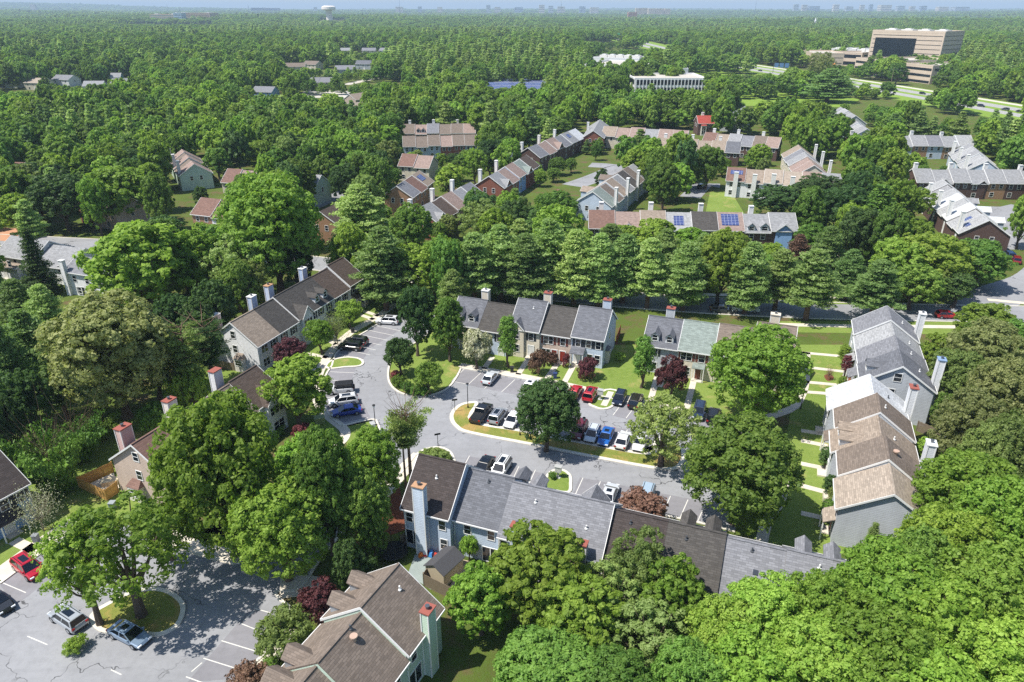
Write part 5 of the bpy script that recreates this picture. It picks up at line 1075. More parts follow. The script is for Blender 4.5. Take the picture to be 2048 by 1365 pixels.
def decid(R, H, nleaf, leaf, cb=.22, lobes=11, clump=.17, spread=.56, top=1.0, name='crown', flat=.8, fill=.08, per=46):
    """crown made of lobes carrying clumps of leaf sprays; returns crown mesh and trunk mesh (7-ish limbs reach the lobes)"""
    zc = H * (cb + 1) / 2; hz = H * (1 - cb) / 2; L = []
    for i in range(lobes):
        t = (i + .5) / lobes; ph = i * 2.39996 + RNG.uniform(-.4, .4); zz = 1 - 1.7 * t + RNG.uniform(-.12, .12); rr = math.sqrt(max(.05, 1 - min(1, abs(zz)) ** 2.2))
        c = np.array([math.cos(ph) * rr * R * spread, math.sin(ph) * rr * R * spread, zc + zz * hz * .6]); L.append((c, R * RNG.uniform(.36, .52)))
    L.append((np.array([0, 0, zc]), R * .55))
    C = []; D = []
    ncl = max(lobes * 6, int(nleaf / per)); w = np.array([l[1] ** 2 for l in L]); w /= w.sum()
    for (c, r), k in zip(L, (w * ncl * 1.5).astype(int) + 2):
        d = unit(RNG.normal(size=(k, 3)) + np.array([0, 0, .5])); out = unit((c - np.array([0, 0, zc - hz * .3]))[None]); keep = (d * out).sum(1) > -.3
        d = d[keep]; p = c + d * r * RNG.uniform(.8, 1.1, size=(len(d), 1)) * np.array([1, 1, min(1.15, hz / R * .82)]); C.append(p); D.append(d)
    C = np.concatenate(C); D = np.concatenate(D); C[:, 2] = np.maximum(C[:, 2], H * cb * .8); ct = RNG.uniform(0, 1, len(C))
    m = nleaf // len(C) + 1; P = np.repeat(C, m, 0); Dn = np.repeat(D, m, 0); g = unit(RNG.normal(size=P.shape) + .55 * Dn + np.array([0, 0, .45]))
    cs = R * clump * np.repeat(RNG.uniform(.55, 1.25, len(C)), m)[:, None] * RNG.uniform(.55, 1.08, size=(len(P), 1))
    P = P + g * cs * np.array([1, 1, flat]); N = 1.0 * g + .25 * Dn + .45 * RNG.normal(size=P.shape); T = .5 * np.repeat(ct, m) + .5 * RNG.uniform(0, 1, len(P))
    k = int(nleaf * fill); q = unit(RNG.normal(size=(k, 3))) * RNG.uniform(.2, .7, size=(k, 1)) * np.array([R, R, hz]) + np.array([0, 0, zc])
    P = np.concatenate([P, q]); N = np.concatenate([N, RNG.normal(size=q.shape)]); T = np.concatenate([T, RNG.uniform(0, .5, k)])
    P[:, 2] = np.maximum(P[:, 2], .12); q = R / np.percentile(np.hypot(P[:, 0], P[:, 1]), 99); P[:, :2] *= q; P[:, 2] *= H / np.percentile(P[:, 2], 99.7)
    L = [(c * np.array([q, q, 1]), r) for c, r in L]
    cm = leaf_mesh(name, P, N, leaf * RNG.uniform(.6, 1.35, len(P)), T)
    m = MB(); r0 = .034 * H if H > 5 else .05 * H; bx = RNG.uniform(-.25, .25, 2); z1 = H * max(cb, .12) * 1.1
    m.tube([(0, 0, -.3), (0, 0, .3), (bx[0] * .5, bx[1] * .5, z1 * .6), (bx[0], bx[1], z1), (bx[0] * 1.5, bx[1] * 1.5, H * .62), (bx[0], bx[1], H * .86)], [r0 * 1.35, r0, r0 * .82, r0 * .7, r0 * .35, r0 * .08], 7)
    for c, r in L[:9]:
        zs = z1 * RNG.uniform(.85, 1.5); a = np.array([bx[0], bx[1], min(zs, c[2] - .2)]); mid_ = a * .45 + c * .55 + np.array([0, 0, -.06 * H]); m.tube([a, mid_, c + (c - a) * .25], [r0 * .42, r0 * .26, r0 * .07], 5, cap=False)
        for _ in range(2):
            e = c + unit(RNG.normal(size=3)) * r * .9; m.tube([mid_ * .5 + c * .5, e], [r0 * .14, r0 * .04], 4, cap=False)
    return cm, m.mesh('trunk', BARK, False)
def pine(R, H, nleaf, leaf, cb=.22, whorls=13, name='crown', shape='white', br=6, droop=.1):
    C = []; D = []; m = MB(); r0 = .024 * H; m.tube([(0, 0, -.3), (0, 0, H * .5), (.1, 0, H * .97)], [r0 * 1.2, r0 * .75, r0 * .1], 7)
    for i in range(whorls):
        t = i / (whorls - 1); z = H * (cb + (0.985 - cb) * t)
        rr = R * {'white': (1 - t) ** .62 * (.72 + .5 * math.sin(min(1, t * 2.2 + .25) * PI / 1.6)), 'cone': (1 - t) ** .85 + .03, 'flat': .25 + .9 * math.sin(min(1, t + .08) * PI * .62), 'column': .35 + .75 * math.sin((t * .93 + .05) * PI)}[shape] * RNG.uniform(.8, 1.15); nb = br if t < .85 else 4
        for b in range(nb):
            ph = 2 * PI * (b + .37 * i * 1.7) / nb + RNG.uniform(-.35, .35); ln = rr * RNG.uniform(.62, 1.12); up = ln * (.18 + .5 * t) - ln * droop; d = np.array([math.cos(ph), math.sin(ph), 0]); e = np.array([0, 0, z]) + d * ln + np.array([0, 0, up])
            m.tube([(0, 0, z - .1), tuple(np.array([0, 0, z]) + d * ln * .55 + np.array([0, 0, up * .35])), tuple(e)], [r0 * .28 * (1 - t * .6), r0 * .16, r0 * .05], 4, cap=False)
            k = max(2, int(ln / (R * .16)))
            for q in range(k):
                f = .32 + .72 * (q + .5) / k; side = np.array([-d[1], d[0], 0]) * RNG.normal() * ln * .17; C.append(np.array([0, 0, z]) + d * ln * f + np.array([0, 0, up * f ** 1.4]) + side); D.append(d)
    C = np.array(C); D = np.array(D); n = nleaf // len(C) + 1; P = np.repeat(C, n, 0); Dn = np.repeat(D, n, 0); g = RNG.normal(size=P.shape); g /= np.maximum(1, np.linalg.norm(g, axis=1, keepdims=True) / 1.8)
    P = P + g * R * np.array([.15, .15, .05]) ; N = RNG.normal(size=P.shape) * .75 + np.array([0, 0, .9]) + .35 * Dn; ct = RNG.uniform(0, 1, len(C)); T = .5 * np.repeat(ct, n) + .5 * RNG.uniform(0, 1, len(P))
    P[:, 2] = np.maximum(P[:, 2], .15); P[:, :2] *= R / np.percentile(np.hypot(P[:, 0], P[:, 1]), 98.5); P[:, 2] *= H / np.percentile(P[:, 2], 99.8)
    return leaf_mesh(name, P, N, leaf * RNG.uniform(.6, 1.3, len(P)), T, .42), m.mesh('trunk', BARKP, False)
V = {}
def variants():
    V['fine'] = [decid(5, 13, 36000, .34, .06, 18, .125, .6), decid(5, 13, 36000, .34, .08, 15, .13, .58), decid(5, 13, 38000, .33, .05, 22, .115, .62)]
    V['mid'] = [decid(5, 13, 14000, .5, .06, 15, .14, .6), decid(5, 13, 14000, .5, .08, 12, .145, .58), decid(5, 13, 14000, .48, .05, 17, .13, .62), decid(5, 13, 13000, .5, .12, 11, .14, .62), decid(5, 13, 14000, .5, .04, 19, .13, .62)]
    V['loose'] = [decid(5, 13, 9500, .36, .2, 16, .14, .68, fill=.03), decid(5, 13, 8500, .36, .22, 14, .15, .7, fill=.02)]
    V['coarse'] = [decid(5, 13, 2600, 1.05, .1, 10, .17, .57, per=22), decid(5, 13, 2600, 1.05, .1, 12, .17, .56, per=22), decid(5, 13, 2400, 1.1, .1, 9, .18, .58, per=22), decid(5, 13, 2600, 1.0, .1, 13, .16, .58, per=22)]
    V['frond'] = [decid(5, 13, 17000, .5, .04, 26, .12, .64, flat=.6), decid(5, 13, 17000, .5, .04, 22, .125, .64, flat=.6)]
    V['pine'] = [pine(4.5, 17, 15000, .62, .2, 13), pine(4.5, 17, 14000, .62, .28, 11), pine(4.5, 17, 15000, .6, .16, 14, br=7)]
    V['pinecoarse'] = [pine(4.5, 17, 3600, 1.2, .15, 11)]
    V['openpine'] = [pine(3.2, 14, 6500, .42, .42, 8, shape='flat', br=5)]
    V['flatpine'] = [pine(3.2, 11, 7000, .34, .72, 5, shape='flat', br=7, droop=-.1)]
    V['cone'] = [pine(3.2, 14, 14000, .42, .06, 18, shape='cone', br=8, droop=.35)]
    V['column'] = [decid(1.5, 7, 7000, .24, .05, 16, .3, .35), decid(1.5, 7, 7000, .24, .05, 14, .3, .4)]
    V['small'] = [decid(2.4, 4.6, 7000, .26, .18, 9, .2, .55), decid(2.4, 4.6, 7000, .26, .2, 11, .2, .58)]
    V['bush'] = [decid(1.5, 1.9, 4500, .17, 0, 8, .22, .5), decid(1.5, 1.9, 4500, .17, 0, 10, .2, .55)]
    V['dome'] = [decid(3, 4, 16000, .17, 0, 20, .1, .62, flat=1, fill=.05)]
    V['yew'] = [pine(2.6, 2.6, 9000, .3, .06, 8, shape='flat', br=12, droop=-.1)]
    k = 2200; P = RNG.normal(size=(k, 3)) * np.array([1.1, 1.1, .9]) + np.array([0, 0, 2.6]); cm = leaf_mesh('crown', P, RNG.normal(size=(k, 3)), .16 * np.ones(k), RNG.uniform(0, 1, k))
    m = MB(); m.tube([(0, 0, -.2), (.1, 0, 1.3)], [.1, .07], 6)
    for i in range(46):
        ph = RNG.uniform(0, 2 * PI); e = np.array([math.cos(ph) * RNG.uniform(.5, 2), math.sin(ph) * RNG.uniform(.5, 2), RNG.uniform(2, 4)]); m.tube([(.1, 0, RNG.uniform(.9, 1.4)), tuple(e * .55 + np.array([0, 0, .4])), tuple(e)], [.05, .03, .012], 4, cap=False)
    V['bare'] = [(cm, m.mesh('trunk', TWIG, False))]
variants()
BASE = {'fine': (5, 13), 'mid': (5, 13), 'loose': (5, 13), 'coarse': (5, 13), 'frond': (5, 13), 'pine': (4.5, 17), 'pinecoarse': (4.5, 17), 'openpine': (3.2, 14), 'flatpine': (3.2, 11), 'cone': (3.2, 14), 'column': (1.5, 7), 'small': (2.4, 4.6), 'bush': (1.5, 1.9), 'dome': (3, 4), 'yew': (2.6, 2.6), 'bare': (2, 4)}
KIND = {'fine': ('shade_tree', 'tree'), 'mid': ('shade_tree', 'tree'), 'loose': ('open_tree', 'tree'), 'coarse': ('shade_tree', 'tree'), 'frond': ('feather_leaf_tree', 'tree'), 'pine': ('pine_tree', 'pine'), 'pinecoarse': ('pine_tree', 'pine'), 'openpine': ('sparse_pine', 'pine'), 'flatpine': ('sparse_pine', 'pine'), 'cone': ('spruce_tree', 'spruce'), 'column': ('columnar_tree', 'tree'), 'small': ('garden_tree', 'tree'), 'bush': ('garden_shrub', 'shrub'), 'dome': ('clipped_hedge', 'hedge'), 'yew': ('spreading_yew', 'shrub'), 'bare': ('bare_tree', 'tree')}
TREES = []
def plant(vs, x, y, H, R, tone, label=None, z=0, var=None, rot=None):
    TREES.append(dict(vs=vs, x=x, y=y, H=H, R=R, tone=tone, label=label, z=z, var=var, rot=random.uniform(0, 6.28) if rot is None else rot))
def sil(x, y, H, R, cb=.12):
    """row of the photograph where the crown's upper outline shows"""
    zc = H * (1 + cb) / 2; hz = H * (1 - cb) / 2; px, py, dep = PRJ(x, y, zc); th = math.atan2(CH - zc, math.hypot(x, y))
    return py - math.hypot(R * .9 * math.sin(th), hz * math.cos(th)) * FPX / dep
def tp(vs, px, ptop, H, wpx, tone, label=None, var=None):
    """tree whose crown outline tops out at (px, ptop) of the photograph, H metres tall, wpx pixels wide there"""
    q = ptop
    for _ in range(8):
        x, y = A(px, q, H * .97); dep = PRJ(x, y, H * .6)[2]; R = wpx / 2 * dep / FPX; q += ptop - sil(x, y, H, R)
    plant(vs, x, y, H, R, tone, label, 0, var)
def tb(vs, px, pbase, ptop, wpx, tone, label=None, var=None):
    """tree standing at (px, pbase) with its crown outline topping out at row ptop"""
    x, y = A(px, pbase); H = .6
    while H < 40:
        x = (px - 1024) / FPX * PRJ(x, y, H * .55)[2]        # px is where the middle of the crown shows
        dep = PRJ(x, y, H * .6)[2]; R = wpx / 2 * dep / FPX
        if sil(x, y, H, R) <= ptop: break
        H += .1
    plant(vs, x, y, H, R, tone, label, 0, var)
# --- by hand: round the lot
tb('fine', 1517, 846, 656, 195, 'bright', 'huge round bright green maple between the lot and the cross paths'); tb('fine', 1484, 1046, 836, 232, 'green', 'second huge maple, just below the first one at the lot corner')
tb('fine', 1094, 902, 762, 128, 'dark', 'round dark green tree in the middle of the parking island'); tb('loose', 1328, 934, 788, 150, 'olive', 'airy yellowish tree at the island end beside the white sports car')
tb('flatpine', 817, 978, 816, 92, 'olive', 'pine with a flat thin crown on two bare stems beside the road'); tb('flatpine', 806, 985, 822, 60, 'olive', 'slender half bare pine stem next to the flat crowned pine')
tb('mid', 831, 712, 574, 82, 'dark', 'tall dark tree at the bend of the upper road'); tb('mid', 897, 722, 598, 76, 'green', 'leafy tree in front of the first dormer house of the middle row'); tb('small', 800, 752, 676, 66, 'dark', 'round low tree inside the curved kerb near the road bend'); tb('small', 858, 790, 724, 62, 'green', 'spreading low tree on the tip of the round lawn')
tb('small', 953, 738, 656, 66, 'blossom', 'cream flowering dogwood before the blue house'); tb('column', 1016, 735, 634, 40, 'green', 'narrow upright tree before the gable of the middle row'); tb('column', 1288, 776, 674, 46, 'green', 'narrow upright tree at the corner of the dormer house')
tb('small', 1345, 797, 716, 70, 'purple', 'round purple leaved tree before the reddish door'); tb('small', 580, 742, 678, 74, 'purple', 'dark red leaved tree at the corner of the white row'); tb('bush', 1077, 748, 700, 42, 'russet', 'rusty shrub beside the front door path of the tan house'); tb('bush', 1102, 730, 704, 30, 'russet', 'smaller rusty shrub under the tan house window'); tb('bush', 1175, 758, 716, 46, 'purple', 'purple shrub on the striped lawn by the blue end house'); tb('bush', 1132, 735, 708, 18, 'red', 'small red shrub at the tan house steps')
tb('small', 1280, 1052, 980, 104, 'russet', 'russet shrub in front of the pale blue car'); tb('small', 697, 656, 602, 58, 'bright', 'fresh green tree halfway along the white row'); tb('small', 640, 708, 640, 62, 'bright', 'fresh green tree beside the three window gable'); tb('bare', 672, 690, 630, 40, 'olive', 'thin leafless tree between the two fresh green ones')
tb('mid', 590, 856, 716, 140, 'bright', 'wide low bright tree at the end of the short white row'); tb('bush', 608, 880, 846, 46, 'red', 'crimson mound shaped maple on the lawn'); tb('dome', 378, 812, 734, 92, 'bright', 'big clipped round hedge near the sparse pines'); tb('dome', 308, 865, 806, 62, 'green', 'round clipped shrub behind the red capped chimneys')
tb('openpine', 372, 805, 650, 95, 'olive', 'sparse pine with brownish tufts beside the clipped hedge'); tb('openpine', 415, 770, 640, 95, 'dark', 'sparse pine close to the gable with the bay window'); tb('small', 1240, 722, 705, 24, 'lime', 'low lime shrub at the foot of the blue end house')
for px, py, s in ((815, 782, 34), (848, 786, 30), (796, 770, 28), (832, 788, 30)): tb('bush', px, py + 4, py - 18, s, 'yew', 'low evergreen shrub along the curved kerb by the road')
tb('bush', 790, 758, 742, 22, 'red', 'small pinkish shrub along the curved kerb')
for px, py, w_, t, lb in ((1655, 930, 34, 'dark', 'dark cone shrub beside the brown roofed front'), (1660, 985, 30, 'dark', 'dark cone shrub before the light tan roof'), (1657, 1035, 34, 'green', 'upright shrub at the gravel edge of the end house'), (1668, 1008, 26, 'olive', 'yellowish shrub at the end house path'), (1690, 725, 28, 'bright', 'fresh shrub by the porch of the far right house'), (1694, 745, 22, 'red', 'red flowering shrub by the right row'), (1684, 788, 20, 'bright', 'small green shrub before the white roof')): tb('column', px, py + 8, py - 34, w_, t, lb)
tb('bare', 1659, 760, 738, 16, 'russet', 'stunted little tree in the round mulch bed'); tb('bush', 870, 930, 896, 74, 'olive', 'yellowish shrubs on the planted islet'); tb('bush', 1105, 958, 944, 20, 'green', 'small shrub by the islet mailbox'); tb('small', 938, 1122, 1072, 40, 'bright', 'round shrub under the second blue back window'); tb('bush', 903, 1130, 1108, 16, 'yew', 'small clipped shrub by the shed'); tb('bush', 553, 868, 850, 40, 'yew', 'dark foundation shrub under the front gable windows')
# --- left side
tb('fine', 222, 835, 592, 235, 'tan', 'great brownish beech standing above the dark yews'); tb('fine', 300, 800, 640, 130, 'olive', 'brownish tree pressed against the great beech'); tb('yew', 150, 920, 836, 112, 'yew', 'spreading dark yew nearest the tan house'); tb('yew', 100, 985, 866, 132, 'yew', 'largest spreading yew on the left lawn'); tb('yew', 190, 880, 822, 90, 'yew', 'yew in the shade of the brown beech'); tb('yew', 60, 945, 872, 70, 'yew', 'spreading yew near the blue house roof')
for px, pb, pt, w_, vs, tn, lb in ((40, 700, 560, 100, 'pine', 'pine', 'pine at the left edge below the white houses'), (95, 720, 570, 90, 'pine', 'palepine', 'pale pine at the left beside the brown beech'), (60, 800, 620, 120, 'pine', 'pine', 'broad pine left of the brown beech'), (10, 850, 640, 100, 'pine', 'pine', 'pine cut by the left edge beside the beech'), (110, 840, 680, 90, 'pine', 'pine', 'dark pine under the brown beech'), (45, 890, 740, 110, 'mid', 'dark', 'dark tree above the yews at the left edge'), (0, 940, 790, 90, 'mid', 'dark', 'dark tree cut by the left edge above the blue house'), (430, 700, 560, 90, 'mid', 'dark', 'dark tree behind the white row chimney'), (400, 730, 600, 80, 'mid', 'dark', 'dark tree behind the bay window gable'), (350, 700, 590, 90, 'mid', 'dark', 'dark tree behind the brown beech'), (480, 650, 520, 80, 'mid', 'green', 'green tree close behind the white row chimneys'), (590, 590, 470, 70, 'mid', 'dark', 'dark tree at the back of the dark brown roofs')): tb(vs, px, pb, pt, w_, tn, lb)
tb('mid', 285, 640, 446, 215, 'bright', 'large spreading tree with dark limbs above the brown beech'); tb('fine', 545, 590, 356, 205, 'bright', 'tallest bright oak standing behind the white row', 0); tb('loose', 470, 622, 470, 130, 'palepine', 'thin half bare larch between the two big spreading trees'); tb('loose', 500, 640, 520, 90, 'olive', 'thin yellow green tree behind the white row'); tb('cone', 68, 590, 458, 74, 'dark', 'dark spire shaped evergreen between the white houses')
tp('mid', 110, 350, 16, 120, 'dark', 'dark dense tree beside the deck houses'); tp('mid', 225, 335, 17, 130, 'bright', 'tall bright tree with a forked trunk before the deck houses'); tp('pine', 715, 372, 19, 125, 'palepine', 'big pale pine beside the tan brick pair'); tp('pine', 760, 455, 18, 120, 'pine', 'dark pine at the top end of the white row'); tp('pine', 690, 440, 15, 90, 'palepine', 'pale pine below the tan brick pair'); tp('mid', 820, 410, 15, 90, 'green', 'green tree hiding the grey gabled brick end')
# --- lower left
tb('fine', 440, 1110, 796, 240, 'bright', 'tallest bright tree in the lower left with a spreading crown', 1); tb('fine', 560, 1160, 960, 205, 'bright', 'bright tree overhanging the dark shaded road', 0); tb('fine', 650, 1110, 866, 140, 'green', 'green tree above the mulch bed'); tb('fine', 745, 1010, 858, 118, 'bright', 'bright tree at the corner of the road and small lawn'); tb('fine', 720, 1110, 940, 120, 'green', 'green tree above the reddish mulch beside the black roof', 2); tb('mid', 610, 1010, 880, 120, 'bright', 'bright tree over the two half hidden cars')
tb('loose', 250, 1232, 996, 265, 'bright', 'wide loose tree on the lower left island'); tb('loose', 165, 1250, 1040, 165, 'bright', 'lower loose tree over the hidden silver car'); tb('loose', 330, 1120, 1010, 110, 'bright', 'thin tree below the bay window of the tan house'); tb('bare', 74, 1062, 984, 70, 'blossom', 'small leafless tree beside the blue house'); tb('bush', 150, 1300, 1272, 50, 'bright', 'bright low shrub at the tip of the lower left island')
tb('small', 568, 1320, 1222, 120, 'olive', 'brownish crab apple beside the bottom parking bays'); tb('small', 640, 1255, 1165, 92, 'purple', 'dark reddish tree beside the bottom dormers'); tb('small', 500, 1400, 1330, 90, 'russet', 'reddish shrub at the bottom edge by the bays'); tb('bush', 540, 1330, 1318, 40, 'yew', 'small green shrub by the bottom dormer'); tb('mid', 700, 1190, 1085, 70, 'dark', 'dark tree behind the bottom dormers'); tb('mid', 745, 1120, 1030, 60, 'green', 'green undergrowth tree by the trampoline'); tb('small', 720, 1160, 1110, 70, 'dark', 'dark shrub between mulch and dormers')
# --- foreground, lower right
tp('frond', 1085, 1050, 11, 205, 'bright', 'bright feathery tree in front of the red capped chimneys', 0); tp('frond', 960, 1130, 8.5, 135, 'bright', 'feathery tree nearest the bottom green house', 1); tp('frond', 1165, 1155, 9, 190, 'bright', 'feathery tree below the second red chimney', 1); tp('loose', 1285, 1065, 10.5, 140, 'olive', 'lacy olive larch before the dark brown roof'); tp('frond', 1350, 1115, 10, 140, 'bright', 'feathery tree rising before the charcoal roof', 0); tp('loose', 1220, 1120, 9, 150, 'olive', 'lacy olive tree left of the brick patio'); tp('loose', 1300, 1190, 8, 190, 'palepine', 'lacy pale tree in the middle bottom'); 
for px, pt, H, w_, tn, v_, lb in ((1470, 1205, 10, 170, 'lime', 0, 'yellow green tree below the grey back roof, first of the big bottom group'), (1545, 1160, 11, 190, 'lime', 1, 'yellow green tree topping the grey end roof'), (1655, 1150, 12, 180, 'bright', 2, 'bright tree beside the last grey roof'), (1800, 1095, 13, 235, 'bright', 0, 'broad bright tree in front of the grey gable'), (1915, 1015, 13, 180, 'bright', 1, 'bright tree behind the broad one by the gable'), (1960, 905, 14, 220, 'bright', 2, 'tall bright tree at the right below the olive ones'), (2040, 960, 15, 200, 'bright', 0, 'bright tree cut by the right edge, uppermost'), (2010, 1090, 14, 220, 'lime', 1, 'yellow green tree cut by the right edge, middle'), (1900, 1150, 13, 220, 'bright', 2, 'bright tree in the middle of the lower right mass'), (2030, 1230, 12, 220, 'lime', 0, 'yellow green tree in the lower right corner'), (1780, 1215, 12, 230, 'bright', 1, 'bright tree below the broad one'), (1640, 1240, 11.5, 230, 'lime', 2, 'yellow green tree at the bottom, right of middle'), (1510, 1270, 10.5, 210, 'bright', 0, 'bright tree at the bottom edge under the grey roof'), (1390, 1290, 9.5, 170, 'green', 1, 'green tree at the bottom edge by the lacy one'), (1890, 1300, 11, 240, 'bright', 2, 'bright tree at the bottom edge before the right corner'), (1720, 1330, 10, 220, 'bright', 0, 'bright tree at the bottom edge under the yellow ones'), (1100, 1265, 8, 240, 'green', 1, 'green tree at the bottom edge under the feathery ones'), (1230, 1300, 8, 190, 'green', 2, 'green tree at the bottom edge, middle'), (1850, 1060, 13, 150, 'green', 1, 'green tree squeezed behind the broad bright one')):
    tp('fine', px, pt, H, w_, tn, lb, v_)
tp('cone', 1752, 1045, 5, 44, 'palepine', 'young spruce against the grey gable wall')
# --- right side, olive flowering woods
for px, pt, H, w_, tn, lb in ((1990, 640, 13, 150, 'tan', 'brownish tree at the top of the right woods'), (1925, 700, 11, 110, 'olive', 'olive tree beside the white sail yard'), (2030, 715, 14, 150, 'tan', 'brownish tree cut by the right edge'), (1960, 780, 13, 140, 'tan', 'brownish tree in the middle of the right woods'), (2040, 830, 14, 140, 'olive', 'olive tree cut by the right edge, lower'), (1990, 850, 13, 110, 'olive', 'olive tree above the tall bright one')): tp('fine', px, pt, H, w_, tn, lb)
for px, pt, H, w_, tn, lb in ((1905, 790, 6, 60, 'green', 'young green tree beside the tan shed'), (1935, 860, 7, 70, 'green', 'young green tree by the shade canopy'), (1862, 872, 5, 50, 'bright', 'fresh shrub in the narrow yard'), (1885, 668, 8, 70, 'bright', 'fresh tree behind the far right house'), (1840, 690, 5, 60, 'green', 'green shrub behind the right row chimney'), (1985, 605, 9, 110, 'lime', 'lime green tree beside the red hatchback'), (2040, 640, 9, 90, 'green', 'green tree at the right edge of the street'), (1958, 640, 8, 60, 'green', 'green tree over the black car in the street')): tp('mid', px, pt, H, w_, tn, lb)
tb('column', 1915, 615, 548, 62, 'dark', 'dense egg shaped tree in front of the street corner')
# --- pine belt along the street
k = 0
for px, pb, pt, w_, tn in ((905, 640, 540, 70, 'palepine'), (948, 612, 468, 105, 'palepine'), (1000, 600, 452, 110, 'palepine'), (1050, 612, 470, 100, 'pine'), (1098, 598, 440, 110, 'palepine'), (1150, 610, 462, 100, 'palepine'), (1200, 614, 470, 95, 'palepine'), (1250, 606, 470, 100, 'pine'), (1300, 616, 478, 95, 'palepine'), (1372, 622, 486, 105, 'palepine'), (1405, 600, 470, 90, 'palepine'), (1500, 628, 486, 100, 'palepine'), (1560, 620, 500, 95, 'palepine'), (1625, 640, 500, 115, 'palepine'), (1755, 640, 520, 110, 'pine'), (1700, 600, 500, 70, 'pine'), (960, 570, 470, 80, 'pine'), (1130, 570, 450, 80, 'pine'), (1330, 575, 460, 80, 'palepine'), (1220, 560, 450, 90, 'pine'), (1040, 560, 440, 80, 'palepine')): tb('pine', px, pb, pt, w_, tn)
for px, pb, pt, w_, tn, lb in ((1445, 612, 462, 110, 'lime', 'yellow green tree among the street pines'), (1115, 560, 412, 110, 'lime', 'yellow green tree above the street pines'), (1240, 540, 450, 90, 'bright', 'bright tree under the red brown roofs'), (1310, 545, 440, 110, 'bright', 'bright tree under the solar panel row'), (1380, 545, 455, 100, 'bright', 'bright tree below the charcoal roof'), (1860, 585, 468, 160, 'lime', 'broad yellow green tree below the blue gable'), (1790, 590, 480, 110, 'lime', 'yellow green tree beside the mown path'), (1960, 575, 480, 120, 'green', 'rounded green tree below the brick gable wall'), (1830, 620, 530, 110, 'green', 'green tree over the street by the right row'), (880, 560, 480, 90, 'green', 'green tree before the lane end')): tb('mid', px, pb, pt, w_, tn, lb)
for px, pb, pt, w_, tn, lb in ((1595, 560, 470, 60, 'russet', 'rust tinged young pine at the end of the solar row'), (1655, 565, 455, 80, 'pine', 'blue green pine by the end of the solar row'), (1640, 420, 352, 115, 'dark', 'dark dense tree behind the dormer end of the solar row'), (1555, 440, 372, 105, 'dark', 'dark dense tree below the white backs'), (1690, 480, 375, 110, 'dark', 'dark dense tree right of the solar row'), (1755, 500, 372, 105, 'yew', 'dark cypress group before the silver roofs'), (1720, 540, 420, 90, 'dark', 'dark dense tree by the mown path'), (1820, 450, 374, 90, 'lime', 'bright crown beside the silver roofs')): tb('mid' if 'pine' not in lb and 'cypress' not in lb else 'cone' if 'cypress' in lb else 'pine', px, pb, pt, w_, tn, lb)
tb('loose', 965, 500, 400, 110, 'olive', 'leafless grey thicket tree in the middle distance'); tb('loose', 1640, 190, 108, 60, 'tan', 'brown bare looking tree on the highway verge'); tb('pine', 1660, 205, 140, 90, 'pine', 'dark spreading pine on the grass field'); tb('mid', 1795, 170, 128, 40, 'green', 'round street tree before the office tower'); tb('mid', 1532, 195, 158, 38, 'dark', 'small dark tree alone on the grass field')
# ------------------------------------------------------------------ far buildings
def solveH(x, y, ptop, z0=0):
    h = 1.0
    while PRJ(x, y, z0 + h)[1] > ptop and h < 400: h += .5
    return h
TANC = plain('#c8b6a4', .75, .12, .2, name='tan_precast'); WBLD = plain('#e3e3e4', .6, .08, .2, name='white_cladding'); DKGL = plain('#1d242c', .12, .1, .1, name='dark_curtain_glass'); ROOFG = plain('#b9b3a8', .9, .15, .1, name='gravel_roof')
def slab_block(f0, f1, depth, h, label, name='office_building', mat=None, glass=None, floors=3, cat='building', group=None, vbars=0, roofbits=3, band=.42, z0=None, glassy=None, parapet=1.2):
    """block with front edge f0->f1 on the ground (seen face), window bands as parts, parapet and plant on the roof"""
    mat = mat or TANC; glass = glass or DKGL; d = Vector((f1[0] - f0[0], f1[1] - f0[1])); L = d.length; rz = math.atan2(d.y, d.x); z0 = terrain(*f0) if z0 is None else z0
    T = tag(empty(name, (*f0, z0 - 1), rz), label, cat, group); m = MB(); m.box(0, L, 0, depth, -8, h); m.build('wall', mat, T)
    m = MB(); t = parapet * .35
    for b in ((0, L, 0, t), (0, L, depth - t, depth), (0, t, t, depth - t), (L - t, L, t, depth - t)): m.box(b[0] - .06, b[1] + .06, b[2] - .06, b[3] + .06, h + .01, h + parapet)
    m.build('parapet', mat, T); m = MB(); m.face([(t, t, h + .05), (L - t, t, h + .05), (L - t, depth - t, h + .05), (t, depth - t, h + .05)]); m.build('roof', ROOFG, T)
    fh = h / floors
    for k in range(floors):
        z = k * fh + fh * .3; m = MB(); zz = z + fh * band
        m.box(L * .02, L * .98, -.08, -.005, z, zz); m.box(L + .005, L + .08, depth * .04, depth * .96, z, zz); m.box(-.08, -.005, depth * .04, depth * .96, z, zz); m.build('window_band', glass, T)
    if vbars:
        m = MB()
        for k in range(vbars + 1): x = L * .02 + L * .96 * k / vbars; m.box(x - .35, x + .35, -.35, -.09, 0, h)
        m.build('facade_frame', mat, T)
    if glassy: m = MB(); a, b, za, zb = glassy; m.box(L * a, L * b, -.16, -.09, h * za, h * zb); m.build('glass_wall', glass, T)
    for k in range(roofbits):
        m = MB(); x = L * (.15 + .7 * k / max(1, roofbits - 1)); w_ = min(7, L * .08); m.box(x - w_, x + w_, depth * .35, depth * .6, h + .06, h + 2.6); m.box(x - w_ * .5, x + w_ * .5, depth * .4, depth * .55, h + 2.6, h + 3.4); m.build('roof_plant', plain('#cfcfcc', .6), T)
    return T
OFF = 'tan office park beside the highway'
def quick(px0, py0, px1, py1, depth, ptop, label, **k):
    a, b = A(px0, py0), A(px1, py1); return slab_block(a, b, depth, solveH(*a, ptop), label, **k)
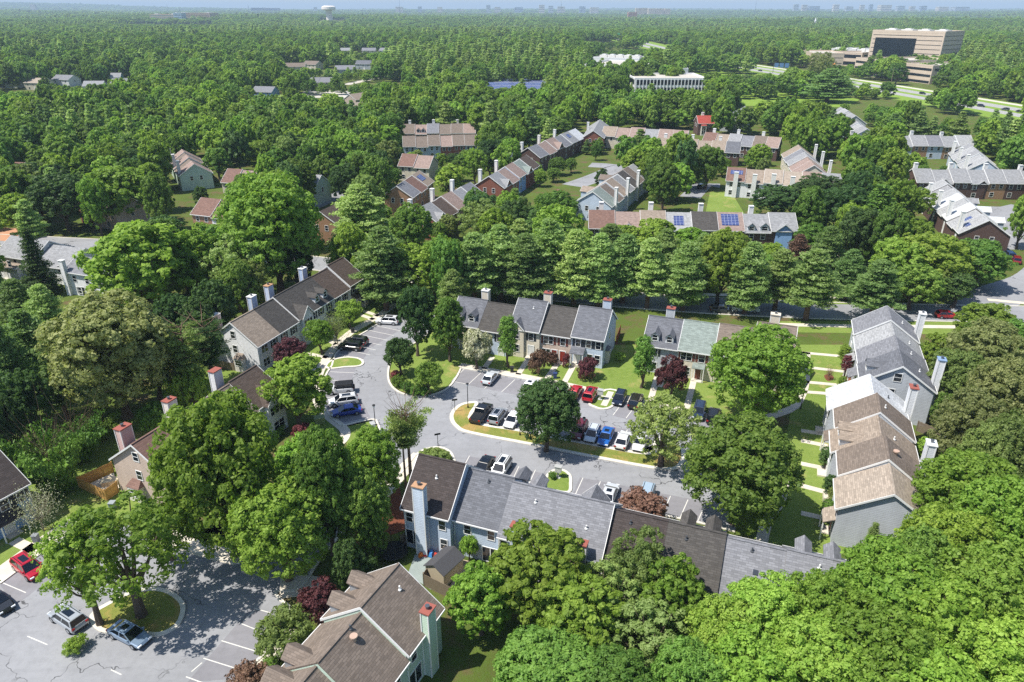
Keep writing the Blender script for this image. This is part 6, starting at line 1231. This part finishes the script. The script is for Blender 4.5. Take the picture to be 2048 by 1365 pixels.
quick(1731, 137, 1872, 146, 42, 62, 'tall tan office tower with a huge dark glass front', floors=9, band=.12, glassy=(.06, .64, .18, .86), roofbits=4, group=OFF, parapet=2)
quick(1706, 149, 1766, 158, 70, 116, 'lower tan office wing with stacked window strips before the tower', floors=3, band=.4, roofbits=0, group=OFF); quick(1796, 161, 1858, 169, 60, 126, 'nearest tan office wing, right of the dark glass gap', floors=3, band=.4, roofbits=0, group=OFF)
quick(1766, 153, 1800, 158, 60, 122, 'dark glass link between the two nearest tan wings', mat=DKGL, floors=3, band=.3, roofbits=0, group=OFF)
quick(1513, 117, 1545, 121, 60, 97, 'leftmost tan office wing beyond the highway', floors=3, band=.4, roofbits=0, group=OFF); quick(1565, 124, 1600, 130, 80, 99, 'second tan office wing beyond the highway', floors=3, band=.4, roofbits=0, group=OFF); quick(1600, 131, 1622, 139, 30, 101, 'round cornered tan stair block beyond the highway', floors=3, band=.1, roofbits=0, group=OFF); quick(1622, 128, 1720, 134, 90, 102, 'long tan office roof in front of the tower', floors=2, band=.5, roofbits=5, group=OFF)
# tower fins
x0, y0 = A(1731, 137); x1, y1 = A(1872, 146)
WO = 'low white offices behind the solar car park'
a, b = A(1268, 187), A(1412, 187); slab_block(a, b, 46, 10.5, 'long white office with two rows of dark windows', mat=WBLD, floors=2, band=.66, vbars=20, roofbits=0, group=WO)
quick(1283, 168, 1374, 168, 26, 138, 'white windowless upper block on the long white office', mat=WBLD, floors=1, band=0.001, roofbits=2, group=WO, z0=0); quick(1168, 165, 1280, 170, 60, 129, 'white office block farther back, half behind trees', mat=WBLD, floors=2, band=.5, roofbits=0, group=WO); quick(1183, 150, 1276, 154, 30, 115, 'white upper block with round roof units', mat=WBLD, floors=1, band=.001, roofbits=5, group=WO, z0=0)
def canopy(py, x0p, x1p, i):
    a, b = A(x0p, py, 4), A(x1p, py, 4); T = tag(empty('solar_canopy', (*a, 0)), f'long solar carport roof, {ORD[i]} of the row counted from the near end', 'solar canopy', 'solar carports'); L = b[0] - a[0]
    m = MB(); m.hexa([(0, 0, 3.6), (L, 0, 3.6), (L, 9, 5.2), (0, 9, 5.2), (0, 0, 3.75), (L, 0, 3.75), (L, 9, 5.35), (0, 9, 5.35)]); m.build('panel', solarm(), T); m = MB()
    for k in range(7): x = L * (.04 + .92 * k / 6); m.box(x - .2, x + .2, 4.2, 4.7, 0, 4.3)
    m.box(0, L, 4.3, 4.6, 4.2, 4.45); m.build('support', WBLD, T); m = MB(); m.box(-.05, L + .05, -.12, -.02, 3.4, 3.9); m.build('edge_beam', WBLD, T)
ngon_obj('solar_car_park', P2([(965, 192), (1100, 192), (1096, 128), (970, 128)]), .05, concretem('car_park_concrete', '#a9a7a4'))
for i, py in enumerate((178, 171, 164, 158, 153, 148, 143.5, 139.5, 136)): canopy(py, 974 + (3 if i > 3 else 0), 1092, i)
HOSP = 'hospital blocks on the far left'
for a in (((256, 49, 302, 49), 60, 39.5, 'low tan hospital wing with pale window rows', 5), ((303, 50, 350, 50), 70, 31, 'hospital block with a green glass front', 6), ((350, 50, 366, 50), 40, 28, 'pale blue glass stair tower of the hospital', 7), ((352, 48, 422, 48), 90, 29, 'tallest tan hospital block', 7)):
    quick(*a[0], a[1], a[2], a[3], floors=a[4], band=.35, roofbits=2, group=HOSP, mat=plain('#c9b09a', .7) if 'blue' not in a[3] else plain('#b9cfe0', .3), glass=DKGL if 'green' not in a[3] else plain('#4f8a86', .2))
# water tower
x, y = A(660, 47); z0 = terrain(x, y); H = solveH(x, y, 12, z0); T = tag(empty('water_tower', (x, y, z0)), 'white mushroom shaped water tower above the far woods', 'water tower'); m = MB(); s = H / 42
m.tube([(0, 0, -8), (0, 0, 8 * s), (0, 0, 22 * s), (0, 0, 30 * s), (0, 0, 33 * s)], [11 * s, 9 * s, 7.5 * s, 9 * s, 13 * s], 16); m.build('stem', plain('#d8cfc6', .6), T); m = MB(); m.tube([(0, 0, 30.5 * s), (0, 0, 33 * s), (0, 0, 39 * s), (0, 0, 42 * s)], [14 * s, 19 * s, 18.5 * s, 12 * s], 24); m.build('tank', plain('#e2dad2', .6), T)
quick(640, 33, 686, 33, 60, 27, 'pinkish low building behind the water tower', floors=3, band=.3, roofbits=0, mat=plain('#cfb2a4', .7), name='far_building')
# twin blue glass offices, apartment slabs, shops
for a in ((503, 27.5, 525, 16, 'left one of the twin blue glass offices on the left skyline', '#4d6b8c'), (532, 27, 555, 15.5, 'right one of the twin blue glass offices on the left skyline', '#4d6b8c')): quick(a[0], a[1], a[2], a[1], 120, a[3], a[4], floors=4, band=.6, roofbits=1, mat=plain(a[5], .4), name='office_building', group='twin glass offices')
for i, a in enumerate(((1256, 39.5, 1274, 19), (1271, 33, 1294, 14), (1296, 32, 1310, 14), (1311, 32, 1327, 14), (1329, 32, 1340, 14))): quick(a[0], a[1], a[2], a[1], 40, a[3], ('brownish apartment tower standing in front of the pale apartment slabs', 'pale apartment slab, first behind the brownish tower', 'pale apartment slab, second behind the brownish tower', 'pale apartment slab, third behind the brownish tower', 'pale apartment slab at the far end of the five')[i], floors=14, band=.35, roofbits=1, mat=plain('#b98f7c' if i == 0 else '#e0cdb6', .7), vbars=5, name='apartment_tower', group='apartment towers on the skyline')
for a in ((835, 55, 920, 49, 'long pale retail building in the far woods', '#d9d2c9'), (922, 54, 968, 47, 'grey retail roof beside the long pale one', '#b9b4ad'), (975, 55, 995, 48, 'white shop block left of the dark brown offices', '#dcdad6'), (998, 58, 1035, 47, 'dark brown office block in the far woods', '#6b4a40'), (1040, 56, 1062, 50, 'beige shop beside the dark brown offices', '#cbb39c'), (1075, 52, 1100, 44, 'pale office block by the highway junction', '#c9c4bd'), (1118, 53, 1160, 46, 'beige shops at the highway junction', '#cfae94'), (1230, 52, 1248, 48, 'pinkish roof right of the highway junction', '#d0b0a0'), (1152, 37, 1200, 33, 'long pale roof far right of the junction', '#cfc6ba'), (735, 60, 800, 55, 'long tan shed roof beside the far woods', '#d9c4a8'), (885, 26, 930, 21, 'reddish flats on the middle skyline', '#b08a7c'), (935, 27, 1010, 23, 'long pale roof on the middle skyline', '#d6d2ca'), (100, 22.5, 140, 20, 'bright roof line on the far left hills', '#d8d4cc'), (0, 58, 18, 54, 'pale roof at the far left edge', '#d6d0c8'), (150, 49, 165, 46, 'pale roof left of the hospital', '#d0cac2'), (398, 58, 440, 54, 'tan school roofs below the hospital', '#c9a98e'), (470, 56, 500, 53, 'grey roof right of the hospital', '#8d97a3'), (55, 52, 78, 49, 'beige roof on the far left', '#cdb8a4'), (135, 61, 160, 58, 'tan roof left below the hospital', '#c7a78c'), (270, 67, 290, 60, 'beige block just below the hospital', '#d3bfa9')): quick(a[0], a[1], a[2], a[1], 60, a[3], a[4], floors=2, band=.3, roofbits=2, mat=plain(a[5], .7), name='far_building', group='low buildings in the far woods')
SK = [(700, 5, 17.3, 14.5), (838, 12, 18, 14), (872, 6, 18, 13.5), (905, 8, 18, 14.5), (985, 7, 17, 10.5), (1000, 10, 18, 14.5), (1035, 14, 20, 15), (1073, 9, 22, 10), (1088, 8, 20, 12), (1105, 12, 20, 13.5), (1140, 10, 22, 13), (1160, 14, 19, 15), (1492, 8, 17, 9), (1506, 8, 18, 10), (1522, 18, 18, 12.5), (1558, 9, 18, 9.5), (1580, 12, 18, 13), (1601, 7, 17, 10), (1615, 6, 17, 9), (1640, 18, 18, 10.5), (1665, 12, 18, 12), (1684, 8, 18, 13), (1702, 10, 19, 12), (1735, 16, 19, 14), (1766, 24, 19, 14), (1984, 5, 16, 13), (2013, 14, 16, 8), (2032, 10, 16, 10), (130, 6, 9.5, 6.5), (235, 8, 12, 9)]
for i, (px, wp, pb, pt) in enumerate(SK):
    D_ = 7500; x = (px - 1024) / FPX * D_ * 1.1; y = D_; wd = wp / FPX * D_ * 1.1; pbz = PRJ(x, y, 0)[1]; z0 = terrain(x, y); h = solveH(x, y, pt, z0)
    nm = ['left', 'middle', 'right'][0 if px < 800 else 1 if px < 1300 else 2]; j = sum(1 for q in SK[:i] if (0 if q[0] < 800 else 1 if q[0] < 1300 else 2) == (0 if px < 800 else 1 if px < 1300 else 2))
    slab_block((x - wd / 2, y), (x + wd / 2, y), wd * .7, h, f'hazy pale tower, {(ORD + ["thirteenth", "fourteenth", "fifteenth", "sixteenth"])[j]} from left in the {nm} skyline cluster', floors=6, band=.35, roofbits=0, mat=plain(('#b9c3cf', '#cfc8c0', '#9fb0c4', '#d8cfc4')[i % 4], .6), name='skyline_tower', group='hazy towers on the skyline', z0=z0)
for px, pt, lb in ((1105, 2, 'thin mast on the middle skyline'), (839, 0, 'thin mast left of the middle skyline'), (1425, 0, 'thin mast over the pale water tank'), (457, 9, 'small mast on the left skyline'), (590, 9, 'second small mast on the left skyline')):
    D_ = 6000; x = (px - 1024) / FPX * D_ * 1.1; z0 = terrain(x, D_); h = solveH(x, D_, pt, z0); T = tag(empty('radio_mast', (x, D_, z0 - 5)), lb, 'mast', 'radio masts on the skyline'); m = MB(); m.tube([(0, 0, 0), (0, 0, h + 5)], [2.2, .6], 5); m.build('lattice', STEEL, T); m = MB(); m.box(-4, 4, -.8, .8, h * .8, h * .8 + 1.5); m.build('platform', STEEL, T)
x, y = A(1630, 48); T = tag(empty('church_spire', (x, y, terrain(x, y))), 'white church spire rising from the right hand woods', 'church'); h = solveH(x, y, 36, terrain(x, y)); m = MB(); m.tube([(0, 0, 0), (0, 0, h * .55)], 4.5, 4); m.build('tower', WBLD, T); m = MB(); m.tube([(0, 0, h * .55), (0, 0, h)], [4.2, .3], 8); m.build('spire', WBLD, T)
# highway sign gantries, company sign, coloured play shapes, parked monument sign
def gantry(px, py, w_, h, col, label, panels=1):
    x, y = A(px, py); T = tag(empty('sign_gantry', (x, y, 0), rad(-25)), label, 'road sign', 'highway signs'); m = MB(); m.box(-w_ / 2 - .4, -w_ / 2, -.3, .3, 0, h); m.box(w_ / 2, w_ / 2 + .4, -.3, .3, 0, h); m.box(-w_ / 2, w_ / 2, -.2, .2, h - 1, h - .6); m.build('frame', STEEL, T)
    for k in range(panels): m = MB(); x0 = -w_ / 2 + w_ * k / panels; m.box(x0 + .5, x0 + w_ / panels - .5, -.4, -.31, h - 3.4, h + .6); m.build('sign_panel', plain(col, .5), T)
gantry(1228, 76, 24, 8, '#1f8a62', 'green highway sign over the far lanes'); gantry(1192, 74, 14, 8, '#3a9a7a', 'smaller green highway sign farther up the lanes'); gantry(1561, 148, 14, 9, '#4f6f96', 'blue grey sign boards standing by the highway', 3)
x, y = A(1858, 166); T = tag(empty('monument_sign', (x, y, 0), rad(-25)), 'pale monument sign on the office lawn by the highway', 'sign'); m = MB(); m.box(-5, 5, -.4, .4, 0, 3.6); m.build('sign_slab', WBLD, T); m = MB(); m.box(-4, 4, -.46, -.41, 1.6, 2.6); m.build('sign_panel', plain('#7fa0a4', .4), T)
for px, cl, lb in ((1652, '#2f9ab0', 'teal play canopy beside the tan offices'), (1664, '#d98a3a', 'orange play canopy beside the tan offices')):
    x, y = A(px, 139); T = tag(empty('play_canopy', (x, y, 0)), lb, 'canopy'); m = MB(); m.tube([(0, 0, 5), (0, 0, 7), (0, 0, 9)], [4.5, 3, .2], 8); m.build('canvas', plain(cl, .6), T); m = MB()
    for q in (-3, 3): m.tube([(q, 0, 0), (q, 0, 5.2)], .15, 5)
    m.build('poles', STEEL, T)
ngon_obj('car_park', P2([(590, 196), (705, 196), (700, 183), (612, 180)]), .03, concretem('pale_car_park', '#bdb8ae')); road('lane', P2([(690, 170), (745, 158), (800, 145), (830, 130)]), 9, .03, concretem('lane_concrete', '#bdb6aa'))
ngon_obj('dirt_yard', P2([(0, 455), (34, 458), (38, 485), (0, 482)]), .03, plain('#b98a6c', .9))

# ------------------------------------------------------------------ scattered trees and far woods
KEEP = [(805, 246, 950, 300, 1), (343, 300, 412, 366, 1), (845, 372, 930, 425, 1), (978, 308, 1080, 392, 1), (1058, 255, 1158, 318, 1), (1168, 240, 1205, 268, 1), (1155, 330, 1292, 420, 1), (1165, 420, 1590, 462, 1), (1480, 420, 1590, 485, 1), (1455, 335, 1682, 372, 1), (1455, 340, 1505, 405, 1),
    (1565, 291, 1660, 342, 1), (1250, 253, 1378, 272, 1), (1395, 276, 1482, 300, 1), (1405, 264, 1560, 280, 1), (1392, 230, 1425, 264, 1), (1812, 270, 1942, 303, 1), (1885, 285, 1998, 335, 1), (1830, 338, 2048, 395, 1), (1855, 362, 2028, 495, 1), (388, 396, 470, 445, 1), (212, 382, 262, 432, 1), (457, 337, 513, 358, 1), (625, 402, 697, 446, 1), (782, 344, 845, 398, 1),
    (150, 512, 225, 575, 1), (0, 483, 165, 540, 1), (1112, 345, 1190, 382, 1), (1665, 492, 1715, 590, 1), (1405, 382, 1452, 418, 1), (1662, 212, 1722, 230, 1), (1702, 242, 1748, 262, 1), (1372, 112, 1565, 150, 1), (1480, 138, 1720, 203, 1), (1700, 160, 1850, 206, 1), (1850, 190, 2048, 236, 1), (1512, 97, 1625, 138, 1), (1622, 101, 1735, 130, 1), (1735, 60, 1908, 112, 1), (1704, 115, 1868, 165, 1), (1268, 114, 1410, 181, 1), (1190, 112, 1285, 124, 1), (978, 132, 1088, 176, 1), (598, 182, 692, 194, 1), (690, 148, 800, 168, 1),
    (0, 145, 75, 183, 1), (100, 142, 215, 172, 1), (228, 144, 262, 158, 1), (508, 172, 560, 192, 1), (570, 122, 645, 138, 1), (665, 126, 742, 140, 1), (680, 92, 785, 106, 1), (625, 154, 660, 163, 1), (256, 36, 424, 50, 1), (640, 10, 690, 42, 1), (835, 48, 1100, 56, 1), (1256, 16, 1340, 36, 1), (1110, 44, 1165, 54, 1), (1210, 70, 1330, 100, 1), (880, 20, 1010, 27, 1), (500, 14, 556, 26, 1), (705, 183, 722, 212, 1), (1170, 70, 1240, 85, 1), (1625, 34, 1634, 46, 1)]
HB = np.array([(h[0], h[1], h[2]) for h in HOUSES])
RD = np.array(MIDW + spline(SIDE, False, 5) + INN); HWA = np.array(HWs)
def scatter(y0, y1, sp, wide=.79, pad=40):
    ys = np.arange(y0, y1, sp); out = []
    for y in ys:
        xs = np.arange(-(y * wide + pad), y * wide + pad, sp * 1.08); out.append(np.stack([xs, np.full_like(xs, y)], 1))
    p = np.concatenate(out); return p + RNG.uniform(-.42, .42, p.shape) * sp
def tz(p): return np.array([terrain(a, b) for a, b in p])
def free(p, H, R):
    ok = np.ones(len(p), bool); z = tz(p) if p[:, 1].max() > 900 else np.zeros(len(p))
    for q in HB: ok &= np.hypot(p[:, 0] - q[0], p[:, 1] - q[1]) > q[2] + 1.5
    for q in RD: ok &= np.hypot(p[:, 0] - q[0], p[:, 1] - q[1]) > 6.5
    if p[:, 1].max() > 350:
        for i in range(len(HWA) - 1):
            for t in (0, .25, .5, .75):
                q = HWA[i] * (1 - t) + HWA[i + 1] * t; ok &= np.hypot(p[:, 0] - q[0], p[:, 1] - q[1]) > 34
    def pj(zz):
        a = zz - CH; dep = p[:, 1] * CP - a * SP; up = p[:, 1] * SP + a * CP; return 1024 + FPX * p[:, 0] / dep, 682.5 - FPX * up / dep, dep
    zc_ = z + H * .6; cx, yt, dep = pj(zc_); th = np.arctan2(CH - zc_, np.hypot(p[:, 0], p[:, 1])); yt = yt - np.hypot(R * .8 * np.sin(th), H * .4 * np.cos(th)) * FPX / dep; _, yb, _ = pj(z + H * .2); hw = R * .72 * FPX / dep
    for x0, ya, x1, yc, _k in KEEP:
        xm, ym = (x0 + x1) / 2, yc
        hit = (cx + hw > x0) & (cx - hw < x1) & (yt + (yb - yt) * .12 < yc) & (yb > ya); 
        # only what stands before the thing can hide it
        yd = A(xm, yc + 2)[1]; hit &= p[:, 1] < yd + 14; ok &= ~hit
    return ok
HT = np.array([(t['x'], t['y'], t['R']) for t in TREES])
p = scatter(140, 345, 8.6); H = RNG.uniform(11, 17.5, len(p)); R = RNG.uniform(3.9, 6.2, len(p)); ok = free(p, H, R)
for q in HT: ok &= np.hypot(p[:, 0] - q[0], p[:, 1] - q[1]) > q[2] * .75 + 2
# small ones fit where a tall one would hide a house
H2 = H * .45; R2 = R * .6; ok2 = free(p, H2, R2) & ~ok & (RNG.uniform(0, 1, len(p)) < .6)
for q in HT: ok2 &= np.hypot(p[:, 0] - q[0], p[:, 1] - q[1]) > q[2] * .75 + 2
H = np.where(ok, H, H2); R = np.where(ok, R, R2); ok |= ok2; p, H, R = p[ok], H[ok], R[ok]
inpar = lambda q: abs(q[0]) < q[1] * .745 + 8
order = np.argsort(np.hypot(p[:, 0], p[:, 1])); p, H, R = p[order], H[order], R[order]
cl = np.sin(p[:, 0] / 31 + 1) + np.cos(p[:, 1] / 27) + RNG.normal(size=len(p)) * .9
nshade = sum(1 for t in TREES if KIND[t['vs']][0] == 'shade_tree'); npine = sum(1 for t in TREES if KIND[t['vs']][0] == 'pine_tree'); WOOD = []
for q, h, r, c in zip(p, H, R, cl):
    pineish = c > 1.6; far = math.hypot(*q) > 235; tone = random.choices(['bright', 'green', 'dark', 'lime', 'olive'], [5, 5, 3, .6, .5])[0]
    if pineish and npine < 118 and inpar(q): npine += 1; plant('pinecoarse' if far else 'pine', q[0], q[1], h * 1.12, r * .82, random.choice(['pine', 'palepine', 'pine']))
    elif not pineish and nshade < 296 and inpar(q): nshade += 1; plant('coarse' if far and nshade % 2 else 'mid', q[0], q[1], h, r, tone)
    else: WOOD.append((q[0], q[1], h, r, pineish))

def near_landmark(x, y):
    d, i = min((math.hypot(x - h[0], y - h[1]), i) for i, h in enumerate(HOUSES) if h[3]); h = HOUSES[i]; return ('behind ' if y > h[1] else 'before ') + h[3]
LOOK = {'bright': 'bright green', 'green': 'mid green', 'dark': 'dark green', 'lime': 'yellow green', 'olive': 'olive green', 'pine': 'dark needled', 'palepine': 'pale needled'}
ORDL = ORD + ['thirteenth', 'fourteenth', 'fifteenth', 'sixteenth', 'seventeenth', 'eighteenth', 'nineteenth', 'twentieth'] + ['twenty-' + o for o in ORD[:9]] + ['thirtieth'] + ['thirty-' + o for o in ORD[:9]]
cls = {}
for i, t in enumerate(TREES):
    if not t['label']:
        lm = 'in the pine belt along the street' if 0 and t['y'] < 150 else near_landmark(t['x'], t['y']); t['group'] = 'trees among the houses'; cls.setdefault((t['tone'], KIND[t['vs']][1], lm), []).append(i)
    else: t['group'] = None
for (tone, cat, lm), v in cls.items():
    v.sort(key=lambda i: PRJ(TREES[i]['x'], TREES[i]['y'], 0)[0]); sizes = {id(i): 1 for i in v}
    for k, i in enumerate(v):
        TREES[i]['label'] = f"{LOOK.get(tone, tone)} {cat} {lm}" if len(v) == 1 else f"{ORDL[k]} {LOOK.get(tone, tone)} {cat} from left {lm}"
PROTO = {}
GRP = {'shade_tree': 'leafy trees round the townhouses', 'pine_tree': 'pines round the townhouses', 'open_tree': 'loose crowned trees', 'feather_leaf_tree': 'feathery foreground trees', 'sparse_pine': 'sparse pines', 'spruce_tree': 'spire shaped evergreens', 'columnar_tree': 'narrow upright trees', 'garden_tree': 'small garden trees', 'garden_shrub': 'garden shrubs', 'clipped_hedge': 'clipped hedges', 'spreading_yew': 'yews on the left lawn', 'bare_tree': 'leafless small trees'}
for t in TREES:
    vs = t['vs']; nm, cat = KIND[vs]; j = t['var'] if t['var'] is not None else random.randrange(len(V[vs])); j %= len(V[vs]); cm, tm = V[vs][j]; r0, h0 = BASE[vs]
    T = tag(empty(nm, (t['x'], t['y'], t['z']), t['rot']), t['label'], cat, t['group'] or GRP[nm]); T.scale = (t['R'] / r0, t['R'] / r0, t['H'] / h0)
    c = link('crown', cm, T); c.material_slots[0].link = 'OBJECT'; c.material_slots[0].material = FOL[t['tone']]; link('trunk', tm, T)
    if vs in ('coarse', 'pinecoarse', 'mid'): PROTO.setdefault((vs, j), c)
# the woods to the horizon: one mass
pts = [np.array([(a, b, terrain(a, b), h, r, 4 if pn else k % 4) for k, (a, b, h, r, pn) in enumerate(WOOD)])] if WOOD else []
for y0, y1, sp, hh, rr, wide in ((345, 700, 9.4, (10, 20), (3.8, 7.8), .8), (700, 1300, 11.5, (11, 22), (4.6, 9), .8), (1300, 2300, 14, (13, 20), (6.5, 10), .8), (2300, 4200, 27, (14, 22), (12, 19), .8), (4200, 8000, 52, (15, 24), (22, 36), .8), (8000, 15000, 110, (17, 30), (45, 75), .8)):
    p = scatter(y0, y1, sp, wide); H = RNG.uniform(*hh, len(p)); R = RNG.uniform(*rr, len(p)); ok = free(p, H, R); ok2 = free(p, H * .5, R * .6) & ~ok & (y1 < 2400); H = np.where(ok, H, H * .5); R = np.where(ok, R, R * .6); ok |= ok2; p, H, R = p[ok], H[ok], R[ok]
    cl = np.sin(p[:, 0] / 90 + 2) + np.cos(p[:, 1] / 120) + RNG.normal(size=len(p)); ix = np.where(cl > 1.9, 4, RNG.integers(0, 4, len(p))); pts.append(np.stack([p[:, 0], p[:, 1], tz(p) - .3, H, R, ix], 1))
pts = np.concatenate(pts); print('woods instances', len(pts), 'trees', len(TREES), nshade, npine)
me = bpy.data.meshes.new('woods'); me.vertices.add(len(pts)); me.vertices.foreach_set('co', pts[:, :3].astype(np.float32).ravel())
at = me.attributes.new('size', 'FLOAT_VECTOR', 'POINT'); at.data.foreach_set('vector', np.stack([pts[:, 4] / 5, pts[:, 4] / 5, pts[:, 3] / 13], 1).astype(np.float32).ravel())
at = me.attributes.new('turn', 'FLOAT_VECTOR', 'POINT'); at.data.foreach_set('vector', np.stack([0 * pts[:, 0], 0 * pts[:, 0], RNG.uniform(0, 6.28, len(pts))], 1).astype(np.float32).ravel())
at = me.attributes.new('which', 'INT', 'POINT'); at.data.foreach_set('value', pts[:, 5].astype(np.int32))
wo = tag(link('woods', me), 'unbroken green woods running to the hazy horizon', 'woods', None, 'stuff')
ng = bpy.data.node_groups.new('woods_scatter', 'GeometryNodeTree'); ng.interface.new_socket('Geometry', in_out='INPUT', socket_type='NodeSocketGeometry'); ng.interface.new_socket('Geometry', in_out='OUTPUT', socket_type='NodeSocketGeometry')
gi = ng.nodes.new('NodeGroupInput'); go = ng.nodes.new('NodeGroupOutput'); ip = ng.nodes.new('GeometryNodeInstanceOnPoints'); jn = ng.nodes.new('GeometryNodeJoinGeometry'); srcs = [PROTO[k] for k in sorted(PROTO) if k[0] == 'coarse'][:4]
while len(srcs) < 4: srcs.append(srcs[-1])
srcs.append([PROTO[k] for k in sorted(PROTO) if k[0] == 'pinecoarse'][0] if any(k[0] == 'pinecoarse' for k in PROTO) else srcs[0])
for o in reversed(srcs):
    oi = ng.nodes.new('GeometryNodeObjectInfo'); oi.inputs['Object'].default_value = o; oi.inputs['As Instance'].default_value = True; oi.transform_space = 'ORIGINAL'; ng.links.new(oi.outputs['Geometry'], jn.inputs[0])
ip.inputs['Pick Instance'].default_value = True
def named(n, typ, sock):
    a = ng.nodes.new('GeometryNodeInputNamedAttribute'); a.data_type = typ; a.inputs['Name'].default_value = n; ng.links.new(a.outputs['Attribute'], ip.inputs[sock])
named('size', 'FLOAT_VECTOR', 'Scale'); named('turn', 'FLOAT_VECTOR', 'Rotation'); named('which', 'INT', 'Instance Index')
ng.links.new(gi.outputs[0], ip.inputs['Points']); ng.links.new(jn.outputs[0], ip.inputs['Instance']); ng.links.new(ip.outputs[0], go.inputs[0])
md = wo.modifiers.new('scatter', 'NODES'); md.node_group = ng
# ------------------------------------------------------------------ the air
m = MB(); B = 31000; m.box(-B, B, -B, B, -70, 190); hm = bpy.data.materials.new('haze_air'); hm.use_nodes = True; hm.node_tree.nodes.clear(); o = hm.node_tree.nodes.new('ShaderNodeOutputMaterial'); pv = hm.node_tree.nodes.new('ShaderNodeVolumePrincipled')
pv.inputs['Color'].default_value = (.62, .8, 1, 1); pv.inputs['Density'].default_value = HAZE; pv.inputs['Anisotropy'].default_value = 0; hm.node_tree.links.new(pv.outputs[0], o.inputs['Volume'])
if HAZE: tag(m.build('haze', hm, uv=False), kind='stuff')
